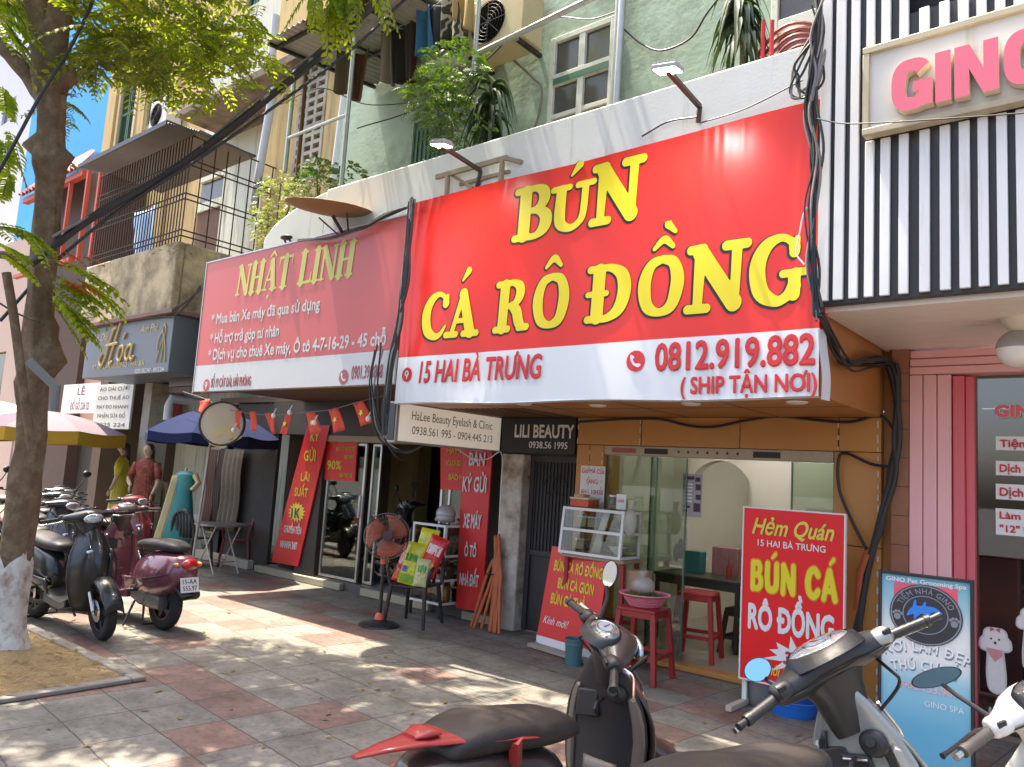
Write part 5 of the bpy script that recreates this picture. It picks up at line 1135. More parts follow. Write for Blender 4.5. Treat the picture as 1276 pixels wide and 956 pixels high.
build('pink_band', MB().add([(gx0+W_*.17, gY-.003, .98), (gx0+W_*.84, gY-.003, .98), (gx0+W_*.84, gY-.003, 1.185), (gx0+W_*.17, gY-.003, 1.185)], [(0, 1, 2, 3)]), mat('pink print', (.70, .10, .16), .4), gs)
ec = ((gx0+gx1)/2+.005, 1.005); er = .205
def ring(r0, r1, y, sq=1.0, n=48): 
    mb = MB(); vs = [(ec[0]+r*math.cos(2*math.pi*i/n), y, ec[1]+r*sq*math.sin(2*math.pi*i/n)) for r in (r0, r1) for i in range(n)]
    return mb.add(vs, [(i, (i+1) % n, n+(i+1) % n, n+i) for i in range(n)])
em = build('emblem', MB().add([(ec[0]+er*math.cos(2*math.pi*i/48), gY-.006, ec[1]+er*.9*math.sin(2*math.pi*i/48)) for i in range(48)], [tuple(range(48))]), mat('charcoal print', (.035, .035, .045), .4), gs, smooth=False)
M_gp = mat('grey emblem print', (.22, .24, .28), .4)
build('emblem_ring', ring(er*.93, er*.97, gY-.009, .9), M_gp, em, smooth=False); build('emblem_ring', ring(er*.60, er*.63, gY-.009, .9), M_gp, em, smooth=False)
def arc_text(s, cx, cz, r, a0, a1, h, m, par, y, sq=.9, flip=False, bold=.02):
    vs, fs = text_mesh(s, bold, 0, 1.15); x0 = min(v.x for v in vs); x1 = max(v.x for v in vs); out = []
    for v in vs:
        a = a0+(a1-a0)*(v.x-x0)/(x1-x0); rr = r+(v.y/.7*h if not flip else -v.y/.7*h)
        out.append((cx+rr*math.cos(a), y-v.z*.1, cz+rr*sq*math.sin(a)))
    return build('lettering', MB().add(out, fs), m, par, smooth=False)
arc_text('TIỆM NHÀ GINO', ec[0], ec[1], er*.69, rad(158), rad(22), .036, M_gp, em, gY-.009)
for sx in (-1, 1):
    pwm = MB()
    for dx, dz, r in ((0, 0, .02), (-.02, .022, .009), (-.007, .032, .009), (.01, .032, .009), (.024, .02, .009)):
        pwm.add([(ec[0]+sx*er*.78+dx+r*math.cos(i*.5236), gY-.009, ec[1]-.03+dz+r*math.sin(i*.5236)) for i in range(12)], [tuple(range(12))])
    build('paw_mark', pwm, M_gp, em, smooth=False)
sv, sf = sdf_glyph([[(.0, .3, .03), (.2, .5, .12), (.5, .55, .14), (.75, .6, .08), (.95, .5, .03)], [(.2, .6, .06), (.22, .85, .03)], [(.45, .6, .06), (.5, .82, .03)], [(.55, .45, .1), (.6, .2, .03)], [(.3, .45, .1), (.2, .22, .03)]], 0, .03)
build('blue_silhouette', MB().add([(ec[0]-.02+(x-.4)*.2, gY-.010, ec[1]+.005+(y-.4)*.17) for x, y in sv], sf), mat('vivid blue print', (.04, .22, .70), .35), em, smooth=False)
text('GINO Pet Grooming Spa', (gx0+W_*.08, gY-.004, 1.19), (gx0+W_*.93, gY-.004, 1.19), .026, M_whitep, gs, bold=.035, off=0)
M_bwp = mat('blue white print', (.62, .72, .76), .4)
M_shp = mat('blue shadow print', (.16, .30, .38), .4)
for (s, r, a0, a1, zc_) in (('NƠI LÀM ĐẸP', .62, 112, 68, .16), ('THÚ CƯNG', .60, 108, 74, .07)):
    arc_text(s, ec[0]+.003, zc_-.012+.0, r, rad(a0), rad(a1), .06, M_shp, gs, gY-.003, 1.0, bold=.03); arc_text(s, ec[0], zc_, r, rad(a0), rad(a1), .06, M_whitep, gs, gY-.006, 1.0, bold=.03)
text('0906.153.989', (gx0+W_*.20, gY-.004, .545), (gx0+W_*.84, gY-.004, .545), .042, mat('pale pink print', (.70, .45, .52), .4), gs, bold=.03, off=0)
text('GINO SPA', (gx0+W_*.5, gY-.004, .46), (gx0+W_*.9, gY-.004, .46), .035, M_bwp, gs, bold=.0, off=0)
# ---- cut out dogs stuck on the pet shop glass
def dog(cx, cz, s, lab, flip=1):
    d = thing('dog_sticker', lab, 'sticker', (cx, 6.94, cz-.2*s), 0, 'puppy cut-outs on the pet shop glass')
    st = [[(0, .30, .20), (0, .30, .20)], [(-.17, .26, .10), (-.19, .18, .09)], [(.17, .27, .10), (.19, .2, .09)], [(-.08, .42, .12), (.08, .42, .12)], [(0, .1, .13), (.01, -.35, .16), (.02, -.6, .15)]]
    vs, fs = sdf_glyph([[(x*flip*.5+.5, y*.5+.5, r*.5) for x, y, r in q] for q in st], 0.012, .02)
    tf = lambda x, y, yy: (cx+(x-.5)*s*2, yy, cz+(y-.5)*s*2)
    build('backing', MB().add([tf(x, y, 6.962) for x, y in vs], fs), mat('off white cut-out', (.62, .60, .58), .6), d, smooth=False)
    vs, fs = sdf_glyph([[(x*flip*.5+.5, y*.5+.5, r*.5) for x, y, r in q] for q in st], -.004, .02)
    build('fur', MB().add([tf(x, y, 6.958) for x, y in vs], fs), mat('white fur print', (.78, .75, .72), .7, var=.1, scale=30), d, smooth=False)
    e = MB()
    for x, z, r in ((-.07, .33, .020), (.07, .33, .020), (0, .255, .026)): e.add([(cx+x*s*flip+r*s*math.cos(i*.5236), 6.955, cz+z*s+r*s*math.sin(i*.5236)) for i in range(12)], [tuple(range(12))])
    build('eyes_and_nose', e, M_blackp, d, smooth=False)
    bw = MB(); bw.add([(cx+x*s*flip, 6.954, cz+z*s) for x, z in ((0, .52), (-.09, .58), (-.09, .47))], [(0, 1, 2)]); bw.add([(cx+x*s*flip, 6.954, cz+z*s) for x, z in ((0, .52), (.09, .57), (.09, .47))], [(0, 1, 2)])
    build('bow', bw, mat('dusty pink print', (.50, .16, .20), .5), d, smooth=False)
    bb = MB(); bb.add([(cx+x*s*flip, 6.953, cz+z*s) for x, z in ((-.15, .14), (.13, .12), (.12, .0), (.0, -.12), (-.10, .0))], [(0, 1, 2, 3, 4)]); build('bib', bb, mat('rose print', (.66, .28, .30), .5), d, smooth=False)
dp = PY(1240, 812, 6.95); dog(dp.x, dp.z-.03, .36, 'white puppy cut-out with a pink bow on the pet shop glass')
dp = PY(1276, 785, 6.95); dog(dp.x+.05, dp.z-.03, .34, 'second puppy cut-out at the right picture edge', -1)
# ================================================================== STREET OBJECTS
random.seed(21)
# ---- flood lamps over the banner
def flood(base, knee, head, lab, tgt):
    t = thing('flood_lamp', lab, 'lamp', base, 0, 'flood lamps over the red banner')
    m = MB(); m.bar(base, knee, .035, .035); m.bar(knee, head, .035, .035); build('arm', m, mat('brown box steel', (.09, .065, .055), .5, .3), t, bevel=.003)
    head = Vector(head); d = (Vector(tgt)-head).normalized()
    F = frame(head, Vector((1, 0, 0)), Vector((1, 0, 0)).cross(d)*-1)
    # local w axis points at the target
    z = d; x = Vector((1, 0, 0)); x = (x-z*x.dot(z)).normalized(); y = z.cross(x)
    F = Matrix((x, y, z)).transposed().to_4x4(); F.translation = head
    b = MB(); b.box(-.095, .095, -.065, .065, -.03, .0, F); 
    for k in range(7): b.box(-.085+k*.026, -.078+k*.026, -.055, .055, -.05, -.0305, F)
    hd = build('housing', b, mat('pale grey casting', (.46, .46, .45), .45, .4), t, bevel=.006)
    em = mat('lit led lens', (1, .97, .9), .3, emit=14)
    build('lens', MB().box(-.085, .085, -.055, .055, .001, .006, F), em, hd)
    l = bpy.data.lights.new('flood_light', 'SPOT'); l.energy = 26; l.spot_size = rad(150); l.spot_blend = .8; l.shadow_soft_size = .08; l.color = (1, .96, .9)
    lo = bpy.data.objects.new('flood_light', l); COL.objects.link(lo); lo.location = head+d*.03; lo.rotation_euler = (-d).to_track_quat('Z', 'Y').to_euler()
kb = PY(870, 153, 5.28); kk = PY(872, 133, 5.25); kh = PY(838, 86, 4.62)
flood(kb, kk, kh+Vector((-.04, 0, 0)), 'lit white flood lamp on a cranked arm at the right above the red banner', (-2.85, 4.75, 3.2))
kb = PY(594, 234, 5.28); kk = PY(599, 213, 5.25); kh = PY(555, 180, 4.62)
flood(kb, kk, kh+Vector((-.05, 0, 0)), 'lit white flood lamp on a cranked arm beside the wooden bracket', (-5.15, 4.75, 3.2))
# ---- wooden bracket behind the banner
M_wood = mat('weathered wood', (.33, .27, .19), .85, var=.25, scale=10)
wbk = MB(); A_, B_ = PY(545, 214, 5.245), PY(632, 213, 5.245)
zt = (A_.z+B_.z)/2
zt = 4.66
wbk.bar((A_.x, 5.235, zt), (B_.x, 5.235, zt), .03, .05); wbk.bar((B_.x-.02, 5.235, zt-.001), (B_.x+.14, 5.285, zt-.06), .028, .04)
wbk.bar((A_.x+.17, 5.235, zt-.026), (A_.x+.17, 5.235, zt-.5), .045, .03); wbk.bar((B_.x-.06, 5.235, zt-.026), (B_.x-.06, 5.235, zt-.4), .05, .03)
wbk.bar((A_.x+.3, 5.28, zt-.12), (B_.x, 5.28, zt-.12), .025, .035); wbk.bar((A_.x+.2, 5.262, zt-.01), (A_.x+.5, 5.262, zt-.2), .02, .03)
solo('wooden_bracket', wbk, M_wood, 'small weathered wooden frame standing behind the top left of the red banner', 'bracket', bevel=.003)
# ---- satellite dish
dz = PY(410, 265, 5.0)
sdh = thing('satellite_dish', 'rusty brown round dish lying tilted on the broken parapet end', 'dish', dz[:])
Fd = Matrix.Translation(dz) @ Matrix.Rotation(rad(8), 4, 'Y') @ Matrix.Rotation(rad(5), 4, 'X')
build('reflector', MB().lathe([(.001, -.02), (.2, -.012), (.38, .02), (.47, .055), (.48, .06), (.47, .065), (.37, .035), (.2, .0), (.001, -.008)], 32, Fd), mat('rusty dish', (.30, .175, .09), .75, var=.2, scale=5), sdh)
m = MB(); m.tube([dz+Vector((0, .05, -.02)), dz+Vector((.05, .28, -.3))], .02, 8); m.tube([dz+Vector((-.25, .05, 0)), dz+Vector((.05, .28, -.3))], .01, 6); m.tube([dz+Vector((.25, .05, -.03)), dz+Vector((.05, .28, -.3))], .01, 6)
build('support', m, M_irondark, sdh)
p = PY(357, 296, 5.2); lm = MB(); lm.ell((p.x, p.y, p.z), .1, .06, .03); lm.tube([(p.x+.02, p.y, p.z), (p.x+.05, p.y+.12, p.z-.12)], .012, 6); lm.tube([(p.x-.06, p.y, p.z), (p.x-.05, p.y+.1, p.z-.14)], .012, 6)
solo('lamp_head', lm, M_irondark, 'small dark street lamp head on top of the faded red sign', 'lamp')
# ---- washing on the line
def garment(nm, lab, cat, pts_px, Y, col, var=.15, scale=8, arms=False, wav=.04, pat=None, grp='clothes on the washing line'):
    """hanging cloth: pts are top-left, top-right, bottom-right, bottom-left"""
    A, B, C, D = [PY(*q, Y) for q in pts_px]; ph = random.random()*6; mb = MB()
    def fn(u, v):
        top = A*(1-u)+B*u; bot = D*(1-u)+C*u; p = top*(1-v)+bot*v
        return (p.x, p.y+wav*math.sin(u*9+ph+v)*(.4+v)+.05*math.sin(u*math.pi), p.z-(.03*math.sin(u*math.pi*1) if v == 0 else 0)+.02*v*math.sin(u*11+ph))
    mb.grid(fn, 16, 12)
    if arms:
        for s, e in ((0, -1), (1, 1)):
            T_ = A if s == 0 else B; x = Vector((e*.13, 0, 0))
            mb.grid(lambda u, v: tuple(T_+x*u+Vector((0, .03*math.sin(v*5), -.05*u-.38*v))+x*v*.2), 4, 6)
    return solo(nm, mb, pat or mat(nm+str(round(col[0]*97))+str(round(col[2]*97)), col, .9, var=var, scale=scale), lab, cat, grp, solid=.012)
garment('hanging_shirt', 'grey sleeveless shirt hanging at the left of the washing line', 'shirt', [(474, 38), (487, 32), (492, 108), (470, 98)], 6.0, (.20, .16, .15))
garment('hanging_shirt', 'black shirt hanging next to the grey sleeveless shirt', 'shirt', [(486, 34), (511, 28), (514, 100), (496, 104)], 6.05, (.025, .022, .025))
garment('hanging_trousers', 'dark maroon trousers hanging beside the blue shirt', 'trousers', [(512, 26), (523, 20), (522, 104), (514, 104)], 6.0, (.07, .03, .03))
garment('hanging_shirt', 'blue and black sports shirt hanging in the middle of the line', 'shirt', [(519, 12), (535, 6), (540, 62), (520, 72)], 5.95, (.03, .12, .30), var=.5, scale=5)
garment('hanging_trousers', 'dark navy trousers hanging behind the blue sports shirt', 'trousers', [(533, 4), (553, 0), (553, 58), (536, 62)], 6.0, (.035, .04, .06))
zm = bpy.data.materials.new('zebra cloth'); zm.use_nodes = True
n_ = zm.node_tree; wv = n_.nodes.new('ShaderNodeTexWave'); wv.inputs['Scale'].default_value = 4; wv.inputs['Distortion'].default_value = 9; wv.inputs['Detail'].default_value = 1; wv.inputs['Detail Scale'].default_value = 1.5
rp = n_.nodes.new('ShaderNodeValToRGB'); rp.color_ramp.interpolation = 'CONSTANT'; rp.color_ramp.elements[0].color = (.04, .035, .035, 1); rp.color_ramp.elements[1].position = .62; rp.color_ramp.elements[1].color = (.42, .38, .36, 1)
tc_ = n_.nodes.new('ShaderNodeTexCoord'); n_.links.new(tc_.outputs['Object'], wv.inputs['Vector']); n_.links.new(wv.outputs['Fac'], rp.inputs['Fac']); n_.links.new(rp.outputs['Color'], n_.nodes['Principled BSDF'].inputs['Base Color']); n_.nodes['Principled BSDF'].inputs['Roughness'].default_value = .9
garment('hanging_blouse', 'black and white animal print blouse hanging on the line', 'blouse', [(553, -8), (568, -12), (576, 58), (551, 46)], 5.95, (.2, .2, .2), pat=zm)
garment('hanging_cloth', 'tan cloth hanging at the right end of the washing line', 'cloth', [(566, -12), (589, -16), (588, 42), (566, 24)], 5.95, (.42, .29, .14))
garment('hanging_curtain', 'dark brown blanket hanging left of the steel post', 'blanket', [(420, 62), (441, 58), (440, 116), (417, 116)], 5.9, (.075, .055, .04), wav=.02)
garment('hanging_curtain', 'dark reddish cloth hanging right of the steel post', 'blanket', [(441, 66), (460, 60), (449, 125), (438, 124)], 6.0, (.13, .06, .045), wav=.02)
garment('hanging_towel', 'pale blue and white towel hanging inside the iron cage', 'towel', [(166, 265), (194, 255), (192, 340), (164, 345)], 7.2, (.30, .44, .62), var=.5, scale=3, grp=None)
wl = MB(); cable(wl, [PY(415, 66, 6.0), PY(500, 32, 6.0), PY(560, -4, 6.0), PY(600, -20, 6.0)], .006); solo('washing_line', wl, M_cableg, 'thin washing line under the tin canopy', 'line')
# ---- bunting under the faded red sign
st_px = [(228, 488), (255, 497), (285, 510), (318, 516), (345, 517), (380, 514), (415, 510), (450, 500), (486, 492)]
YB = 5.45
bs_ = MB(); cable(bs_, [PY(*q, YB) for q in st_px], .004); solo('bunting_string', bs_, M_cableg, 'string of the little flags under the faded red sign', 'string')
M_flag = mat('red orange flag cloth', (.66, .07, .03), .75, var=.08)
def star(F, r): return [F @ Vector(((r if i % 2 == 0 else r*.4)*math.sin(i*math.pi/5), (r if i % 2 == 0 else r*.4)*math.cos(i*math.pi/5), 0)) for i in range(10)]
fl_ = [((249, 500), (262, 497), (257, 522), (247, 512), 0, 'crumpled orange red flag at the left end of the bunting'), ((275, 508), (284, 508), (279, 530), (274, 525), 0, 'little flag hanging in front of the round beige sign, left one'),
       ((294, 511), (302, 512), (299, 535), (295, 533), 0, 'little flag hanging over the right rim of the round beige sign'), ((310, 513), (319, 513), (319, 538), (313, 536), 0, 'little flag just right of the round beige sign'),
       ((331, 515), (343, 514), (342, 541), (338, 541), 0, 'folded little flag left of the vertical red banner'), ((355, 516), (363, 514), (357, 543), (350, 540), 1, 'twisted little flag above the vertical red banner top'),
       ((380, 515), (391, 513), (402, 538), (388, 542), 1, 'square little flag with yellow star right of the vertical red banner top'), ((409, 511), (421, 508), (430, 535), (416, 540), 1, 'little flag with a clear yellow star over the glass door'), ((440, 502), (453, 499), (464, 526), (449, 532), 1, 'rightmost little flag with a yellow star by the open doorway')]
for (a, b, c, d, s, lab) in fl_:
    A, B, C, D = PY(*a, YB), PY(*b, YB), PY(*c, YB-.03), PY(*d, YB-.02); ph = random.random()*6; mb = MB()
    t = thing('little_flag', lab, 'flag', ((A+B)/2)[:], 0, 'little red flags of the bunting')
    mb.grid(lambda u, v: tuple((A*(1-u)+B*u)*(1-v)+(D*(1-u)+C*u)*v+Vector((0, .012*math.sin(u*6+ph+v*3), 0))), 8, 6); build('cloth', mb, M_flag, t, solid=.003)
    if s:
        ct_ = (A+B+C+D)/4+Vector((0, -.02, 0)); dn = ((A+B)-(C+D)).normalized(); F = frame(ct_, Vector((dn.z, 0, -dn.x)), dn)
        pts = star(F, .045); build('star', MB().add([ct_]+pts, [(0, i+1, (i+1) % 10+1) for i in range(10)]), M_yelp, t, smooth=False)
for i, (x, y) in enumerate(((271, 528), (291, 536), (341, 518), (361, 514), (392, 527), (459, 522))):
    p = PY(x, y, YB-.06); mb = MB().ell(p, .03, .03, .034, 10, 7); mb.tube([p+Vector((0, 0, .03)), p+Vector((0, .03, .09))], .008, 5)
    solo('string_bulb', mb, M_lens, 'white bulb on the bunting string, %s' % ['over the left of the round beige sign', 'over the right of the round beige sign', 'beside the folded flag', 'above the twisted flag', 'beside the square starred flag', 'by the rightmost flag'][i], 'bulb', 'white bulbs on the bunting string')
# ---- round beige sign
rp_c = PD(277, 528, 10.2)
rs = thing('round_sign', 'round beige sign hanging in front of the blue umbrella', 'sign', rp_c[:])
Fr = Matrix.Translation(rp_c) @ Matrix.Rotation(rad(46), 4, 'Z') @ Matrix.Rotation(rad(90), 4, 'X')
R_ = .27
build('disc', MB().lathe([(.001, -.02), (R_, -.02), (R_, .02), (.001, .02)], 36, Fr), mat('beige sign face', (.55, .47, .33), .6, var=.1, scale=5), rs)
build('rim', MB().lathe([(R_+.002, -.03), (R_+.025, -.03), (R_+.025, .03), (R_+.002, .03)], 36, Fr), M_irondark, rs)
sm_ = MB(); 
for q in ([(-.05, -.12, .03), (.03, -.05, .04), (.1, -.14, .03)], [(.1, -.17, .025), (.19, -.12, .02)], [(-.09, -.2, .02), (.04, -.22, .03)]):
    vs, fs = sdf_glyph([[(x+.5, y+.5, r) for x, y, r in q]], 0, .02); sm_.add([Fr @ Vector(((x-.5)*1.3, (y-.5)*1.3, .024)) for x, y in vs], fs)
build('emblem', sm_, M_gold, rs, smooth=False)
# ---- umbrellas
def umbrella(nm, lab, top, rim_r, drop, polebot, mats_, n=8, val=.16, valm=None, group='market umbrellas', tilt=0.0, stripe=None):
    top = Vector(top); t = thing(nm, lab, 'umbrella', (polebot[0], polebot[1], polebot[2]), 0, group)
    M0 = Matrix.Translation(top) @ Matrix.Rotation(tilt, 4, 'Y'); c = MB(); v_ = MB()
    for k in range(n):
        a0, a1 = 2*math.pi*k/n, 2*math.pi*(k+1)/n; c.mi(k % len(mats_))
        def P(u, v):
            a = a0+(a1-a0)*u; sag = 1-.10*math.sin(math.pi*u)*v; r = rim_r*v*(math.cos(math.pi/n)/math.cos(a-(a0+a1)/2))*(1 if True else sag)
            return tuple(M0 @ Vector((r*math.cos(a), r*math.sin(a), -drop*(.75*v*v+.25*v)+.03*math.sin(math.pi*u)*v*(-1))))
        o = len(c.v); c.grid(P, 6, 8); v_.mi(0)
        v_.grid(lambda u, v: tuple(Vector(P(u, 1))+Vector((0, 0, -val*v-.0*math.sin(u*9)))), 6, 2)
    cn = build('canopy', c, list(mats_), t, ang=60)
    build('valance', v_, valm or mats_[0], t, ang=60)
    rb_ = MB()
    for k in range(n):
        a = 2*math.pi*k/n; rb_.tube([M0 @ Vector((0, 0, -.35*drop)), M0 @ Vector((rim_r*.98*math.cos(a), rim_r*.98*math.sin(a), -drop-.02))], .008, 5)
    build('ribs', rb_, M_galv, t)
    build('pole', MB().tube([polebot, top+Vector((0, 0, .06))], .019, 10), M_galv, t)
    return t
M_umb = mat('navy umbrella cloth', (.020, .028, .075), .95, var=.1, spec=.1); M_umb2 = mat('pale umbrella panel', (.42, .42, .45), .8)
ut = PD(262, 511, 11.6); ub = PD(243, 692, 11.6)
umbrella('patio_umbrella', 'navy blue umbrella on a thin steel pole in front of the dark shutter', (ut.x+.15, ut.y, ut.z+.02), .96, .40, (ut.x-.05, ut.y, 0.0), [M_umb], val=.13)
M_pur = mat('washed purple cloth', (.085, .06, .095), .85, var=.1); M_pal = mat('pale lilac cloth', (.15, .12, .15), .85, var=.08); M_yv = mat('yellow valance cloth', (.42, .25, .015), .8, var=.08)
ut = PD(62, 516, 13.8)
umbrella('patio_umbrella', 'washed purple umbrella with bright yellow valance behind the tree trunk', (ut.x, ut.y, ut.z+.05), 1.35, .34, (ut.x, ut.y, 0.0), [M_pal, M_pur, M_pur, M_pal], val=.22, valm=M_yv)
ut = PD(-6, 528, 17)
umbrella('patio_umbrella', 'pale pink umbrella further along the street at the left edge', (ut.x, ut.y, ut.z+.5), 1.3, .4, (ut.x, ut.y, 0.0), [mat('pale pink cloth', (.60, .36, .33), .85)], val=.15)
# ---- plastic and folding furniture
def plastic_chair(loc, rz, col, lab, grp='plastic garden chairs', s=1.0):
    m = mat('plastic %.2f %.2f' % (col[0], col[2]), col, .38, var=.05)
    t = thing('plastic_chair', lab, 'chair', loc, rz, grp)
    K = dict(world=False)
    build('seat', MB().grid(lambda u, v: (-.22*s+.44*s*u, -.21*s+.42*s*v, .43*s-.012*math.sin(u*math.pi)*math.sin(v*math.pi)-.015*(v < .05)), 10, 10), m, t, solid=.014, **K)
    for sx in (-1, 1):
        build('leg', MB().tube([(sx*.20*s, -.19*s, .43*s), (sx*.235*s, -.235*s, 0)], [.026*s, .019*s], 8), m, t, **K)
        build('leg', MB().tube([(sx*.18*s, .19*s, .43*s), (sx*.225*s, .265*s, 0)], [.026*s, .019*s], 8), m, t, **K)
        build('armrest', MB().tube([Vector(q)*s for q in catmull([(sx*.215, -.19, .43), (sx*.25, -.2, .58), (sx*.262, -.13, .645), (sx*.255, .05, .655), (sx*.225, .235, .67)], 5)], [.018*s]*21, 8), m, t, **K)
    bk = MB()
    n = 22; arc = [Vector((-.215*math.cos(math.pi*i/n)*(1 if True else 1), .22+.07*0, .44+.42*math.sin(math.pi*i/n)**.6)) for i in range(n+1)]
    arc = [Vector((p.x, .20+.16*(p.z-.44), p.z))*s for p in arc]
    bk.tube(arc, .020*s, 8)
    for k in range(5):
        x = -.12+.06*k; zt_ = .44+.42*max(math.sqrt(max(1-(x/.215)**2, 0)), .1)**.6-.01
        bk.add([(Vector((x-.017, .195, .43)))*s, (Vector((x+.017, .195, .43)))*s, (Vector((x+.017, .20+.16*(zt_-.44), zt_)))*s, (Vector((x-.017, .20+.16*(zt_-.44), zt_)))*s], [(0, 1, 2, 3)])
    build('backrest', bk, m, t, solid=.008, **K)
    return t
p = PZ(228, 705); plastic_chair((p.x, p.y+.1, 0), rad(200), (.035, .03, .028), 'black plastic garden chair left of the folding table')
p = PZ(310, 704); plastic_chair((p.x+.1, p.y-.25, 0), rad(-55), (.22, .025, .045), 'dark red plastic chair right of the folding table')
p = PZ(290, 690); plastic_chair((p.x-.1, p.y-.3, 0), rad(10), (.20, .12, .02), 'brown mustard plastic chair behind the folding table')
p = Vector((-6.42, 6.20, 0)); plastic_chair((p.x, p.y, 0), rad(20), (.030, .024, .022), 'black plastic chair holding bright snack bags beside the fan', s=1.02)
tb = PZ(266, 713)
ft = thing('folding_table', 'small round folding table between the plastic chairs', 'table', (tb.x, tb.y+.05, 0))
K = dict(world=False)
build('table_top', MB().lathe([(.001, .69), (.38, .69), (.39, .70), (.38, .715), (.001, .715)], 32), mat('dull steel top', (.25, .24, .22), .4, .4), ft, **K)
for s in (-1, 1):
    build('leg', MB().tube([(s*.26, -.2, 0), (-s*.2, -.2, .69)], .012, 7), M_galv, ft, **K); build('leg', MB().tube([(s*.26, .2, 0), (-s*.2, .2, .69)], .012, 7), M_galv, ft, **K)
build('stretcher', MB().tube([(.13, -.2, .16), (.13, .2, .16)], .009, 6).tube([(-.13, -.2, .16), (-.13, .2, .16)], .009, 6), M_galv, ft, **K)
# ---- pedestal fan
fx, fy = PZ(472, 780).x, PZ(472, 780).y
fan = thing('pedestal_fan', 'black pedestal fan with orange blades standing on the pavement', 'fan', (fx, fy, 0), rad(52))
M_bpl = mat('black plastic', (.022, .021, .021), .3, var=.1); M_orp = mat('orange fan plastic', (.62, .13, .05), .35, var=.05)
build('base', MB().lathe([(.001, .07), (.06, .065), (.10, .045), (.19, .035), (.215, .02), (.22, .0)], 36), M_bpl, fan, **K)
build('collar', MB().lathe([(.055, .07), (.045, .12), (.03, .14), (.001, .14)], 20), M_orp, fan, **K)
build('pole', MB().tube([(0, 0, .12), (0, 0, .5)], .021, 12).tube([(0, 0, .5), (0, 0, .92)], .015, 12), M_bpl, fan, **K)
build('clamp', MB().lathe([(.03, .66), (.036, .68), (.036, .75), (.025, .77)], 16), M_orp, fan, **K)
Hh = Matrix.Translation((0, -.13, .97)) @ Matrix.Rotation(rad(90-8), 4, 'X')
build('motor', MB().lathe([(.001, -.16), (.06, -.15), (.075, -.1), (.075, -.02), (.05, .0), (.001, .0)], 20, Hh).box(-.03, .03, -.06, .03, .80, .95), M_bpl, fan, **K)
bl_ = MB()
for k in range(3):
    a0 = k*2*math.pi/3+.4
    def P(u, v):
        a = a0+(u-.5)*1.75*(1-.1*v)+.5*v; r = .03+.195*v
        return tuple(Hh @ Vector((r*math.cos(a), r*math.sin(a), .045+(u-.5)*.055)))
    bl_.grid(P, 8, 8)
build('blades', bl_, M_orp, fan, solid=.004, **K)
build('hub', MB().lathe([(.05, .03), (.05, .075), (.03, .09), (.001, .092)], 20, Hh), M_bpl, fan, **K)
cgm = MB()
for k in range(44):
    a = 2*math.pi*k/44
    cgm.tube([Hh @ Vector((r*math.cos(a), r*math.sin(a), z)) for r, z in ((.05, .105), (.15, .10), (.22, .075), (.243, .03), (.22, -.015), (.13, -.04), (.07, -.04))], .0026, 4, cap=False)
for r, z in ((.243, .03), (.15, .101), (.2, .085), (.05, .105)): cgm.tube([Hh @ Vector((r*math.cos(t), r*math.sin(t), z)) for t in [i*2*math.pi/48 for i in range(49)]], .006 if r > .24 else .003, 5)
build('guard', cgm, mat('dark guard wire', (.13, .11, .10), .35, .6), fan, smooth=False, **K)
build('badge', MB().lathe([(.001, .112), (.052, .11), (.052, .104)], 20, Hh), mat('dark maroon badge', (.06, .015, .02), .35), fan, **K)
# ---- snack bags on the black chair
def bag(loc, w_, h_, d_, col, lab, rot, panels):
    M = Matrix.Translation(loc) @ Euler(rot).to_matrix().to_4x4()
    t = thing('snack_bag', lab, 'snack bag', loc, 0, 'snack bags heaped on the black chair', rot=Euler(rot))
    def P(u, v, s):
        e = (1-abs(2*u-1)**2.6)*(1-abs(2*v-1)**3.2); cr_ = .006*math.sin(u*37+v*11)+.004*math.sin(v*41-u*9)
        return (w_*(u-.5)*(1-.05*math.sin(math.pi*v)), s*(d_/2*max(e, 0)**.6+cr_*e), h_*v)
    mb = MB(); mb.grid(lambda u, v: P(u, v, -1), 14, 18); mb.grid(lambda u, v: P(u, v, 1), 14, 18)
    b = build('pouch', mb, mat('foil %.2f %.2f %.2f' % col, col, .25, var=.15, scale=7, spec=.6), t, world=False)
    for (nm, u0, u1, v0, v1, c) in panels:
        pm = MB(); pm.grid(lambda u, v: tuple(Vector(P(u0+(u1-u0)*u, v0+(v1-v0)*v, -1))+Vector((0, -.004, 0))), 6, 6)
        build(nm, pm, mat('bag print %.2f %.2f %.2f' % c, c, .3), b, world=False)
    return t
bz = .45; bx, by = -6.42, 6.12
Yg = (.62, .62, .03); Rd = (.66, .03, .03); Gr = (.16, .38, .04)
bag((bx-.13, by-.06, bz), .20, .44, .12, (.70, .06, .05), 'red snack bag with pale label at the left of the heap', (rad(-12), rad(14), rad(25)), [('label', .15, .85, .45, .8, (.75, .55, .5)), ('picture', .2, .8, .06, .32, (.72, .30, .10))])
bag((bx+.04, by-.10, bz), .24, .46, .13, Yg, 'lime green and yellow snack bag at the front of the heap', (rad(-10), rad(8), rad(20)), [('label', .2, .8, .55, .72, (.12, .30, .05)), ('badge', .15, .45, .28, .42, (.10, .14, .4)), ('picture', .1, .9, .05, .24, Gr)])
bag((bx+.10, by+.02, bz+.16), .24, .46, .13, (.72, .66, .04), 'bright yellow snack bag leaning at the back of the heap', (rad(-14), rad(6), rad(16)), [('label', .2, .8, .6, .8, (.55, .62, .1)), ('picture', .2, .8, .2, .45, (.60, .50, .05))])
bag((bx+.20, by+.0, bz+.10), .22, .46, .13, Rd, 'red snack bag with a white name at the right of the heap', (rad(-10), rad(18), rad(25)), [('label', .12, .88, .55, .78, (.75, .62, .6)), ('picture', .2, .8, .1, .35, (.72, .45, .05))])
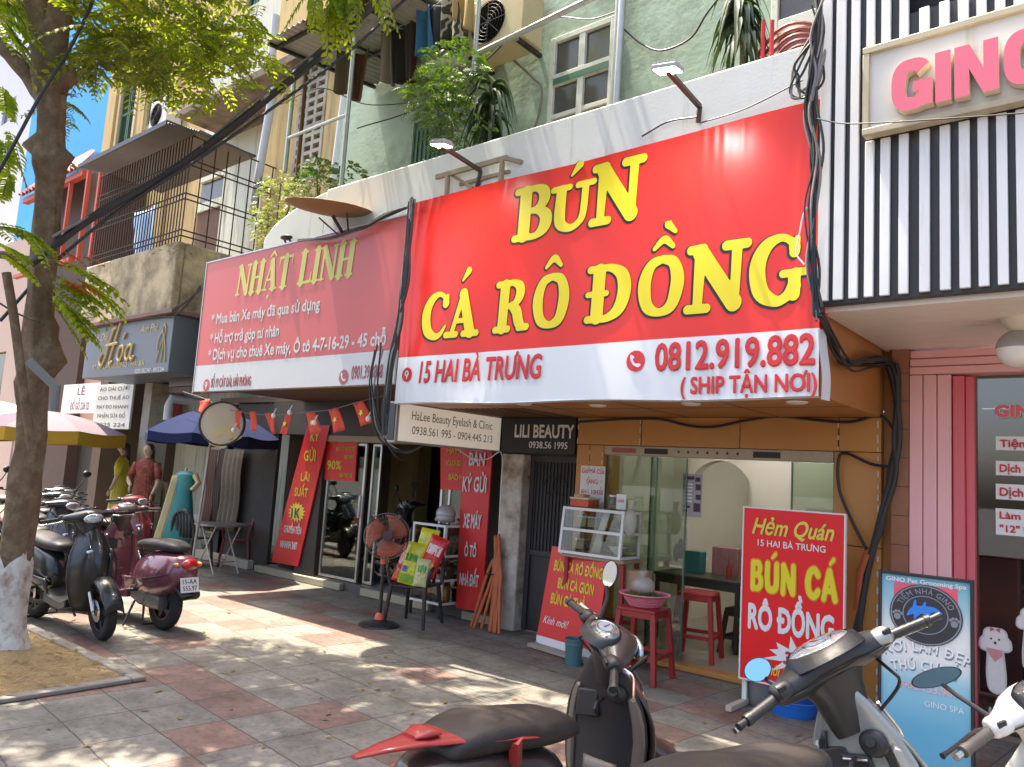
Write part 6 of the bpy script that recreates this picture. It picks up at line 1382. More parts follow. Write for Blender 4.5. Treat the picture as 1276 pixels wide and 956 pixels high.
bag((bx+.22, by-.08, bz), .16, .3, .09, (.62, .60, .30), 'small pale yellow snack bag at the right front of the heap', (rad(-8), rad(6), rad(35)), [('label', .2, .8, .5, .75, (.15, .40, .08))])
# ---- white glass cabinets
def cabinet(nm, lab, x0, x1, y0, y1, z0, z1, shelves, legs=.0, th=.028, slope=0.0, grp=None):
    t = thing(nm, lab, 'cabinet', ((x0+x1)/2, (y0+y1)/2, z0-legs), 0, grp)
    def Q(x, y, z): return (x, y+(slope*(z-z0)/(z1-z0) if y < (y0+y1)/2 else 0), z)
    f = MB()
    for x in (x0+th/2, x1-th/2):
        for y in (y0+th/2, y1-th/2): f.bar(Q(x, y, z0), Q(x, y, z1), th)
    for z in [z0+th/2, z1-th/2]+shelves:
        yy0 = Q(0, y0+th/2, z)[1]
        for y in (yy0, y1-th/2): f.bar((x0+th, y, z), (x1-th, y, z), th*.96)
        for x in (x0+th/2, x1-th/2): f.bar((x, yy0+th/2, z), (x, y1-th, z), th*.96)
    build('frame', f, M_white, t, smooth=False)
    if legs: 
        for x in (x0+.03, x1-.03):
            for y in (y0+.03, y1-.03): build('caster', MB().tube([(x, y, z0-legs+.0), (x, y, z0)], .02, 8), M_black, t)
    for z in [z0+th]+[s+th/2 for s in shelves]: build('shelf', MB().box(x0+.01, x1-.01, Q(0, y0, z)[1]+.02, y1-.01, z, z+.006), M_gla, t)
    g = MB(); g.quad(Q(x0+th, y0+.012, z0+th), Q(x1-th, y0+.012, z0+th), Q(x1-th, y0+.012, z1-th), Q(x0+th, y0+.012, z1-th)); build('front_glass', g, M_gla, t, smooth=False)
    g = MB(); g.quad(Q(x1-.012, y0+th, z0+th), (x1-.012, y1-th, z0+th), (x1-.012, y1-th, z1-th), Q(x1-.012, y0+th, z1-th)); build('side_glass', g, M_gla, t, smooth=False)
    g = MB(); g.quad(Q(x0+.012, y0+th, z0+th), (x0+.012, y1-th, z0+th), (x0+.012, y1-th, z1-th), Q(x0+.012, y0+th, z1-th)); build('side_glass', g, M_gla, t, smooth=False)
    build('top_glass', MB().box(x0+.01, x1-.01, Q(0, y0, z1)[1]+.01, y1-.01, z1+.001, z1+.008), M_gla, t)
    return t
cabinet('display_cabinet', 'tall white framed glass cabinet on casters beside the fan', -6.98, -6.43, 6.62, 7.05, .16, 1.08, [.44, .72], legs=.155)
random.seed(5)
def packs(n, x0, x1, y0, y1, z, cols, labf, grp, sz=(.05, .09, .06)):
    for i in range(n):
        x = x0+(x1-x0)*(i+.5)/n+random.uniform(-.01, .01); y = random.uniform(y0, y1); w_, h_, d_ = [s*random.uniform(.8, 1.25) for s in sz]
        t = thing('snack_packet', labf[i], 'packet', (x, y, z), random.uniform(-.3, .3), grp); c = cols[i % len(cols)]
        build('box', MB().box(-w_/2, w_/2, -d_/2, d_/2, 0, h_), mat('packet %.2f %.2f' % (c[0], c[1]), c, .4, var=.2, scale=20), t, world=False, bevel=.004)
        build('label', MB().box(-w_*.35, w_*.35, -d_/2-.003, -d_/2-.001, h_*.3, h_*.75), mat('packet label %.2f' % c[2], (.6, .5, c[2]+.2), .5), t, world=False)
gname = 'packets in the tall white cabinet'
lv = ['at the left end', 'second from the left', 'in the middle', 'second from the right', 'at the right end']
packs(5, -6.93, -6.47, 6.74, 6.9, .735, [(.18, .15, .12), (.30, .24, .15), (.12, .12, .12)], ['dull packet on the top shelf of the tall cabinet '+s for s in lv], gname)
packs(5, -6.93, -6.47, 6.74, 6.9, .455, [(.50, .32, .03), (.10, .10, .06), (.45, .20, .04)], ['yellow or brown packet on the middle shelf of the tall cabinet '+s for s in lv], gname, (.07, .12, .07))
packs(5, -6.93, -6.47, 6.74, 6.9, .195, [(.35, .05, .03), (.45, .18, .05), (.25, .04, .03)], ['red packet on the bottom shelf of the tall cabinet '+s for s in lv], gname, (.08, .14, .08))
# grey helmet on top
hp_ = Vector((-6.62, 6.8, 1.09))
he = thing('motorcycle_helmet', 'grey full face helmet lying on the tall white cabinet', 'helmet', hp_[:], rad(150))
hm_ = MB()
for th0, th1 in ((0, 1),):
    rings = []
    for i in range(11):
        a = math.pi/2*i/10; rings.append([(.13*math.cos(a)*math.cos(q), .115*math.cos(a)*math.sin(q), .10+.115*math.sin(a)) for q in [2*math.pi*k/24 for k in range(24)]])
    hm_.loft(rings)
hm_.loft([[(.125*math.cos(q), .11*math.sin(q), z) for q in [math.pi*.35+(2*math.pi-math.pi*.7)*k/18 for k in range(19)]] for z in (.02, .06, .1)], closed=False, cap=False)
build('shell', hm_, mat('pale grey helmet', (.42, .40, .37), .3, coat=.5), he, world=False, solid=.01)
build('chin_bar', MB().tube([(.02, -.105, .04), (.10, -.08, .035), (.145, 0, .03), (.10, .08, .035), (.02, .105, .04)], .024, 8), MATS['pale grey helmet'], he, world=False)
build('lining', MB().ell((.0, 0, .09), .11, .095, .085), M_black, he, world=False)
# ---- orange conduit hoses leaning on the post
M_hose = mat('orange corrugated hose', (.50, .13, .04), .55, var=.15, scale=30)
tops = PY(619, 655, 6.78)
random.seed(9)
for i in range(9):
    u = i/8; x0 = tops.x+random.uniform(-.05, .05); bxx = PY(584+48*u, 778-6*u, 6.6).x; yb_ = 6.60+.12*random.random()
    if i > 5: bxx = PY(612+6*(i-5), 776, 6.7).x
    md_ = Vector(((x0+bxx)/2+random.uniform(.0, .06)*(1 if i < 6 else .5), 6.74, .55))
    mb = MB(); pts = catmull([(x0, 6.80+random.uniform(-.03, .03), 1.0+random.uniform(-.06, .12)-(.15 if i in (0, 5) else 0)), (tops.x+(md_.x-tops.x)*.45+random.uniform(-.02, .02), 6.78, .72), md_, (bxx, yb_, .01)], 8)
    mb.tube([Vector(p) for p in pts], [.017+.0014*(k % 2) for k in range(len(pts))], 8)
    solo('orange_hose', mb, M_hose, 'orange corrugated conduit hose leaning on the whitewashed post in a splayed bundle', 'hose', 'orange conduit hoses in the bundle')
tie = MB(); tie.tube([Vector((tops.x-.02+.09*math.cos(t), 6.77+.06*math.sin(t), .60)) for t in [i*.4 for i in range(17)]], .006, 5); solo('hose_tie', tie, M_black, 'dark tie wound round the bundle of orange hoses', 'tie')
# ---- food stand: cabinet on a red table
p0, p1 = PY(697, 692, 6.35), PY(772, 704, 6.35)
fcb = cabinet('food_cabinet', 'white framed glass food cabinet with sloping front beside the orange pillar', PY(695, 690, 6.46).x, PY(772, 703, 6.46).x, 6.46, 6.83, .97, 1.43, [1.21], slope=.05)
fs = thing('stand_table', 'red metal stand under the white food cabinet', 'table', (-4.2, 6.55, 0))
M_redm = mat('dark red plastic', (.30, .022, .022), .4, var=.08)
build('table_top', MB().box(-4.66, -3.93, 6.48, 6.84, .935, .966), mat('worn plywood', (.34, .24, .14), .7, var=.2), fs, bevel=.005)
for x in (-4.62, -3.97):
    for y in (6.54, 6.80): build('leg', MB().bar((x, y, 0), (x, y, .934), .04), M_redm, fs)
build('crossbar', MB().bar((-4.6, 6.80, .35), (-3.99, 6.80, .35), .03).bar((-4.62, 6.56, .3), (-4.62, 6.78, .3), .03).bar((-3.97, 6.56, .3), (-3.97, 6.78, .3), .03).bar((-4.6, 6.54, .35), (-3.99, 6.54, .35), .03), M_redm, fs)
def boxitem(nm, lab, cat, loc, w_, d_, h_, m, rz=0, grp=None, lid=None):
    t = thing(nm, lab, cat, loc, rz, grp); build('body', MB().box(-w_/2, w_/2, -d_/2, d_/2, 0, h_), m, t, world=False, bevel=.006)
    if lid: build('lid', MB().box(-w_/2-.006, w_/2+.006, -d_/2-.006, d_/2+.006, h_+.001, h_+.02), lid, t, world=False, bevel=.004)
    return t
M_card = mat('brown cardboard', (.42, .29, .16), .85, var=.1)
boxitem('cardboard_box', 'brown cardboard box under the food cabinet', 'box', (-3.98, 6.3, .70), .26, .2, .225, M_card) if False else None
boxitem('plastic_tray', 'orange red plastic tray of papers on top of the food cabinet', 'tray', (-4.50, 6.62, 1.44), .22, .2, .07, mat('orange red plastic', (.55, .09, .03), .4), lid=mat('stack of paper', (.62, .52, .40), .8))
boxitem('paper_stack', 'stack of yellow papers left on top of the food cabinet', 'papers', (-4.62, 6.74, 1.44), .12, .12, .12, mat('yellow paper', (.58, .44, .18), .8, var=.2, scale=30))
t = thing('glass_jar', 'clear jar on top of the food cabinet', 'jar', (-4.2, 6.68, 1.44)); build('jar_body', MB().lathe([(.001, 0), (.045, 0), (.05, .02), (.05, .09), (.04, .11), (.04, .12)], 20), M_gla, t, world=False); build('lid', MB().lathe([(.001, .135), (.044, .135), (.044, .118)], 20), M_white, t, world=False)
t = boxitem('table_card', 'white card with red print standing on the food cabinet', 'card', (-4.07, 6.62, 1.44), .11, .012, .15, M_whitep)
text('100', (-4.105, 6.612, 1.51), (-4.035, 6.612, 1.51), .03, M_redpr, t, off=.002)
# things inside the cabinet
def bowl(loc, r, h_, m, lab, grp=None, nm='bowl'):
    t = thing(nm, lab, 'bowl', loc, 0, grp); build('dish', MB().lathe([(.001, .0), (r*.45, 0), (r*.5, .01), (r*.85, h_*.6), (r, h_), (r*.96, h_), (r*.8, h_*.6), (r*.45, .014), (.001, .014)], 28), m, t, world=False)
    build('food', MB().lathe([(.001, h_*.82), (r*.5, h_*.78), (r*.86, h_*.68)], 20), mat('cooked greens', (.20, .17, .07), .7, var=.5, scale=40), t, world=False); return t
M_porc = mat('white porcelain', (.75, .74, .70), .2)
bowl((-4.10, 6.66, 1.005), .10, .07, M_porc, 'white bowl on the lower shelf of the food cabinet', 'bowls in the food cabinet')
bowl((-4.38, 6.68, 1.005), .11, .06, mat('steel bowl', (.45, .44, .42), .25, .9), 'steel bowl on the lower shelf of the food cabinet', 'bowls in the food cabinet')
bowl((-4.06, 6.68, 1.235), .09, .10, MATS['steel bowl'], 'steel pot on the upper shelf of the food cabinet', 'bowls in the food cabinet')
bm_ = MB(); bm_.add([(-4.37, 6.58, 1.0), (-4.26, 6.57, 1.0), (-4.17, 6.59, 1.40), (-4.25, 6.60, 1.40)], [(0, 1, 2, 3)]); solo('paper_sheet', bm_, mat('cream card', (.60, .50, .36), .7), 'cream paper sheet leaning inside the food cabinet', 'paper', solid=.006)
for i, (x, z) in enumerate(((-4.56, 1.235), (-4.44, 1.235), (-4.57, 1.005))):
    boxitem('food_tub', 'beige tub inside the food cabinet, %s' % ('upper shelf at the left', 'upper shelf beside the leaning paper', 'lower shelf at the far left')[i], 'tub', (x, 6.72, z), .1, .1, .09, mat('beige tub', (.45, .34, .20), .5, var=.2), grp='tubs in the food cabinet', lid=M_white)
pb_ = MB(); c = Vector((-3.90, 6.52, 1.28))
pb_.ell(c+Vector((0, .0, .05)), .07, .05, .13, 16, 10); pb_.tube([c+Vector((0, 0, .17)), c+Vector((.01, 0, .26))], [.02, .035], 8)
solo('plastic_bag', pb_, mat('cloudy plastic bag', (.55, .53, .48), .3, var=.2, alpha=.55), 'clear plastic bag hanging on the right corner of the food cabinet', 'bag')
bx_ = MB(); bx_.box(-4.02, -3.76, 6.24, 6.45, .62, .86)
boxitem('cardboard_box', 'brown carton with print standing on the red stool stack behind the pink basket', 'box', (-3.86, 6.66, .62), .2, .16, .26, M_card)
# ---- red stools and pink basket
def stool(loc, h_, w_, m, lab, grp='square plastic stools', rz=0.0):
    t = thing('plastic_stool', lab, 'stool', loc, rz, grp)
    build('seat', MB().loft([[(x*a, y*a, z) for x, y in ((-1, -1), (1, -1), (1, 1), (-1, 1))] for a, z in ((w_/2, h_-.03), (w_/2, h_-.006), (w_/2-.012, h_))]), m, t, world=False, bevel=.006)
    for sx in (-1, 1):
        for sy in (-1, 1):
            a, b = w_/2-.02, w_/2+.03
            build('leg', MB().loft([[(sx*q+dx, sy*q+dy, z) for dx, dy in ((-.022, -.022), (.022, -.022), (.022, .022), (-.022, .022))] for q, z in ((b, 0), (a, h_-.03))]), m, t, world=False, bevel=.004)
    q = (w_/2-.02)*.35+(w_/2+.03)*.65
    rr_ = MB(); zz = h_*.35
    for s in (-1, 1): rr_.bar((-q, s*q, zz), (q, s*q, zz), .018, .035); rr_.bar((s*q, -q, zz), (s*q, q, zz), .018, .035)
    ap = w_/2-.012
    for s in (-1, 1): rr_.bar((-ap, s*ap, h_-.055), (ap, s*ap, h_-.055), .012, .05); rr_.bar((s*ap, -ap, h_-.055), (s*ap, ap, h_-.055), .012, .05)
    build('rail', rr_, m, t, world=False)
    return t
pbk = PD(803, 748, 6.95)
sp_ = Vector((pbk.x, pbk.y, 0))
stool((sp_.x, sp_.y, 0), .62, .36, M_redm, 'dark red stool under the pink basket of vegetables', rz=.1)
stool((-3.55, 7.3, .046), .64, .34, mat('bright red plastic', (.45, .03, .025), .4), 'brighter red stool inside the doorway behind the pink basket', rz=.2)
pk_ = thing('pink_basket', 'pink plastic colander basket of vegetables on the red stool', 'basket', (sp_.x, sp_.y, .62))
M_pinkp = mat('pink plastic', (.72, .22, .28), .4)
bk = MB(); nn = 44
for j in range(6):
    r0 = .135+.012*j; z0 = .012+.016*j; bk.tube([(r0*math.cos(2*math.pi*i/nn), r0*math.sin(2*math.pi*i/nn), z0) for i in range(nn+1)], .005, 5, cap=False)
for i in range(nn): a = 2*math.pi*i/nn; bk.bar((.132*math.cos(a), .132*math.sin(a), .01), (.20*math.cos(a), .20*math.sin(a), .11), .008)
build('basket_wall', bk, M_pinkp, pk_, world=False, smooth=False)
build('bottom', MB().lathe([(.001, .004), (.13, .004), (.135, .012), (.001, .012)], 30), M_pinkp, pk_, world=False)
build('rim', MB().lathe([(.195, .092), (.21, .094), (.232, .11), (.23, .118), (.2, .11), (.195, .1)], 36), M_pinkp, pk_, world=False)
lf = MB(); random.seed(2)
for i in range(220):
    a = random.random()*6.28; r = .17*math.sqrt(random.random()); c = Vector((r*math.cos(a), r*math.sin(a), .09+.05*random.random()*(1-r/.2)))
    d = Vector((random.uniform(-1, 1), random.uniform(-1, 1), random.uniform(-.2, .6))).normalized()*random.uniform(.02, .05); s = d.cross(Vector((0, 0, 1)))*.35
    lf.add([c-d, c+s, c+d, c-s], [(0, 1, 2, 3)])
lo_ = solo('leaf_vegetables', MB().add([Vector(v)+Vector((sp_.x, sp_.y, .62)) for v in lf.v], lf.f), leafmat('salad leaf', (.05, .14, .02), (.16, .26, .05), .2), 'heap of green vegetables in the pink basket', 'vegetables', smooth=False)
vb = MB(); vb.ell((sp_.x-.02, sp_.y, .80), .11, .09, .08, 16, 8); vb.tube([(sp_.x-.02, sp_.y, .86), (sp_.x-.03, sp_.y, .93)], [.02, .05], 10)
solo('vegetable_bag', vb, mat('milky plastic bag', (.50, .47, .42), .3, var=.25, scale=12, alpha=.6), 'tied clear plastic bag lying on the vegetables in the basket', 'bag')
# ---- furniture inside the noodle shop
M_dgt = mat('dark olive metal', (.075, .075, .05), .45, var=.1)
def dtable(loc, lab, w_=1.0, d_=.6, h_=.72):
    t = thing('dining_table', lab, 'table', loc, 0, 'dark tables inside the noodle shop')
    build('table_top', MB().box(-w_/2, w_/2, -d_/2, d_/2, h_-.03, h_), M_dgt, t, world=False, bevel=.005)
    for sx in (-1, 1):
        for sy in (-1, 1): build('leg', MB().bar((sx*(w_/2-.04), sy*(d_/2-.04), 0), (sx*(w_/2-.04), sy*(d_/2-.04), h_-.031), .04), M_dgt, t, world=False)
    build('apron', MB().box(-w_/2+.05, w_/2-.05, -d_/2+.03, -d_/2+.045, h_-.11, h_-.031), M_dgt, t, world=False)
dtable((-3.82, 8.05, .046), 'dark table against the left wall inside the noodle shop')
dtable((-2.75, 8.3, .046), 'dark table behind the red standing board inside the noodle shop')
M_dgs = mat('dark green stool plastic', (.05, .06, .035), .5)
stool((-3.35, 7.95, .046), .45, .30, M_dgs, 'dark green low stool in front of the left inside table', 'low stools inside the noodle shop')
stool((-3.0, 8.0, .046), .45, .30, M_dgs, 'dark green low stool near the inside table behind the board', 'low stools inside the noodle shop', .2)
cb_ = Vector((-3.55, 8.0, .766)); t = thing('sauce_bottle', 'red chilli sauce bottle on the dark inside table', 'bottle', cb_[:])
build('bottle', MB().lathe([(.001, 0), (.035, 0), (.036, .1), (.03, .13), (.012, .16), (.006, .2), (.001, .2)], 18), mat('red sauce', (.42, .05, .03), .3), t, world=False); build('cap', MB().lathe([(.013, .163), (.009, .205), (.004, .235), (.001, .235)], 12), MATS['red sauce'], t, world=False)
pbx = PY(908, 690, 8.3); boxitem('pink_box', 'pink box on the dark inside table behind the red standing board', 'box', (pbx.x, 8.3, .766), .3, .2, .3, mat('dusty pink box', (.42, .20, .20), .6, var=.4, scale=14))
tq = PY(838, 705, 7.8); boxitem('teal_bag', 'teal plastic bag on the left inside table', 'bag', (-4.0, 8.1, .766), .2, .16, .24, mat('teal plastic', (.05, .22, .20), .4, var=.3))
ug = MB(); c = PY(848, 684, 7.02); ug.ell(c, .035, .03, .1, 10, 8); ug.ell(c+Vector((-.05, .01, -.04)), .03, .025, .09, 10, 8); solo('hanging_bag', ug, M_black, 'small black bag hanging on the glass panel of the noodle shop', 'bag')
# poster with dark pictures on the glass
a, b2 = PY(852, 590, 7.9), PY(873, 645, 7.9)
ps_ = thing('menu_poster', 'tall grey menu poster with dark pictures on the inner wall of the noodle shop', 'poster', ((a.x+b2.x)/2, 7.0, b2.z))
a, b2 = PY(852, 590, 6.99), PY(874, 645, 6.99)
build('paper', MB().box(a.x, b2.x, 6.98, 6.983, b2.z, a.z), mat('lilac grey paper', (.40, .36, .40), .6), ps_)
q_ = MB(); W_, H_ = b2.x-a.x, a.z-b2.z
for (u, v, w_, h_) in ((.1, .86, .5, .08), (.65, .82, .25, .1), (.68, .62, .26, .14), (.7, .4, .26, .12), (.6, .12, .34, .2), (.08, .2, .34, .05), (.08, .1, .2, .06)): q_.box(a.x+W_*u, a.x+W_*(u+w_), 6.9775, 6.979, b2.z+H_*v, b2.z+H_*(v+h_))
build('picture', q_, mat('dark print', (.04, .03, .035), .5), ps_, smooth=False)
q_ = MB()
for k in range(6): q_.box(a.x+W_*.12, a.x+W_*.52, 6.9775, 6.979, b2.z+H_*(.34+.08*k), b2.z+H_*(.37+.08*k))
build('text_bars', q_, M_whitep, ps_, smooth=False)
# ---- metal bucket, blue basin, blue-green tub
def bucket(loc, r, h_, m, lab, cat='bucket', nm='bucket', handle=True, grp=None):
    t = thing(nm, lab, cat, loc, 0, grp)
    build('wall', MB().lathe([(.001, .006), (r*.78, .006), (r*.78, 0), (r*.8, .0), (r*.97, h_*.94), (r*1.03, h_*.95), (r*1.03, h_), (r*.95, h_), (r*.77, .012), (.001, .012)], 30), m, t, world=False)
    build('band', MB().lathe([(r*.945, h_*.74), (r*.97, h_*.76), (r*.97, h_*.8), (r*.95, h_*.82)], 30), m, t, world=False)
    if handle: build('handle', MB().tube([(r*math.cos(q), -.02-r*.75*abs(math.sin(q))*.9, h_*.93-.05*abs(math.sin(q))) for q in [math.pi*i/16 for i in range(17)]], .005, 6), M_galv, t, world=False)
    return t
pb0 = PZ(952, 880); bucket((pb0.x, pb0.y, 0), .15, .30, mat('dull zinc', (.24, .24, .25), .38, .6, var=.15), 'dull zinc bucket beside the foot of the standing board')
pb0 = PZ(992, 888); bucket((pb0.x, pb0.y-.05, 0), .2, .12, mat('bright blue plastic', (.02, .16, .60), .4), 'bright blue plastic basin in front of the standing board', 'basin', 'plastic_basin', False)
pb0 = PZ(712, 828); bucket((pb0.x+.02, pb0.y, 0), .09, .24, mat('blue green plastic', (.07, .16, .17), .35, var=.2), 'blue green plastic tub in front of the menu board', 'tub', 'plastic_tub', False)
# ---- mannequins
def mannequin(loc, rz, top, bottom, hair, lab, h_=1.68, arm=0):
    t = thing('mannequin', lab, 'mannequin', loc, rz, 'mannequins at the tailor shop'); s = h_/1.68
    skin = mat('mannequin skin', (.52, .38, .28), .45)
    bod = MB()
    def ell_ring(z, a, b, ox=0, oy=0, n=16): return [(ox+a*math.cos(2*math.pi*k/n), oy+b*math.sin(2*math.pi*k/n), z) for k in range(n)]
    bod.loft([ell_ring(*q) for q in ((.10, .10, .09), (.5, .12, .10), (.85, .15, .11), (.98, .155, .115), (1.12, .115, .085), (1.28, .145, .10, 0, -.01), (1.38, .17, .085), (1.43, .10, .06), (1.46, .045, .045), (1.50, .042, .045), (1.53, .055, .065, 0, -.01), (1.58, .072, .088, 0, -.012), (1.64, .07, .085, 0, -.01), (1.68, .035, .045))])
    bod.ell((0, -.095, 1.575), .012, .018, .02, 8, 6)
    for sx in (-1, 1):
        e = (sx*.23, -.04, 1.12) if not (arm and sx < 0) else (sx*.24, -.06, 1.14); w_ = (sx*.20, -.12, .90) if not (arm and sx < 0) else (sx*.10, -.22, 1.02)
        bod.tube([Vector(q) for q in catmull([(sx*.165, 0, 1.38), e, w_], 5)], [.042, .041, .04, .038, .036, .034, .032, .030, .028, .026, .024], 10)
        bod.ell(Vector(w_)+Vector((0, -.02, -.05)), .022, .03, .055, 8, 6)
    build('body', bod, skin, t, world=False, subsurf=1)
    fold = lambda z, a, b, ox=0, oy=0: [(ox+a*(1+.075*max(0, 1-z)*math.sin(k*1.35)+.03*math.sin(k*3.1))*math.cos(2*math.pi*k/40), oy+b*(1+.10*max(0, 1-z)*math.sin(k*1.35)+.03*math.sin(k*3.1))*math.sin(2*math.pi*k/40), z) for k in range(40)]
    d = MB(); d.loft([fold(*q) for q in ((.08, .22, .19), (.45, .20, .16), (.82, .175, .13), (.98, .17, .128), (1.12, .128, .098), (1.28, .158, .112, 0, -.01), (1.38, .185, .098), (1.435, .105, .07), (1.465, .055, .055))], cap=False)
    for sx in (-1, 1): d.tube([(sx*.155, 0, 1.385), (sx*.215, -.02, 1.22), (sx*.228, -.04, 1.14)], [.062, .058, .052], 10, cap=False)
    build('dress', d, top, t, world=False, solid=.004)
    build('skirt_panel', MB().loft([ell_ring(*q) for q in ((.04, .20, .17), (.5, .17, .14), (.9, .165, .12))], cap=False), bottom, t, world=False, solid=.003)
    hr = MB(); hr.ell((0, .012, 1.615), .082, .092, .085, 16, 10); hr.loft([ell_ring(*q) for q in ((1.32, .05, .03, 0, .085), (1.45, .075, .04, 0, .07), (1.6, .08, .06, 0, .04))]); build('hair', hr, mat('dark hair', (.03, .02, .016), .5), t, world=False)
    for ob in t.children: 
        if s != 1: ob.scale = (s, s, s)
    return t
p = PZ(140, 700); p = PD(148, 620, 14.2)
mannequin((p.x, p.y, .0), rad(-30), mat('yellow silk', (.60, .50, .03), .5, var=.2, scale=14), mat('red silk trousers', (.30, .06, .05), .5), True, 'mannequin in a long yellow dress at the tailor shop', 1.85)
p = PD(176, 640, 13.4)
mannequin((p.x, p.y, .0), rad(35), mat('red patterned silk', (.22, .035, .025), .6, var=.7, scale=18, dirt=(.35, .22, .06), dirt_amt=.3, dirt_scale=14), mat('tan silk trousers', (.26, .20, .11), .6), True, 'mannequin in a red patterned dress holding its hand at the waist', 1.85, 1)
# teal dress on a stand
dt = PD(226, 640, 12.2)
td = thing('dress_stand', 'teal and cream long dress on a stand beside the umbrella pole', 'dress', (dt.x, dt.y, 0), rad(25))
def er(z, a, b, ox=0): return [(ox+a*math.cos(2*math.pi*k/20), b*math.sin(2*math.pi*k/20), z) for k in range(20)]
build('dress', MB().loft([er(.12, .34, .16, -.08), er(.5, .27, .14, -.02), er(.95, .17, .11), er(1.12, .14, .09), er(1.38, .18, .09), er(1.45, .1, .06)], cap=False), mat('teal silk', (.02, .19, .19), .45, var=.2), td, world=False, solid=.006)
build('cream_panel', MB().grid(lambda u, v: (-.40+.10*u+.24*v**.8, -.19+.05*u+.08*v, .10+1.28*v), 4, 12), mat('cream silk', (.58, .50, .26), .5, var=.15), td, world=False, solid=.006)
build('sleeve', MB().tube([(.17, 0, 1.4), (.27, -.02, 1.28), (.2, -.08, 1.16)], [.05, .045, .04], 10), mat('cream silk', (.5, .4, .2)), td, world=False)
build('stand', MB().tube([(0, 0, 0), (0, 0, 1.5)], .018, 8).lathe([(.001, .02), (.15, .015), (.16, 0)], 20), M_galv, td, world=False)
# ================================================================== SCOOTERS (local: nose +x, left +y)
M_tyre = mat('rubber tyre', (.022, .021, .02), .85, var=.2, scale=20, bump=.2)
M_rim = mat('dark cast rim', (.06, .06, .062), .35, .6)
M_chrome = mat('worn chrome', (.62, .62, .62), .18, 1.0, var=.08)
M_seat = mat('black seat vinyl', (.030, .026, .024), .48, var=.25, scale=9, bump=.12, bscale=90, spec=.45)
M_bplast = mat('matt black plastic', (.026, .025, .025), .42, var=.18, scale=7, bump=.05, bscale=160)
M_mirror = mat('mirror glass', (.80, .84, .88), .03, 1.0, var=.0)
M_redl = mat('red tail lens', (.45, .012, .015), .12, coat=.6)
M_orl = mat('amber lens', (.62, .20, .02), .15, coat=.5)
M_clear = mat('clear headlight lens', (.50, .55, .60), .06, .55, var=.5, scale=14, coat=1.0)
M_dash = mat('dash glass', (.10, .115, .13), .04, .0, var=.6, scale=9, spec=.8, coat=1.0)
M_engine = mat('grey engine casting', (.20, .20, .20), .4, .7, var=.2, scale=8)
def sup(cx, cz, w, h, x, n=14, e=2.6, top=1.0):
    """rounded cross section in the yz plane at x"""
    out = []
    for k in range(n):
        a = 2*math.pi*k/n; c, s = math.cos(a), math.sin(a)
        yy = w*abs(c)**(2/e)*(1 if c >= 0 else -1); zz = h*abs(s)**(2/e)*(1 if s >= 0 else -1)
        if zz > 0: yy *= top
        out.append((x, cx+yy, cz+zz))
    return out
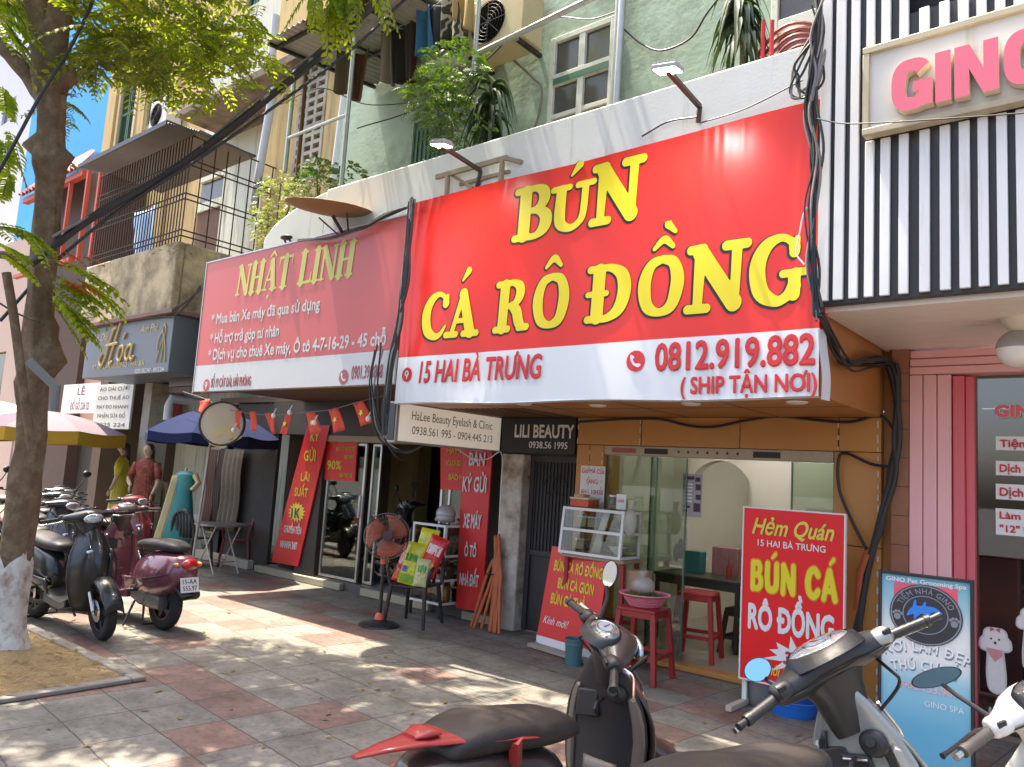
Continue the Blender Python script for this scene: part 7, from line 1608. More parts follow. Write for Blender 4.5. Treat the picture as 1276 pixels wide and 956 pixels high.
def scooter(label, loc, head, paint, paint2=None, inner=None, seatm=None, steer=0.0, lean=0.0, style='sport', grp='scooters', plate=None, rail=None, accent=None, rimm=None, mirrors=(1, 1), basket=None, dashm=None, barm=None, gripm=None, leverm=None, name='parked_scooter', mirm=None, rear=1.0, mo=None, fk_=1.0, lift=0.0):
    rot = Euler((lean, 0, head), 'XYZ'); rot = (Matrix.Rotation(head, 3, 'Z') @ Matrix.Rotation(lean, 3, 'X')).to_euler()
    t = thing(name, label, 'scooter', loc, 0, grp, rot=rot)
    paint2 = paint2 or paint; inner = inner or M_bplast; seatm = seatm or M_seat; rimm = rimm or M_rim; barm = barm or M_bplast; gripm = gripm or M_bplast
    K = dict(world=False)
    vs = style == 'vespa'
    # wheels
    def wheel(x, r, wd, M=Matrix.Identity(4), nm='rear_wheel'):
        prof = []
        for k in range(13):
            a = -math.pi/2-.35+(math.pi+.7)*k/12; prof.append((r-wd*.55+wd*.55*math.cos(a-0)*1.0 if False else r-wd*.5+wd*.5*math.cos(-math.pi/2+math.pi*k/12), wd*.5*math.sin(-math.pi/2+math.pi*k/12)))
        prof = [(r-wd*.85, -wd*.42)]+prof+[(r-wd*.85, wd*.42)]
        W = M @ Matrix.Translation((x, 0, r)) @ Matrix.Rotation(rad(90), 4, 'X')
        ty = build('wheel', MB().lathe(prof, 40, W), M_tyre, t, ang=60, **K)
        g = MB(); ri = r-wd*.85
        g.lathe([(ri+.004, -wd*.4), (ri-.02, -wd*.38), (ri-.028, 0), (ri-.02, wd*.38), (ri+.004, wd*.4)], 36, W)
        for k in range(5):
            a = k*2*math.pi/5; c = Vector((math.cos(a), math.sin(a), 0)); s = Vector((-math.sin(a), math.cos(a), 0))
            g.add([W @ (c*.035+s*.03+Vector((0, 0, .03))), W @ (c*(ri-.015)+s*.018+Vector((0, 0, .03))), W @ (c*(ri-.015)-s*.018+Vector((0, 0, .03))), W @ (c*.035-s*.03+Vector((0, 0, .03))),
                   W @ (c*.035+s*.03-Vector((0, 0, .03))), W @ (c*(ri-.015)+s*.018-Vector((0, 0, .03))), W @ (c*(ri-.015)-s*.018-Vector((0, 0, .03))), W @ (c*.035-s*.03-Vector((0, 0, .03)))],
                  [(0, 1, 2, 3), (7, 6, 5, 4), (0, 4, 5, 1), (1, 5, 6, 2), (2, 6, 7, 3), (3, 7, 4, 0)])
        g.lathe([(.001, -.05), (.045, -.05), (.05, 0), (.045, .05), (.001, .05)], 18, W)
        build('rim', g, rimm, ty, **K)
        build('brake_disc', MB().lathe([(.05, .052), (.10, .052), (.10, .056), (.05, .056)], 28, W), M_chrome, ty, **K)
    rw = .25 if vs else .27
    wheel(-.63, rw, .11 if vs else .10)
    # rear body shell
    body = MB()
    if vs:
        secs = [(-.99, .60, .05, .06), (-.95, .60, .13, .13), (-.85, .57, .19, .19), (-.68, .54, .225, .225), (-.48, .52, .22, .235), (-.28, .50, .17, .21), (-.12, .46, .12, .16)]
    else:
        secs = [(-1.04, .74, .03, .025), (-.98, .735, .085, .05), (-.82, .705, .135, .085), (-.62, .655, .165, .13), (-.42, .58, .165, .165), (-.24, .52, .15, .19), (-.10, .46, .13, .18)]
    body.loft([sup(0, z, w, h, x, 16, 2.6, .86) for x, z, w, h in secs]); build('body', body, paint, t, subsurf=1, ang=80, **K)
    if accent:
        for s in (-1, 1):
            a = MB(); a.grid(lambda u, v: (-.86+.5*u-.10*v, s*(.118+.055*u+.012*v+.008), .73-.10*u-.11*v*(.4+.6*u)), 8, 4); build('side_panel', a, accent, t, solid=.012, **K)
    for s in (-1, 1):
        lw = MB(); lw.grid(lambda u, v: (-.70+.62*u, s*(.165+.012*math.sin(u*3.1)-.02*v), .50-.03*u-.13*v+(.10*(1-u)*v)), 10, 4); build('lower_panel', lw, paint2 if not vs else paint, t, solid=.012, **K)
    for s in (-1, 1):
        sn = MB(); sn.tube([(x+.03, s*(w*.985+.006), z-h*.15+.01) for x, z, w, h in secs[1:]], .0035, 5); build('body_seam', sn, M_black, t, **K)
    # seat: rider and pillion steps
    st = MB()
    ss = [(-.90, .80, .07, .02), (-.84, .815, .10, .035), (-.62, .82, .125, .045), (-.47, .80, .13, .045), (-.40, .785, .135, .042), (-.22, .775, .125, .042), (-.10, .77, .10, .036), (-.045, .755, .07, .022)] if not vs else \
         [(-.86, .80, .08, .02), (-.80, .815, .12, .035), (-.60, .825, .14, .045), (-.40, .815, .145, .045), (-.22, .80, .12, .04), (-.08, .78, .08, .025)]
    st.loft([sup(0, z-.012, w, h*1.35, x, 16, 2.8) for x, z, w, h in ss]); build('seat', st, seatm, t, subsurf=1, ang=80, **K)
    # grab rail
    if rail:
        r = MB(); r.loft([sup(0, z, w, h, x, 20, 2.2) for x, z, w, h in ((-1.30, .845, .012, .006), (-1.16, .845, .035, .010), (-1.0, .838, .06, .013), (-.84, .828, .095, .015), (-.68, .815, .135, .016), (-.52, .80, .155, .016), (-.42, .785, .158, .014), (-.36, .775, .15, .008))])
        for s in (-1, 1): r.bar((-.56, s*.145, .80), (-.54, s*.14, .71), .035, .05)
        r.loft([sup(0, z, w, h, x, 14, 2.4) for x, z, w, h in ((-1.02, .855, .03, .006), (-.96, .86, .05, .016), (-.90, .855, .05, .01))])
        build('grab_rail', r, rail, t, ang=60, **K)
    # tail light, plate
    if vs: build('tail_light', MB().ell((-.965, 0, .66), .045, .085, .055, 16, 10), M_redl, t, **K)
    else: build('tail_light', MB().loft([sup(0, z, w, h, x, 14) for x, z, w, h in ((-1.012, .715, .03, .018), (-.985, .712, .075, .035), (-.93, .70, .095, .045))]), M_redl, t, subsurf=1, **K)
    for s in (-1, 1): build('turn_signal', MB().ell((-.93, s*.12, .66), .045, .022, .022, 12, 8), M_orl, t, **K)
    mf = MB(); mf.grid(lambda u, v: (-.80-.22*v, (u-.5)*.18*(1-.1*v), .50-.14*v+.02*math.sin(math.pi*u)), 8, 6); build('rear_mudguard', mf, M_bplast, t, solid=.012, **K)
    P = MB(); P.box(-.003, .003, -.095, .095, -.07, .07)
    PM = Matrix.Translation((-1.0, 0, .475)) @ Matrix.Rotation(rad(14), 4, 'Y')
    pl_ = build('plate', MB().box(-.004, .002, -.095, .095, -.07, .07, PM), mat('white number plate', (.70, .70, .68), .4), t, bevel=.003, **K)
    if plate:
        for s, z in zip(plate, (.010, -.052)):
            vs_, fs_ = text_mesh(s, .035); x0 = min(v.x for v in vs_); x1 = max(v.x for v in vs_); f = .15/(x1-x0)
            build('lettering', MB().add([PM @ Vector((-.0055-v.z*.1, .075-(v.x-x0)*f, z+v.y/.7*.043)) for v in vs_], fs_), M_blackp, pl_, smooth=False, **K)
    # engine, exhaust, stand
    en = MB(); en.loft([sup(.07, z, w, h, x, 12, 3) for x, z, w, h in ((-.70, .27, .05, .07), (-.58, .28, .065, .085), (-.35, .30, .07, .09), (-.18, .31, .05, .06))])
    en.lathe([(.001, .15), (.07, .148), (.08, .13), (.08, .09)], 18, Matrix.Translation((-.40, 0, .30)) @ Matrix.Rotation(rad(-90), 4, 'X')); build('engine', en, M_engine, t, ang=50, **K)
    ex = MB(); ex.tube([Vector(q) for q in catmull([(-.2, -.08, .24), (-.38, -.13, .22), (-.50, -.15, .27), (-.88, -.16, .36)], 5)], [.02]*5+[.022]*4+[.045]*7, 12); build('exhaust', ex, M_irondark, t, **K)
    build('heat_guard', MB().loft([[(x, -.205+.0*q, z+.035*math.sin(q)) if False else (x, -.16-.05*math.cos(q), z+.052*math.sin(q)) for q in [-1.2+2.4*k/8 for k in range(9)]] for x, z in ((-.86, .355), (-.70, .325), (-.55, .29))], closed=False), M_chrome, t, solid=.004, **K)
    sd = MB(); sd.tube([(-.28, .12, .24), (-.33, .24, .02)], .012, 8); sd.tube([(-.42, .1, .22), (-.52, .15, .05), (-.52, -.15, .05), (-.42, -.1, .22)], .013, 8); build('stand', sd, M_irondark, t, **K)
    for s in (-1, 1): build('footpeg', MB().tube([(-.35, s*.15, .36), (-.33, s*.25, .36)], .016, 8), M_bplast, t, **K)
    # floor board and tunnel
    fb = MB(); fb.loft([[(x, y, z+dz) for y, dz in ((-w, 0), (-w, -.07), (w, -.07), (w, 0), (.09, tz), (-.09, tz))] for x, w, z, tz in ((-.16, .15, .33, .05), (.02, .165, .31, .02), (.22, .175, .30, .02), (.36, .19, .34, .05))]); build('floor_board', fb, inner, t, bevel=.01, **K)
    # leg shield: painted front shell and inner panel
    rows = [(.24, .42, .13, .10), (.36, .44, .185, .13), (.52, .455, .215, .17), (.70, .445, .21, .19), (.84, .41, .165, .17), (.95, .37, .10, .12), (1.0, .35, .06, .08)]
    if vs: rows = [(.24, .40, .15, .06), (.38, .42, .20, .08), (.55, .44, .225, .10), (.72, .43, .215, .11), (.86, .40, .165, .11), (.96, .37, .09, .10), (1.02, .35, .055, .07)]
    ap = MB(); ip = MB(); NA = 14
    for (z, x, w, b) in rows: pass
    ap.loft([[(x+b*max(0, math.cos(q*1.5))**.85, w*1.1*math.sin(q), z+.012*abs(math.sin(q))*(z > .8)*-3) for q in [-math.pi/2+math.pi*k/NA for k in range(NA+1)]] for z, x, w, b in rows], closed=False); build('front_apron', ap, paint, t, solid=.014, subsurf=1, ang=80, **K)
    ip.loft([[(x-.012-.045*math.cos(q)*(1-.5*(z > .9)), (w-.012)*math.sin(q), z+.002) for q in [-math.pi/2+math.pi*k/NA for k in range(NA+1)]] for z, x, w, b in rows], closed=False); shd = build('inner_leg_shield', ip, inner, t, solid=.012, subsurf=1, ang=80, **K)
    # knee trims down both sides of the inner panel
    for s in (-1, 1):
        kt = MB(); kt.loft([[(x-.02-dx, s*(w-.005+dy), z) for dx, dy in ((0, 0), (.035, -.012), (.05, -.05), (.03, -.06), (.0, -.05))] for z, x, w, b in rows[1:5]]); build('knee_trim', kt, paint2, shd, subsurf=1, **K)
    def IP(z, q, o=.012):
        for (za_, xa_, wa_, ba_), (zb_, xb_, wb__, bb_) in zip(rows[:-1], rows[1:]):
            if za_ <= z <= zb_:
                f = (z-za_)/(zb_-za_); x_, w_ = xa_+(xb_-xa_)*f, wa_+(wb__-wa_)*f
                return Vector((x_-.012-.045*math.cos(q)*(1-.5*(z > .9))-o, (w_-.012)*math.sin(q), z))
    if style in ('sh', 'white'):
        for s in (-1, 1):
            kt = MB(); kt.grid(lambda u, v: tuple(IP(.40+.46*v, s*(.62+.52*u*math.sin(math.pi*(.12+.80*v))))), 6, 12); build('knee_insert', kt, M_bplast, shd, solid=.008, **K)
        kt = MB(); kt.grid(lambda u, v: tuple(IP(.70+.09*v, -.30+.6*u)), 8, 3); build('emblem_panel', kt, M_bplast, shd, solid=.008, **K)
        for k in range(3): kt = MB(); kt.tube([IP(.715+.03*k, -.24+.48*i/6, .020) for i in range(7)], .004, 6); build('emblem_bar', kt, M_chrome, shd, **K)
    else:
        for zz in (.50, .66): kt = MB(); kt.tube([IP(zz+.02*math.cos(-1.0+2.0*i/10), -1.0+2.0*i/10, .007) for i in range(11)], .0035, 5); build('panel_seam', kt, M_black, shd, **K)
        kt = MB(); kt.grid(lambda u, v: tuple(IP(.34+.14*v, -.45+.9*u, .010)), 8, 3); build('fuel_lid', kt, paint2, shd, solid=.008, **K)
    kp = MB(); kp.ell((.345, -.075, .83), .02, .05, .045, 12, 8); build('key_panel', kp, M_bplast, shd, **K)
    build('ignition_lock', MB().tube([(.335, -.075, .835), (.318, -.075, .84)], .017, 14), M_irondark, shd, **K)
    build('bag_hook', MB().tube([(.36, 0, .78), (.315, 0, .77), (.30, 0, .745), (.31, 0, .725)], .008, 7), M_bplast, shd, **K)
    build('glove_box', MB().loft([[(x, .075+y, z) for y, z in ((-.06, .68), (.06, .66), (.055, .80), (-.05, .82))] for x in (.39, .355)]), M_bplast, shd, bevel=.01, **K)
    for s in (-1, 1):
        sg_ = MB(); sg_.loft([[(.50+.05*i, s*(.12-.02*i)+yy*(1-.3*i), .76+.02*i+zz*(1-.3*i)) for yy, zz in ((-.02, -.03), (.04, -.05), (.045, .02), (-.01, .035))] for i in range(3)]); build('front_signal', sg_, M_clear, t, subsurf=1, **K)
    # ---------------- steering head: everything here turns about the fork axis
    ax0 = Vector((.36, 0, .95)); axd = Vector((-.42, 0, .9)).normalized()
    S = Matrix.Translation(ax0) @ Matrix.Rotation(steer, 4, axd) @ Matrix.Translation(-ax0)
    fw = rw
    wheel(.66, fw, .095, S)
    fk = MB()
    for s in (-1, 1): fk.tube([S @ Vector((.66, s*.075, fw)), S @ Vector((.47, s*.075, .62))], .019, 10)
    build('fork', fk, M_chrome if not vs else M_engine, t, **K)
    fd = MB(); fr_ = fw+.035
    fd.loft([[S @ Vector((.66+(fr_)*math.cos(q)*1.0, .078*math.sin(p_), fw+fr_*math.sin(q)-.05*(1-math.cos(p_)))) for p_ in [-math.pi/2+math.pi*k/10 for k in range(11)]] for q in [rad(a) for a in (8, 30, 55, 80, 105, 130, 150)]], closed=False); build('front_mudguard', fd, paint, t, solid=.01, ang=80, **K)
    hx = .335; hz = 1.075
    neck = MB(); neck.loft([[S @ Vector((x+a*math.cos(q), b*math.sin(q), z)) for q in [2*math.pi*k/14 for k in range(14)]] for x, z, a, b in ((.405, .86, .072, .075), (.385, .93, .075, .085), (.36, 1.0, .082, .098), (.345, 1.05, .095, .13))]); build('steering_neck', neck, barm, t, ang=70, **K)
    cv = MB()
    for y, xo, z, a, b in ((-.235, -.03, 1.075, .030, .030), (-.19, -.025, 1.078, .04, .036), (-.13, .0, 1.082, .07, .045), (-.07, .02, 1.088, .10, .058), (0, .03, 1.09, .115, .066), (.07, .02, 1.088, .10, .058), (.13, .0, 1.082, .07, .045), (.19, -.025, 1.078, .04, .036), (.235, -.03, 1.075, .030, .030)):
        pass
    cvs = ((-.235, -.03, 1.075, .030, .030), (-.19, -.025, 1.078, .04, .036), (-.13, .0, 1.082, .07, .045), (-.07, .02, 1.088, .10, .058), (0, .03, 1.09, .115, .066), (.07, .02, 1.088, .10, .058), (.13, .0, 1.082, .07, .045), (.19, -.025, 1.078, .04, .036), (.235, -.03, 1.075, .030, .030))
    if style == 'sh': cvs = tuple((y, xo, z+.01*(abs(y) < .1), a*(1.3 if abs(y) < .2 else 1.15), b*(1.25 if abs(y) < .2 else 1.1)) for y, xo, z, a, b in cvs)
    cv.loft([[S @ Vector((hx+xo+a*math.cos(q), y, z+b*math.sin(q))) for q in [2*math.pi*k/16 for k in range(16)]] for y, xo, z, a, b in cvs]); hb = build('handlebar_cover', cv, paint if style != 'sh' else M_bplast, t, subsurf=1, ang=80, **K)
    hl_ = MB(); hl_.loft([[S @ Vector((hx+.115+.035*i, y*(1-.22*i), 1.075+zz*(1-.25*i))) for y, zz in ((-.11, .0), (-.07, -.045), (0, -.058), (.07, -.045), (.11, .0), (.07, .04), (0, .05), (-.07, .04))] for i in (0, .6, 1)]); build('headlight', hl_, M_clear, hb, subsurf=1, **K)
    # instrument hood and glass
    DS = 1.25 if style == 'sh' else 1.0
    db = MB(); db.loft([[S @ Vector((hx-.06+x*DS, y*DS, 1.125+z+(DS-1)*.05)) for x, y, z in pts] for pts in (
        [(-.075*c, .115*s_, -.03) for c, s_ in [(math.cos(2*math.pi*k/16), math.sin(2*math.pi*k/16)) for k in range(16)]],
        [(-.075*c+.02, .11*s_, .012-.012*c) for c, s_ in [(math.cos(2*math.pi*k/16), math.sin(2*math.pi*k/16)) for k in range(16)]],
        [(-.062*c+.025, .095*s_, .022-.014*c) for c, s_ in [(math.cos(2*math.pi*k/16), math.sin(2*math.pi*k/16)) for k in range(16)]])], cap=False)
    build('instrument_hood', db, M_bplast, hb, ang=60, **K)
    dg = MB(); dg.lathe([(.001, .014), (.6, .010), (.9, .004), (1.0, -.006)], 24, S @ Matrix.Translation((hx-.036, 0, 1.143+(DS-1)*.05)) @ Matrix.Rotation(rad(-14), 4, 'Y') @ Matrix.Diagonal((.066*DS, .098*DS, 1, 1))); build('instrument_glass', dg, dashm or M_dash, hb, **K)
    GM = S @ Matrix.Translation((hx-.036, 0, 1.150+(DS-1)*.05)) @ Matrix.Rotation(rad(-14), 4, 'Y')
    ga = MB(); ga.tube([GM @ Vector((.040*math.cos(q), .052*math.sin(q), .004)) for q in [2*math.pi*k/30 for k in range(31)]], .0028, 5, cap=False); build('gauge_ring', ga, M_chrome, hb, **K)
    ga = MB(); ga.add([GM @ Vector((.030*math.cos(q), .042*math.sin(q), .0065)) for q in [2*math.pi*k/24 for k in range(24)]], [tuple(range(24))]); build('gauge_face', ga, mat('pale gauge face', (.30, .36, .42), .25, var=.5, scale=40, coat=1), hb, smooth=False, **K)
    ga = MB(); ga.bar(GM @ Vector((0, 0, .009)), GM @ Vector((.024, .016, .009)), .003); build('needle', ga, M_redl, hb, **K)
    for yy_ in (-.078, .078): build('dash_screw', MB().ell(S @ Vector((hx-.055, yy_, 1.15)), .006, .006, .004, 8, 6), M_chrome, hb, **K)
    sm_ = MB(); sm_.tube([S @ Vector((hx+xo+(a+.004)*math.cos(q0), y, z+(b+.004)*math.sin(q0))) for (y, xo, z, a, b) in cvs for q0 in (rad(205),)], .0035, 5); build('cover_seam', sm_, M_black, hb, **K)
    # nose: dark slanted intakes, chrome vee and badge-free grille
    for s in (-1, 1):
        nz_ = MB()
        def NP(z, q):
            for (za_, xa_, wa_, ba_), (zb_, xb_, wb__, bb_) in zip(rows[:-1], rows[1:]):
                if za_ <= z <= zb_:
                    f = (z-za_)/(zb_-za_); x_, w_, b_ = xa_+(xb_-xa_)*f, wa_+(wb__-wa_)*f, ba_+(bb_-ba_)*f
                    return Vector((x_+b_*max(0, math.cos(q*1.5))**.85+.010, w_*1.1*math.sin(q), z))
        nz_.grid(lambda u, v: tuple(NP(.46+.30*v, s*(.18+.20*u+.16*v))), 4, 6); build('intake', nz_, M_bplast, t, solid=.006, **K)
        nz_ = MB(); nz_.tube([NP(.44+.5*i/10, s*(.12+.045*i)) for i in range(11)], .006, 6); build('trim_strip', nz_, M_chrome if vs or style != 'sport' else paint2, t, **K)
    for s in (-1, 1):
        g0 = Vector((hx-.045, s*.235, 1.075)); g1 = Vector((hx-.085, s*.36, 1.065))
        gp_ = MB(); pts = [g0.lerp(g1, i/12) for i in range(13)]; gp_.tube([S @ p for p in pts], [.0185 if i % 2 else .0172 for i in range(13)], 12); gp_.tube([S @ g1, S @ (g1+(g1-g0).normalized()*.018)], [.021, .019], 12)
        gr_ = build('grip', gp_, gripm, t, **K)
        if style == 'sh' or style == 'white': build('bar_end', MB().tube([S @ (g1+(g1-g0).normalized()*.018), S @ (g1+(g1-g0).normalized()*.055)], [.011, .014], 10), M_chrome if style == 'white' else M_bplast, gr_, **K)
        sw = MB(); c = Vector((hx-.045, s*.215, 1.083)); sw.loft([[S @ (c+Vector((a*math.cos(q), s*o, b*math.sin(q)))) for q in [2*math.pi*k/12 for k in range(12)]] for o, a, b in ((-.055, .03, .025), (-.035, .042, .038), (.015, .042, .038), (.03, .028, .026))]); swb = build('switch_housing', sw, barm if style != 'sh' else (inner if s < 0 else M_bplast), t, subsurf=1, **K)
        bt = MB(); F_ = S @ Matrix.Translation(c+Vector((-.036, 0, .012))) @ Matrix.Rotation(rad(-25), 4, 'Y'); bt.box(-.006, .004, -.018, .012, -.012, .010, F_); bt.box(-.006, .004, -.012, .008, -.032, -.018, F_); build('switch_button', bt, mat('dark switch', (.012, .012, .013), .5), swb, bevel=.002, **K)
        lv_ = MB(); lv_.tube([S @ Vector(q) for q in catmull([(hx-.0, s*.20, 1.065), (hx+.035, s*.25, 1.06), (hx+.015, s*.33, 1.05), (hx-.01, s*.405, 1.045)], 5)], [.010]*5+[.008]*10+[.011], 8); build('brake_lever', lv_, leverm or M_bplast, t, **K)
        if mirrors[0 if s < 0 else 1]:
            mq = mo or (.05, .30, 1.30, .052, .078, 12); b0 = Vector((hx+.01, s*.19, 1.10)); b2 = Vector((hx+mq[0], s*mq[1], mq[2])); b1 = b0.lerp(b2, .6)+Vector((.015, 0, .0))
            mm = MB(); mm.tube([S @ b0, S @ b1, S @ b2], [.009, .008, .008], 8); mk = build('mirror', mm, M_bplast, t, **K)
            MF = S @ Matrix.Translation(b2+Vector((0, s*.01, mq[3]*.85))) @ Matrix.Rotation(rad(mq[5])*s, 4, 'Z') @ Matrix.Rotation(rad(-90), 4, 'Y')
            h_ = MB(); h_.lathe([(.001, -.028), (.5, -.026), (.85, -.014), (1.0, .0), (1.0, .006)], 24, MF @ Matrix.Diagonal((mq[3], mq[4], 1, 1))); build('mirror_shell', h_, M_bplast, mk, **K)
            h_ = MB(); h_.lathe([(.001, .0035), (.95, .0035), (.97, .0)], 24, MF @ Matrix.Diagonal((mq[3], mq[4], 1, 1))); build('mirror_glass', h_, mirm or M_mirror, mk, **K)
    cbm = MB(); cbm.tube([S @ Vector(q) if i < 2 else Vector(q) for i, q in enumerate(catmull([(.36, -.19, 1.06), (.43, -.16, 1.0), (.44, -.08, .92), (.42, -.03, .86)], 4))], .006, 6); cbm.tube([S @ Vector(q) if i < 2 else Vector(q) for i, q in enumerate(catmull([(.36, .19, 1.06), (.43, .16, 1.0), (.44, .08, .92), (.42, .03, .86)], 4))], .006, 6); build('control_cable', cbm, M_cable, t, **K)
    if rear != 1 or fk_ != 1:
        def sq(o):
            if o.type == 'MESH':
                for v in o.data.vertices:
                    if v.co.z > .5 and v.co.x > -.1: v.co.z = .5+(v.co.z-.5)*fk_
                    if v.co.x < -.1:
                        q = min(1, (-.1-v.co.x)/.7); v.co.z += lift*q*max(0, min(1, (v.co.z-.42)/.25)); v.co.x = -.1+(v.co.x+.1)*rear
                    elif v.co.x < .1: pass
            for c_ in o.children: sq(c_)
        sq(t)
    return t
M_pbrown = mat('brown black gloss paint', (.050, .036, .030), .28, var=.1, coat=.5)
M_pbronze = mat('bronze grey panel', (.20, .165, .135), .35, .3, var=.1)
M_pred = mat('red gloss paint', (.34, .028, .026), .38, var=.05, coat=.5)
M_psilver = mat('silver grey paint', (.36, .38, .37), .30, .45, var=.06, coat=.5)
M_pwhite = mat('white gloss paint', (.74, .73, .70), .25, var=.03, coat=.6)
M_pplum = mat('plum gloss paint', (.17, .055, .075), .22, .2, var=.05, coat=.8)
M_pgreen = mat('dark green black paint', (.016, .019, .018), .28, var=.1, coat=.4)
M_pblack = mat('black gloss paint', (.018, .018, .020), .2, var=.1, coat=.6)
M_skym = mat('mirror with painted sky', (.35, .62, .95), .05, 1.0, var=0)  # sky reflection painted in as the glass colour
A_ = scooter('brown black scooter with a red grab rail and red side stripe at the bottom', (-1.955, 2.70, .0), rad(92.6), M_pbrown, M_pbronze, rail=M_pred, accent=M_pred, steer=rad(-44), lean=rad(3), mirrors=(0, 1), leverm=M_chrome, grp='scooters parked in the foreground', rear=.84, fk_=.88, lift=.0, mo=(.02, .26, 1.25, .075, .05, 20))
B_ = scooter('silver grey scooter with painted sky in its mirror in front of the pet salon board', (-.735, 2.68, -.03), rad(84), M_psilver, M_psilver, inner=M_psilver, steer=rad(54), lean=rad(-12), style='sh', mirrors=(0, 1), mirm=M_skym, dashm=M_clear, grp='scooters parked in the foreground', leverm=M_chrome, mo=(.05, .20, 1.14, .038, .05, -8))
C_ = scooter('white scooter at the right picture edge with a blue reflection painted in its mirror', (-.15, 2.93, -.01), rad(97), M_pwhite, M_pwhite, inner=M_pwhite, steer=rad(40), lean=rad(-6), style='white', barm=M_pwhite, gripm=mat('brown grey grip', (.12, .10, .085), .5), mirrors=(0, 1), mirm=mat('mirror with painted reflection', (.16, .30, .42), .06, 1.0, var=.3, scale=9), grp='scooters parked in the foreground', mo=(.12, .24, 1.21, .03, .085, -20))  # blue mirror reflection put into the glass colour
for o_ in A_.children:
    if o_.name.split('.')[0] in ('seat', 'body', 'floor_board'):
        for v in o_.data.vertices:
            v.co.y *= 1.18
            if v.co.x > -.35 and not o_.name.startswith('floor'): v.co.x += .11*min(1, (v.co.x+.35)/.3); v.co.z -= .03*min(1, (v.co.x+.35)/.4)
B_.scale = (1.06, 1.06, 1.06)
for o_ in B_.children:
    if o_.name.split('.')[0] in ('seat', 'body'):
        for v in o_.data.vertices: v.co.z += .10; v.co.y *= 1.3; v.co.x += .03
# row at the left, beyond the tree
pl = scooter('plum scooter with number plate 15-AA 555.97 parked beyond the tree', (-8.15, 3.86, 0), rad(184), M_pplum, M_pplum, inner=M_pplum, style='vespa', steer=rad(10), lean=rad(0), plate=('15-AA', '555.97'), grp='scooters parked at the left', leverm=M_chrome, mirrors=(0, 0))
bk_ = scooter('black scooter with its nose towards the shops just right of the tree trunk', (-8.05, 3.22, 0), rad(4), M_pgreen, M_pgreen, steer=rad(-8), lean=rad(4), grp='scooters parked at the left', mirrors=(0, 0), leverm=M_chrome)
for (x, y, hd, m, m2, lab, acc) in ((-9.6, 3.55, 8, M_pblack, M_pblack, 'black scooter with red trim half hidden by the tree trunk', M_pred), (-9.3, 2.35, -4, M_pblack, mat('tan panel', (.20, .14, .09), .4), 'black scooter with a tan side panel at the left edge', None), (-11.2, 4.1, 5, M_pblack, M_pgreen, 'dark scooter in the second row behind the trunk', M_pred), (-11.8, 3.2, 0, mat('blue grey paint', (.10, .13, .16), .25, coat=.5), None, 'blue grey scooter in the second row at the left edge', None), (-13.2, 3.8, 8, M_pblack, None, 'black scooter furthest back in the left row', None), (-10.0, 2.95, 2, M_pblack, M_pgreen, 'black scooter squeezed between the trunk and the tan panelled one', None), (-10.6, 4.75, 12, mat('maroon gloss paint', (.14, .02, .025), .25, coat=.5), None, 'maroon scooter behind the plum one', None), (-12.4, 4.6, 3, M_pblack, None, 'black scooter below the purple umbrella', M_pred)):
    scooter(lab, (x, y, 0), rad(hd), m, m2, steer=rad(12), lean=rad(4), accent=acc, grp='scooters parked at the left', mirrors=(0, 1) if x < -11.5 else (0, 0))
# white step-through motorcycle inside the shop
wb_ = scooter('white motorbike with black seat standing inside the motorbike shop', (-7.72, 7.5, .12), rad(186), M_pwhite, M_pwhite, steer=rad(20), lean=rad(4), grp=None, rimm=M_chrome, mirrors=(1, 1), name='motorbike')
# ================================================================== TREE
random.seed(31); rng = random.Random(31)
def bark_mat():
    m = mat('tree bark', (.145, .10, .06), .95, var=.5, scale=11, bump=1.0, bscale=16, dirt=(.25, .20, .12), dirt_amt=.42, dirt_scale=8)
    return m
M_bark = bark_mat()
M_lime = mat('flaking white lime wash', (.60, .60, .56), .95, var=.12, scale=6, bump=.6, bscale=26, dirt=(.20, .115, .07), dirt_amt=.42, dirt_scale=5.5)
tr = thing('street_tree', 'street tree with knobbly trunk, white painted base and bright feathery leaves', 'tree', (-7.0, 2.42, 0))
tp_ = [(-7.36, 2.44, -.02), (-7.30, 2.44, .25), (-7.24, 2.43, .6), (-7.19, 2.42, 1.2), (-7.16, 2.40, 1.9), (-7.18, 2.37, 2.5), (-7.14, 2.32, 3.1), (-7.10, 2.27, 3.7), (-7.08, 2.22, 4.3), (-7.07, 2.14, 4.85)]
rr_ = [.25, .15, .128, .112, .10, .105, .096, .096, .10, .115]
def trunk_rings(pts, rs, k=6, n=22, z0=-1, z1=99, off=0):
    P = catmull([(*p, r) for p, r in zip(pts, rs)], k); rings = []
    for p in P:
        if p[2] < z0-1e-6 or p[2] > z1+1e-6: continue
        ring_ = []
        for q in range(n):
            a = 2*math.pi*q/n; kn = 0
            for (kz, ka, kr, ks) in ((2.42, .35, .20, .13), (2.66, .6, .09, .08), (2.75, 2.9, .06, .1), (2.2, -1.7, .04, .12), (3.35, .7, .07, .07), (4.08, .5, .15, .085), (4.19, 3.7, .17, .075), (4.05, -1.2, .06, .1), (4.80, .6, .16, .085), (4.7, -1.2, .04, .1), (1.75, .3, .03, .1), (1.45, -1.2, .025, .12), (1.2, -1.0, .02, .2)):
                da = (a-ka+math.pi) % (2*math.pi)-math.pi; kn += kr*math.exp(-(da/.5)**2-((p[2]-kz)/ks)**2)
            kn += .012*math.sin(a*5+p[2]*2)+.008*math.sin(a*9-p[2]*7)+(.05*max(0, .3-p[2])*(1+math.sin(a*3)))
            r = p[3]+kn+off; ring_.append((p[0]+r*math.cos(a), p[1]+r*math.sin(a), p[2]))
        rings.append(ring_)
    return rings
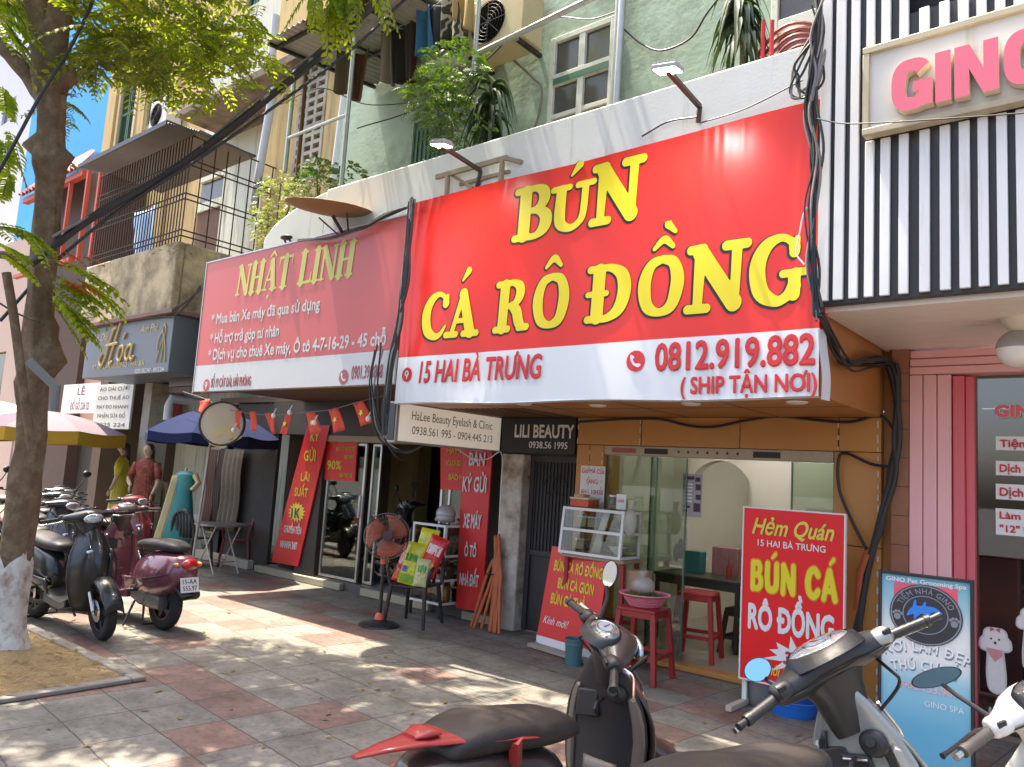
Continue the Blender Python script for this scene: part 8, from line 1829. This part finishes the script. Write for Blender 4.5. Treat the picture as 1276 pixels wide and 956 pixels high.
build('trunk', MB().loft(trunk_rings(tp_, rr_, z0=.60)), M_bark, tr, ang=80)
pr_ = trunk_rings(tp_, rr_, z1=.86, off=.004)
pr_[-1] = [(x, y, z+.05*math.sin(k*1.9)+.04*math.sin(k*.8+1)) for k, (x, y, z) in enumerate(pr_[-1])]
build('painted_base', MB().loft(pr_), M_lime, tr, ang=80)
lim = MB()
def limb(pts, r0, r1, n=10):
    P = catmull(pts, 6); lim.tube([Vector(p) for p in P], [r0+(r1-r0)*i/(len(P)-1)+.006*math.sin(i*1.7) for i in range(len(P))], n)
limb([(-7.07, 2.14, 4.75), (-7.10, 2.05, 5.2), (-7.22, 1.9, 5.9), (-7.5, 1.7, 7.2), (-7.8, 1.5, 8.4)], .13, .05)
limb([(-7.07, 2.14, 4.75), (-6.98, 2.12, 5.2), (-6.85, 2.15, 5.9), (-6.5, 2.3, 7.2), (-6.0, 2.5, 8.6)], .12, .05)
limb([(-7.12, 2.16, 4.6), (-7.35, 1.92, 4.95), (-7.75, 1.6, 5.25), (-8.6, 1.2, 5.6)], .085, .03)
limb([(-6.9, 2.13, 5.6), (-6.2, 2.8, 6.4), (-5.3, 3.3, 7.0), (-4.2, 3.6, 7.3)], .06, .02)
limb([(-6.7, 2.2, 6.5), (-5.9, 1.6, 7.3), (-4.6, 1.2, 7.8)], .05, .02)
limb([(-7.2, 1.9, 5.8), (-7.9, 2.7, 6.4), (-8.6, 3.6, 6.6)], .05, .02)
limb([(-7.13, 2.36, 3.15), (-7.3, 2.2, 3.25), (-7.7, 1.9, 3.3)], .05, .02)
# thin dead stem leaning along the trunk at its left
lim.tube([Vector(p) for p in catmull([PD(8, 340, 6.1), PD(18, 400, 6.1), PD(27, 470, 6.1), PD(40, 560, 6.15)], 5)], .035, 8)
build('limb', lim, M_bark, tr, ang=80)
pv = MB(); pv.tube([PD(36, 450, 6.0), PD(70, 483, 6.0), PD(67, 512, 6.0)], .035, 12); solo('pipe_offcut', pv, mat('dull grey pipe', (.16, .17, .17), .6), 'bent grey plastic pipe offcut tied to the tree trunk', 'pipe')
# leaves: each compound leaf is a rachis with paired leaflets
def compound(mb, base, d, L, npair, ll, lw, droop, rg, tw=None):
    base = Vector(base); d = Vector(d).normalized(); side = d.cross(Vector((0, 0, 1)))
    side = side.normalized() if side.length > .05 else Vector((1, 0, 0))
    if tw: side = (Matrix.Rotation(tw, 3, d) @ side)
    pts = []
    for i in range(npair+1):
        u = i/npair; pts.append(base+d*L*u+Vector((0, 0, -droop*L*u*u)))
    nrm = side.cross(d)
    for i in range(1, npair+1):
        p = pts[i]; fw = (pts[i]-pts[i-1]).normalized(); sc = (1-.45*abs(2*i/npair-1.0)**2)*rg.uniform(.85, 1.1)
        for s in (-1, 1):
            ax = (side*s*.92+fw*.38+Vector((0, 0, -.25+rg.uniform(-.15, .1)))).normalized(); l = ll*sc; w_ = lw*sc; wv = ax.cross(nrm).normalized() if ax.cross(nrm).length > .01 else fw
            n2 = wv.cross(ax)*(.12*w_)
            a = p; b = p+ax*l*.32+wv*w_*.5+n2; c = p+ax*l*.72+wv*w_*.42+n2; e = p+ax*l-Vector((0, 0, .1*l)); f = p+ax*l*.72-wv*w_*.42+n2; g = p+ax*l*.32-wv*w_*.5+n2; m1 = p+ax*l*.5
            o = len(mb.v); mb.v += [tuple(q) for q in (a, b, c, e, f, g, m1)]; mb.f += [(o, o+1, o+2, o+6), (o+6, o+2, o+3), (o, o+6, o+4, o+5), (o+6, o+3, o+4)]; mb.m += [0]*4
    return pts
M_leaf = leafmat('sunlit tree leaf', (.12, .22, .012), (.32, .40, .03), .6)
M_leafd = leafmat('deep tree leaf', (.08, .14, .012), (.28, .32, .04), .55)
M_leafr = leafmat('young red leaf', (.40, .06, .02), (.30, .12, .02), .4)
twg = MB()
def spray(mb, c, n, R, L, rg, npair=7, ll=.09, lw=.042, dirb=None, droop=.45, twig=True):
    """a twig end carrying n compound leaves fanning out from c"""
    for i in range(n):
        a = rg.uniform(0, 6.283); e = rg.uniform(-.5, .35); d = Vector((math.cos(a)*math.cos(e), math.sin(a)*math.cos(e), math.sin(e)))
        if dirb is not None: d = (d*.6+Vector(dirb)).normalized()
        b = Vector(c)+Vector((rg.gauss(0, R), rg.gauss(0, R), rg.gauss(0, R*.6)))
        pts = compound(mb, b, d, L*rg.uniform(.75, 1.2), npair, ll, lw, droop, rg, rg.uniform(-.5, .5))
        if twig: twg.tube([pts[0], pts[len(pts)//2], pts[-1]], .003, 4, cap=False)
lf1 = MB()
# near drooping sprays at the left, pale and sunlit
R_ = CR; 
def S_(px_, py_, dep, n, R, L, **k): spray(lf1, PD(px_, py_, dep), n, R, L, rng, **k)
def droopers(px_, py_, dep, n, L, dirs, **k):
    for i in range(n): spray(lf1, PD(px_+rng.uniform(-8, 8), py_+rng.uniform(-8, 8), dep), 1, .02, L, rng, npair=10, ll=.085, lw=.045, dirb=dirs, droop=.35, **k)
right = CR*1.5; left = CR*-1.5
droopers(22, 292, 6.0, 3, .36, CR*.9+CU*-.12); droopers(-8, 285, 6.0, 4, .34, CR*1.5+CU*.05); droopers(-4, 310, 5.9, 4, .3, CR*1.5-CU*.5)
droopers(70, 330, 6.3, 3, .5, CR*1.5-CU*.1); droopers(66, 345, 6.3, 4, .5, CR*1.5-CU*.45); droopers(64, 360, 6.2, 3, .36, CR*1.2-CU*.3)
droopers(64, 372, 6.2, 4, .36, CR*1.4-CU*.5); droopers(68, 385, 6.2, 3, .3, CR*1.2-CU*.8); droopers(100, 345, 6.4, 3, .40, CR*1.4-CU*.3)
droopers(0, 105, 6.0, 4, .22, CR*.6-CU*1.0); droopers(2, 170, 6.2, 5, .3, CR*.5-CU*1.0); droopers(4, 210, 6.4, 4, .2, CR*.4-CU*.8); droopers(0, 25, 6.2, 6, .3, CR*1.2-CU*.6); droopers(15, 5, 6.5, 5, .3, CR*1.2-CU*.8)
# bright sprays at top centre
for (x, y, n) in ((395, -20, 4), (418, -16, 5), (440, -26, 4), (462, -28, 4), (405, -6, 3), (425, -10, 2)):
    for i in range(n): spray(lf1, PD(x+rng.uniform(-12, 12), y+rng.uniform(-8, 4), 6.0), 1, .02, .34, rng, npair=9, ll=.085, lw=.042, dirb=CR*rng.uniform(-.5, .6)-CU*1.2, droop=.3)
# mass of foliage across the upper left
def region(n, x0, x1, y0, y1, d0, d1, dens=None, L=.34, ll=.095, lw=.043, mb=lf1):
    k = 0
    while k < n:
        x = rng.uniform(x0, x1); y = rng.uniform(y0, y1)
        if dens and rng.random() > dens(x, y): continue
        spray(mb, PD(x, y, rng.uniform(d0, d1)), 1, .05, L, rng, npair=7, ll=ll, lw=lw, droop=.4); k += 1
lf2 = MB()
den = lambda x, y: max(0, min(1, 1.2-((x-195)/140)**2*1.0-((y-35)/75)**2))
region(270, 85, 345, -25, 130, 6.6, 9.0, den, mb=lf2)
region(60, 85, 180, -10, 70, 6.2, 7.5, lambda x, y: .8, mb=lf2)
region(70, 210, 345, 10, 125, 6.6, 8.4, lambda x, y: max(0, 1-((x-270)/90)**2-((y-70)/55)**2), mb=lf1)
region(26, 95, 150, 60, 92, 6.5, 7.5, lambda x, y: 1, L=.24, ll=.06, lw=.03, mb=lf2)
region(16, 70, 98, 112, 205, 6.6, 7.2, lambda x, y: 1, L=.2, ll=.055, lw=.028, mb=lf2)
region(60, 0, 60, -20, 18, 6.4, 8, lambda x, y: 1, mb=lf2)
# crown above the picture: the shade tree over the pavement
def clump(c, R, n, mb, rg, ok=True):
    for i in range(n):
        while True:
            v = Vector((rg.uniform(-1, 1), rg.uniform(-1, 1), rg.uniform(-1, 1)))
            if v.length < 1: break
        p = Vector(c)+v*R
        q = pix(p)
        if q[2] > .3 and -120 < q[0] < 1400 and q[1] > -55: continue
        compound(mb, p, Vector((rg.uniform(-1, 1), rg.uniform(-1, 1), rg.uniform(-.5, .3))), .34, 5, .13, .07, .35, rg, rg.uniform(-1, 1))
lf3 = MB(); rg3 = random.Random(77)
for i in range(100):
    a = rg3.uniform(0, 6.283); r = 3.5*math.sqrt(rg3.random()); clump((-6.9+r*math.cos(a)*1.05, 2.3+r*math.sin(a)*.85, 6.6+2.2*rg3.random()), rg3.uniform(.5, .85), 30, lf3, rg3)
for i in range(9):
    clump((-5.3+rg3.uniform(-1.0, .8), 2.9+rg3.uniform(-1.1, .9), 7.0+rg3.random()), rg3.uniform(.35, .6), 18, lf3, rg3)
tag(build('twigs', twg, M_bark, tr, smooth=False), kind='stuff')
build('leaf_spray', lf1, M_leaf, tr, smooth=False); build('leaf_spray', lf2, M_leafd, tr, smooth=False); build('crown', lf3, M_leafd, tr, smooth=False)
lr = MB()
for (x, y) in ((78, 315), (86, 320), (80, 352), (92, 352)): spray(lr, PD(x, y, 6.2), 2, .02, .16, rng, npair=5, ll=.06, lw=.03, dirb=CR*.8)
build('red_leaf', lr, M_leafr, tr, smooth=False)
# ================================================================== BALCONY PLANTS
def pot(mb, c, r=.16, h_=.24): mb.lathe([(.001, 0), (r*.75, 0), (r, h_), (r*.9, h_), (r*.85, h_-.03), (.001, h_-.03)], 18, Matrix.Translation(c))
M_pot = mat('dark clay pot', (.16, .09, .06), .8, var=.2)
M_fern = leafmat('fern green', (.035, .10, .018), (.12, .20, .03), .3); M_fernb = leafmat('shrub green', (.05, .10, .03), (.30, .33, .14), .35); M_drac = leafmat('dark strap leaf', (.018, .045, .016), (.05, .09, .03), .15, .35)
def bushy(nm, lab, blobs, n, lm, L, ll, lw, Y, rg, base, npair=6):
    t = thing(nm, lab, 'plant', base, 0, None); mb = MB(); sm_ = MB()
    for (x, y, rx_, ry_, wt) in blobs:
        for i in range(int(n*wt)):
            a = rg.uniform(0, 6.283); r = math.sqrt(rg.random()); yy = Y+rg.uniform(-.28, .28)
            p = PY(x+rx_*r*math.cos(a), y+ry_*r*math.sin(a), yy)
            out = (p-PY(x, y+ry_*.5, Y)).normalized()
            compound(mb, p, out+Vector((rg.uniform(-.5, .5), rg.uniform(-.5, .5), rg.uniform(-.2, .5))), L*rg.uniform(.7, 1.2), npair, ll, lw, .6, rg, rg.uniform(-1, 1))
        sm_.tube([Vector(base)+Vector((0, 0, .2)), PY(x, y+ry_*.4, Y)], .012, 5)
    build('foliage', mb, lm, t, smooth=False); build('stem', sm_, M_bark, t)
    pm = MB(); pot(pm, Vector(base)); build('pot', pm, M_pot, t); return t
rg = random.Random(5)
bpt = lambda x, Y=5.75: Vector((PY(x, 190, Y).x, Y, 4.36))
bushy('bushy_fern', 'large bright green feathery fern on the white parapet left of the drooping palm', [(565, 85, 38, 30, 1), (545, 120, 34, 30, 1), (562, 150, 34, 30, .9), (580, 170, 30, 26, .5), (530, 118, 22, 14, .4)], 130, M_fern, .2, .05, .02, 5.7, rg, bpt(565), 8)
bushy('leafy_shrub', 'pale variegated shrub at the left end of the parapet', [(345, 255, 28, 34, 1), (335, 285, 20, 24, .7), (365, 240, 18, 16, .4), (350, 225, 22, 10, .3)], 130, M_fernb, .12, .045, .03, 5.75, rg, Vector((PY(345, 270, 5.75).x, 5.75, 4.36)), 4)
bushy('leafy_shrub', 'dark green shrub behind the satellite dish', [(398, 225, 24, 22, 1), (430, 222, 26, 18, .8), (395, 208, 14, 10, .4)], 120, M_fern, .13, .045, .022, 5.95, rg, Vector((PY(405, 230, 5.95).x, 5.95, 4.36)), 5)
bushy('small_plant', 'small plant growing at the cage corner of the stained balcony', [(215, 315, 22, 10, 1)], 90, leafmat('dry reddish leaf', (.12, .05, .03), (.16, .10, .04), .2), .12, .03, .01, 6.1, rg, Vector((PY(212, 315, 6.25).x, 6.25, 5.02)), 5)
def strap_plant(nm, lab, c, top, n, L, W, rg, base):
    t = thing(nm, lab, 'plant', base); mb = MB(); c = Vector(c); top = Vector(top)
    for i in range(n):
        u = rg.random(); b = c.lerp(top, u); a = rg.uniform(0, 6.283); l = L*rg.uniform(.65, 1.15); out = Vector((math.cos(a), math.sin(a)*.8, 0)); pts = []; el = rg.uniform(.3, 1.0)
        for k in range(7):
            s = k/6; pts.append(b+out*l*(s*.75-.18*s*s)+Vector((0, 0, l*(el*s-1.35*s*s))))
        sd_ = out.cross(Vector((0, 0, 1))); ws = [.25, .8, 1, .95, .8, .5, .05]; o = len(mb.v)
        for p, w_ in zip(pts, ws): mb.v += [tuple(p-sd_*W*w_/2+Vector((0, 0, .012))), tuple(p), tuple(p+sd_*W*w_/2+Vector((0, 0, .012)))]
        for k in range(6):
            for j in range(2): mb.f.append((o+3*k+j, o+3*k+j+1, o+3*k+4+j, o+3*k+3+j)); mb.m.append(0)
    build('foliage', mb, M_drac, t, ang=80); build('stem', MB().tube([Vector(base)+Vector((0, 0, .2)), c, top], .02, 8), M_bark, t)
    pm = MB(); pot(pm, Vector(base), .18, .26); build('pot', pm, M_pot, t)
b = bpt(612, 5.6); strap_plant('drooping_palm', 'dark drooping palm with long strap leaves right of the bushy fern', PY(610, 165, 5.6), PY(612, 105, 5.6), 80, .52, .055, rg, b)
b = Vector((PY(925, 70, 5.7).x, 5.7, 4.36)); strap_plant('drooping_palm', 'dark drooping palm above the right end of the red banner', PY(925, 60, 5.6), PY(920, -10, 5.6), 90, .42, .06, rg, b)
rg9 = random.Random(9); b = Vector((PY(915, 70, 5.5).x-.05, 5.5, 4.36))
# red hose coil and red handles
hc = MB(); cc = PY(985, 52, 5.62)
for k in range(5): hc.tube([cc+Vector((.24*math.cos(q)*(1-.03*k), .05*k+.03*math.sin(3*q), .14+.13*math.sin(q)-.02*k-.14)) for q in [2*math.pi*i/28 for i in range(29)]], .014, 6)
solo('hose_coil', hc, mat('dull red hose', (.28, .05, .045), .5), 'dull red coiled hose lying on the parapet by the striped fascia', 'hose')
hr_ = MB()
for x in (951, 962): p = PY(x, 38, 5.5); hr_.tube([p+Vector((0, 0, -.4)), p+Vector((.0, .0, .08))], .018, 8)
solo('red_stakes', hr_, mat('red painted iron', (.50, .04, .04), .4), 'pair of red painted stakes in the right hand pot', 'stakes')
# ================================================================== CABLES
rc = random.Random(12)
def bundle(nm, lab, pts, n, spread, r, grp=None, m=None, k=6, jit=None):
    mb = MB()
    for i in range(n):
        ps_ = []
        for q in pts: ps_.append(Vector(q)+Vector((rc.gauss(0, spread), rc.gauss(0, spread*.4), rc.gauss(0, spread))))
        mb.mi(1 if rc.random() < .25 else 0); cable(mb, ps_, r*rc.uniform(.7, 1.3), 6, k)
    mb.k = 0
    return solo(nm, mb, [m or M_cable, M_cableg], lab, 'cables', grp)
L_ = lambda q, Y: [PY(x, y, Y) for x, y in q]
bundle('cable_bundle', 'thick bundle of black cables hanging between the two red signs', L_([(514, 252), (509, 300), (503, 350), (498, 400), (488, 450), (481, 500), (478, 540)], 5.06), 16, .022, .011, 'cable bundles on the signs')
bundle('cable_bundle', 'tangle of cables along the top edge of the faded red sign', L_([(372, 300), (410, 297), (450, 285), (480, 268), (512, 256)], 5.10), 6, .012, .010, 'cable bundles on the signs')
bundle('cable_bundle', 'loose cable loops under the cream light box', [PY(472, 430, 5.1), PY(465, 480, 5.1), PY(475, 540, 5.15), PY(505, 563, 5.4), PY(528, 548, 5.9)], 4, .03, .010, 'cable bundles on the signs')
bundle('cable_bundle', 'cables falling down the right edge of the big red banner', L_([(1022, -5), (1016, 40), (1014, 90), (1010, 140), (1016, 200), (1012, 260), (1012, 330), (1020, 395)], 5.07), 14, .022, .009, 'cable bundles on the signs')
bundle('cable_bundle', 'loose cable coils at the top right corner of the big red banner', L_([(1018, 45), (995, 85), (990, 105), (1000, 122), (1020, 100), (1022, 60), (1012, 130)], 5.08), 5, .025, .008, 'cable bundles on the signs')
bundle('cable_bundle', 'black cables drooping from the banner corner to the brown pier', [PY(1023, 385, 5.1), PX(1040, 430, -1.70), PX(1058, 455, -1.68), PX(1085, 448, -1.68), PY(1108, 452, 6.78)], 9, .02, .012, 'cable bundles on the signs')
bundle('cable_bundle', 'thick black conduit bundle running down the orange wall to the ground', [PY(1108, 450, 6.78), PY(1118, 480, 6.79), PY(1117, 540, 6.79), PY(1112, 590, 6.79), PY(1098, 650, 6.78), PY(1078, 720, 6.76), PY(1068, 790, 6.7)], 7, .018, .020, 'cable bundles on the signs')
cw = MB(); cable(cw, [PY(720, 526, 6.83), PY(750, 524, 6.83), PY(790, 522, 6.83), PY(825, 523, 6.83), PY(860, 531, 6.83), PY(890, 532, 6.83), PY(930, 524, 6.83), PY(970, 519, 6.83), PY(1020, 524, 6.83), PY(1060, 526, 6.83), PY(1096, 518, 6.83), PY(1114, 535, 6.8)], .013); solo('wavy_cable', cw, M_cable, 'black cable waving along the orange panels over the door', 'cable')
cw = MB(); cable(cw, [PY(1112, 582, 6.8), PY(1085, 578, 6.82), PY(1055, 565, 6.82), PY(1045, 572, 6.82), PY(1046, 610, 6.82), PY(1062, 650, 6.82), PY(1080, 685, 6.8)], .013); solo('looped_cable', cw, M_cable, 'black cable looping beside the right door pillar', 'cable')
ohs = MB(); oc = L_([(1080, 690), (1072, 715), (1068, 760)], 6.74); ohs.tube(oc, .026, 10); solo('orange_duct', ohs, M_hose, 'short orange duct behind the standing board', 'duct')
# overhead wires crossing the upper left
def wire(lab, pts, r, m=M_cable, n=1, spread=.0):
    mb = MB()
    for i in range(n): cable(mb, [Vector(p)+Vector((rc.gauss(0, spread), rc.gauss(0, spread), rc.gauss(0, spread))) for p in pts], r, 6, 8)
    solo('overhead_wire', mb, m, lab, 'wire', 'overhead wires from the tree to the right')
W0 = PD(40, 330, 6.4)
wire('thickest black overhead cable swinging from the trunk up to the top', [W0, PD(110, 275, 6.6), PD(200, 222, 6.9), PD(300, 150, 7.2), PD(400, 68, 7.4), PD(470, 0, 7.5), PD(520, -50, 7.6)], .030, n=3, spread=.012)
wire('grey overhead wire above the thick cable', [PD(65, 295, 6.4), PD(140, 255, 6.7), PD(220, 210, 7.0), PD(310, 130, 7.3), PD(380, 75, 7.4), PD(450, 38, 7.5), PD(520, -20, 7.6)], .013, M_cableg)
wire('thin dark overhead wire rising to the tin canopy', [PD(0, 400, 6.4), PD(60, 335, 6.5), PD(140, 268, 6.7), PD(260, 190, 7.0), PD(360, 120, 7.2), PD(440, 60, 7.4), PD(510, -6, 7.6)], .014)
wire('thin black wire passing in front of the trunk at the left', [PD(-10, 230, 5.9), PD(20, 175, 5.9), PD(50, 120, 6.0), PD(90, 55, 6.2), PD(122, -12, 6.4)], .014)
wire('slack wire at the left edge below the trunk fork', [PD(-5, 375, 6.2), PD(20, 390, 6.2), PD(50, 402, 6.2)], .008)
# small wires on the walls and signs
def thin(lab, pts, r=.005, m=M_cable): mb = MB(); cable(mb, pts, r, 5, 7); solo('thin_wire', mb, m, lab, 'wire', 'thin wires on walls and signs')
thin('thin wire strung across the striped fascia and pet shop board', [PY(1018, 148, 5.0), PY(1050, 154, 5.0), PY(1100, 153, 4.98), PY(1180, 148, 4.98), PY(1290, 140, 4.98)])
thin('thin wire running over the white parapet to the right flood lamp', [PY(800, 170, 5.26), PY(832, 152, 5.26), PY(868, 146, 5.26)], .008)
thin('thin wire from the right flood lamp to the cable coils', [PY(874, 153, 5.25), PY(930, 135, 5.25), PY(1000, 100, 5.2)], .006)
thin('black wire sagging across the green wall right of the window', [PY(776, 35, 7.2), PY(800, 55, 7.2), PY(825, 63, 7.2), PY(860, 48, 7.2), PY(880, 18, 7.2), PY(900, -8, 7.2)], .012)
thin('wire drooping over the window top', [PY(640, 40, 7.2), PY(690, 22, 7.2), PY(735, 24, 7.2), PY(770, 14, 7.2)], .008)
thin('slanting wire in front of the green wall at the left', [PY(445, 160, 6.5), PY(520, 135, 6.5), PY(600, 80, 6.4), PY(640, 40, 6.4)], .010)
thin('hooked pipe wire at the left of the window', [PY(640, 75, 7.2), PY(665, 98, 7.2), PY(675, 110, 7.2), PY(672, 140, 7.2), PY(666, 160, 7.2)], .016, mat('dull brown wire', (.22, .19, .14), .7))
thin('white wire hanging in front of the whitewashed post', [PY(570, 560, 6.7), PY(590, 572, 6.7), PY(608, 572, 6.75), PY(625, 565, 6.8), PY(624, 610, 6.8), PY(622, 650, 6.75)], .006, M_whitep)
thin('white wire loose across the right edge of the big banner', [PY(1016, 248, 5.1), PY(1002, 265, 5.1), PY(996, 292, 5.1), PY(992, 315, 5.1), PY(1002, 330, 5.1)], .006, M_whitep)
thin('thin wire between the posts under the tin canopy', [PY(350, 130, 6), PY(400, 110, 6), PY(455, 130, 6.2), PY(520, 128, 6.4)], .007)
for i in range(3): thin('wire hanging down in front of the stained balcony, %s' % ('left of the three', 'middle of the three', 'right of the three')[i], [PY(150+i*26, 400-3*i, 5.85), PY(190+i*14, 393, 5.85), PY(215+i*10, 385-4*i, 5.85), PY(250, 362-i*3, 5.85)], .012)
# fallen leaves and litter in the tree pit and on the tiles
ltr = MB(); rl = random.Random(8)
for i in range(420):
    if rl.random() < .7: p = Vector((rl.uniform(-8.0, -5.95), rl.uniform(1.95, 2.9), .045+.03*rl.random()))
    else: p = Vector((rl.uniform(-9, -2), rl.uniform(2.0, 6.2), .008))
    a = rl.uniform(0, 6.28); l = rl.uniform(.02, .045); d = Vector((math.cos(a), math.sin(a), rl.uniform(-.1, .2)))*l; s = Vector((-math.sin(a), math.cos(a), .1))*l*.4
    ltr.add([p-d, p+s, p+d, p-s], [(0, 1, 2, 3)])
tag(build('fallen_leaves', ltr, leafmat('fallen leaf', (.30, .20, .05), (.16, .10, .04), .15), None, smooth=False), 'scattered dry leaves on the earth and tiles', 'leaves', kind='stuff')
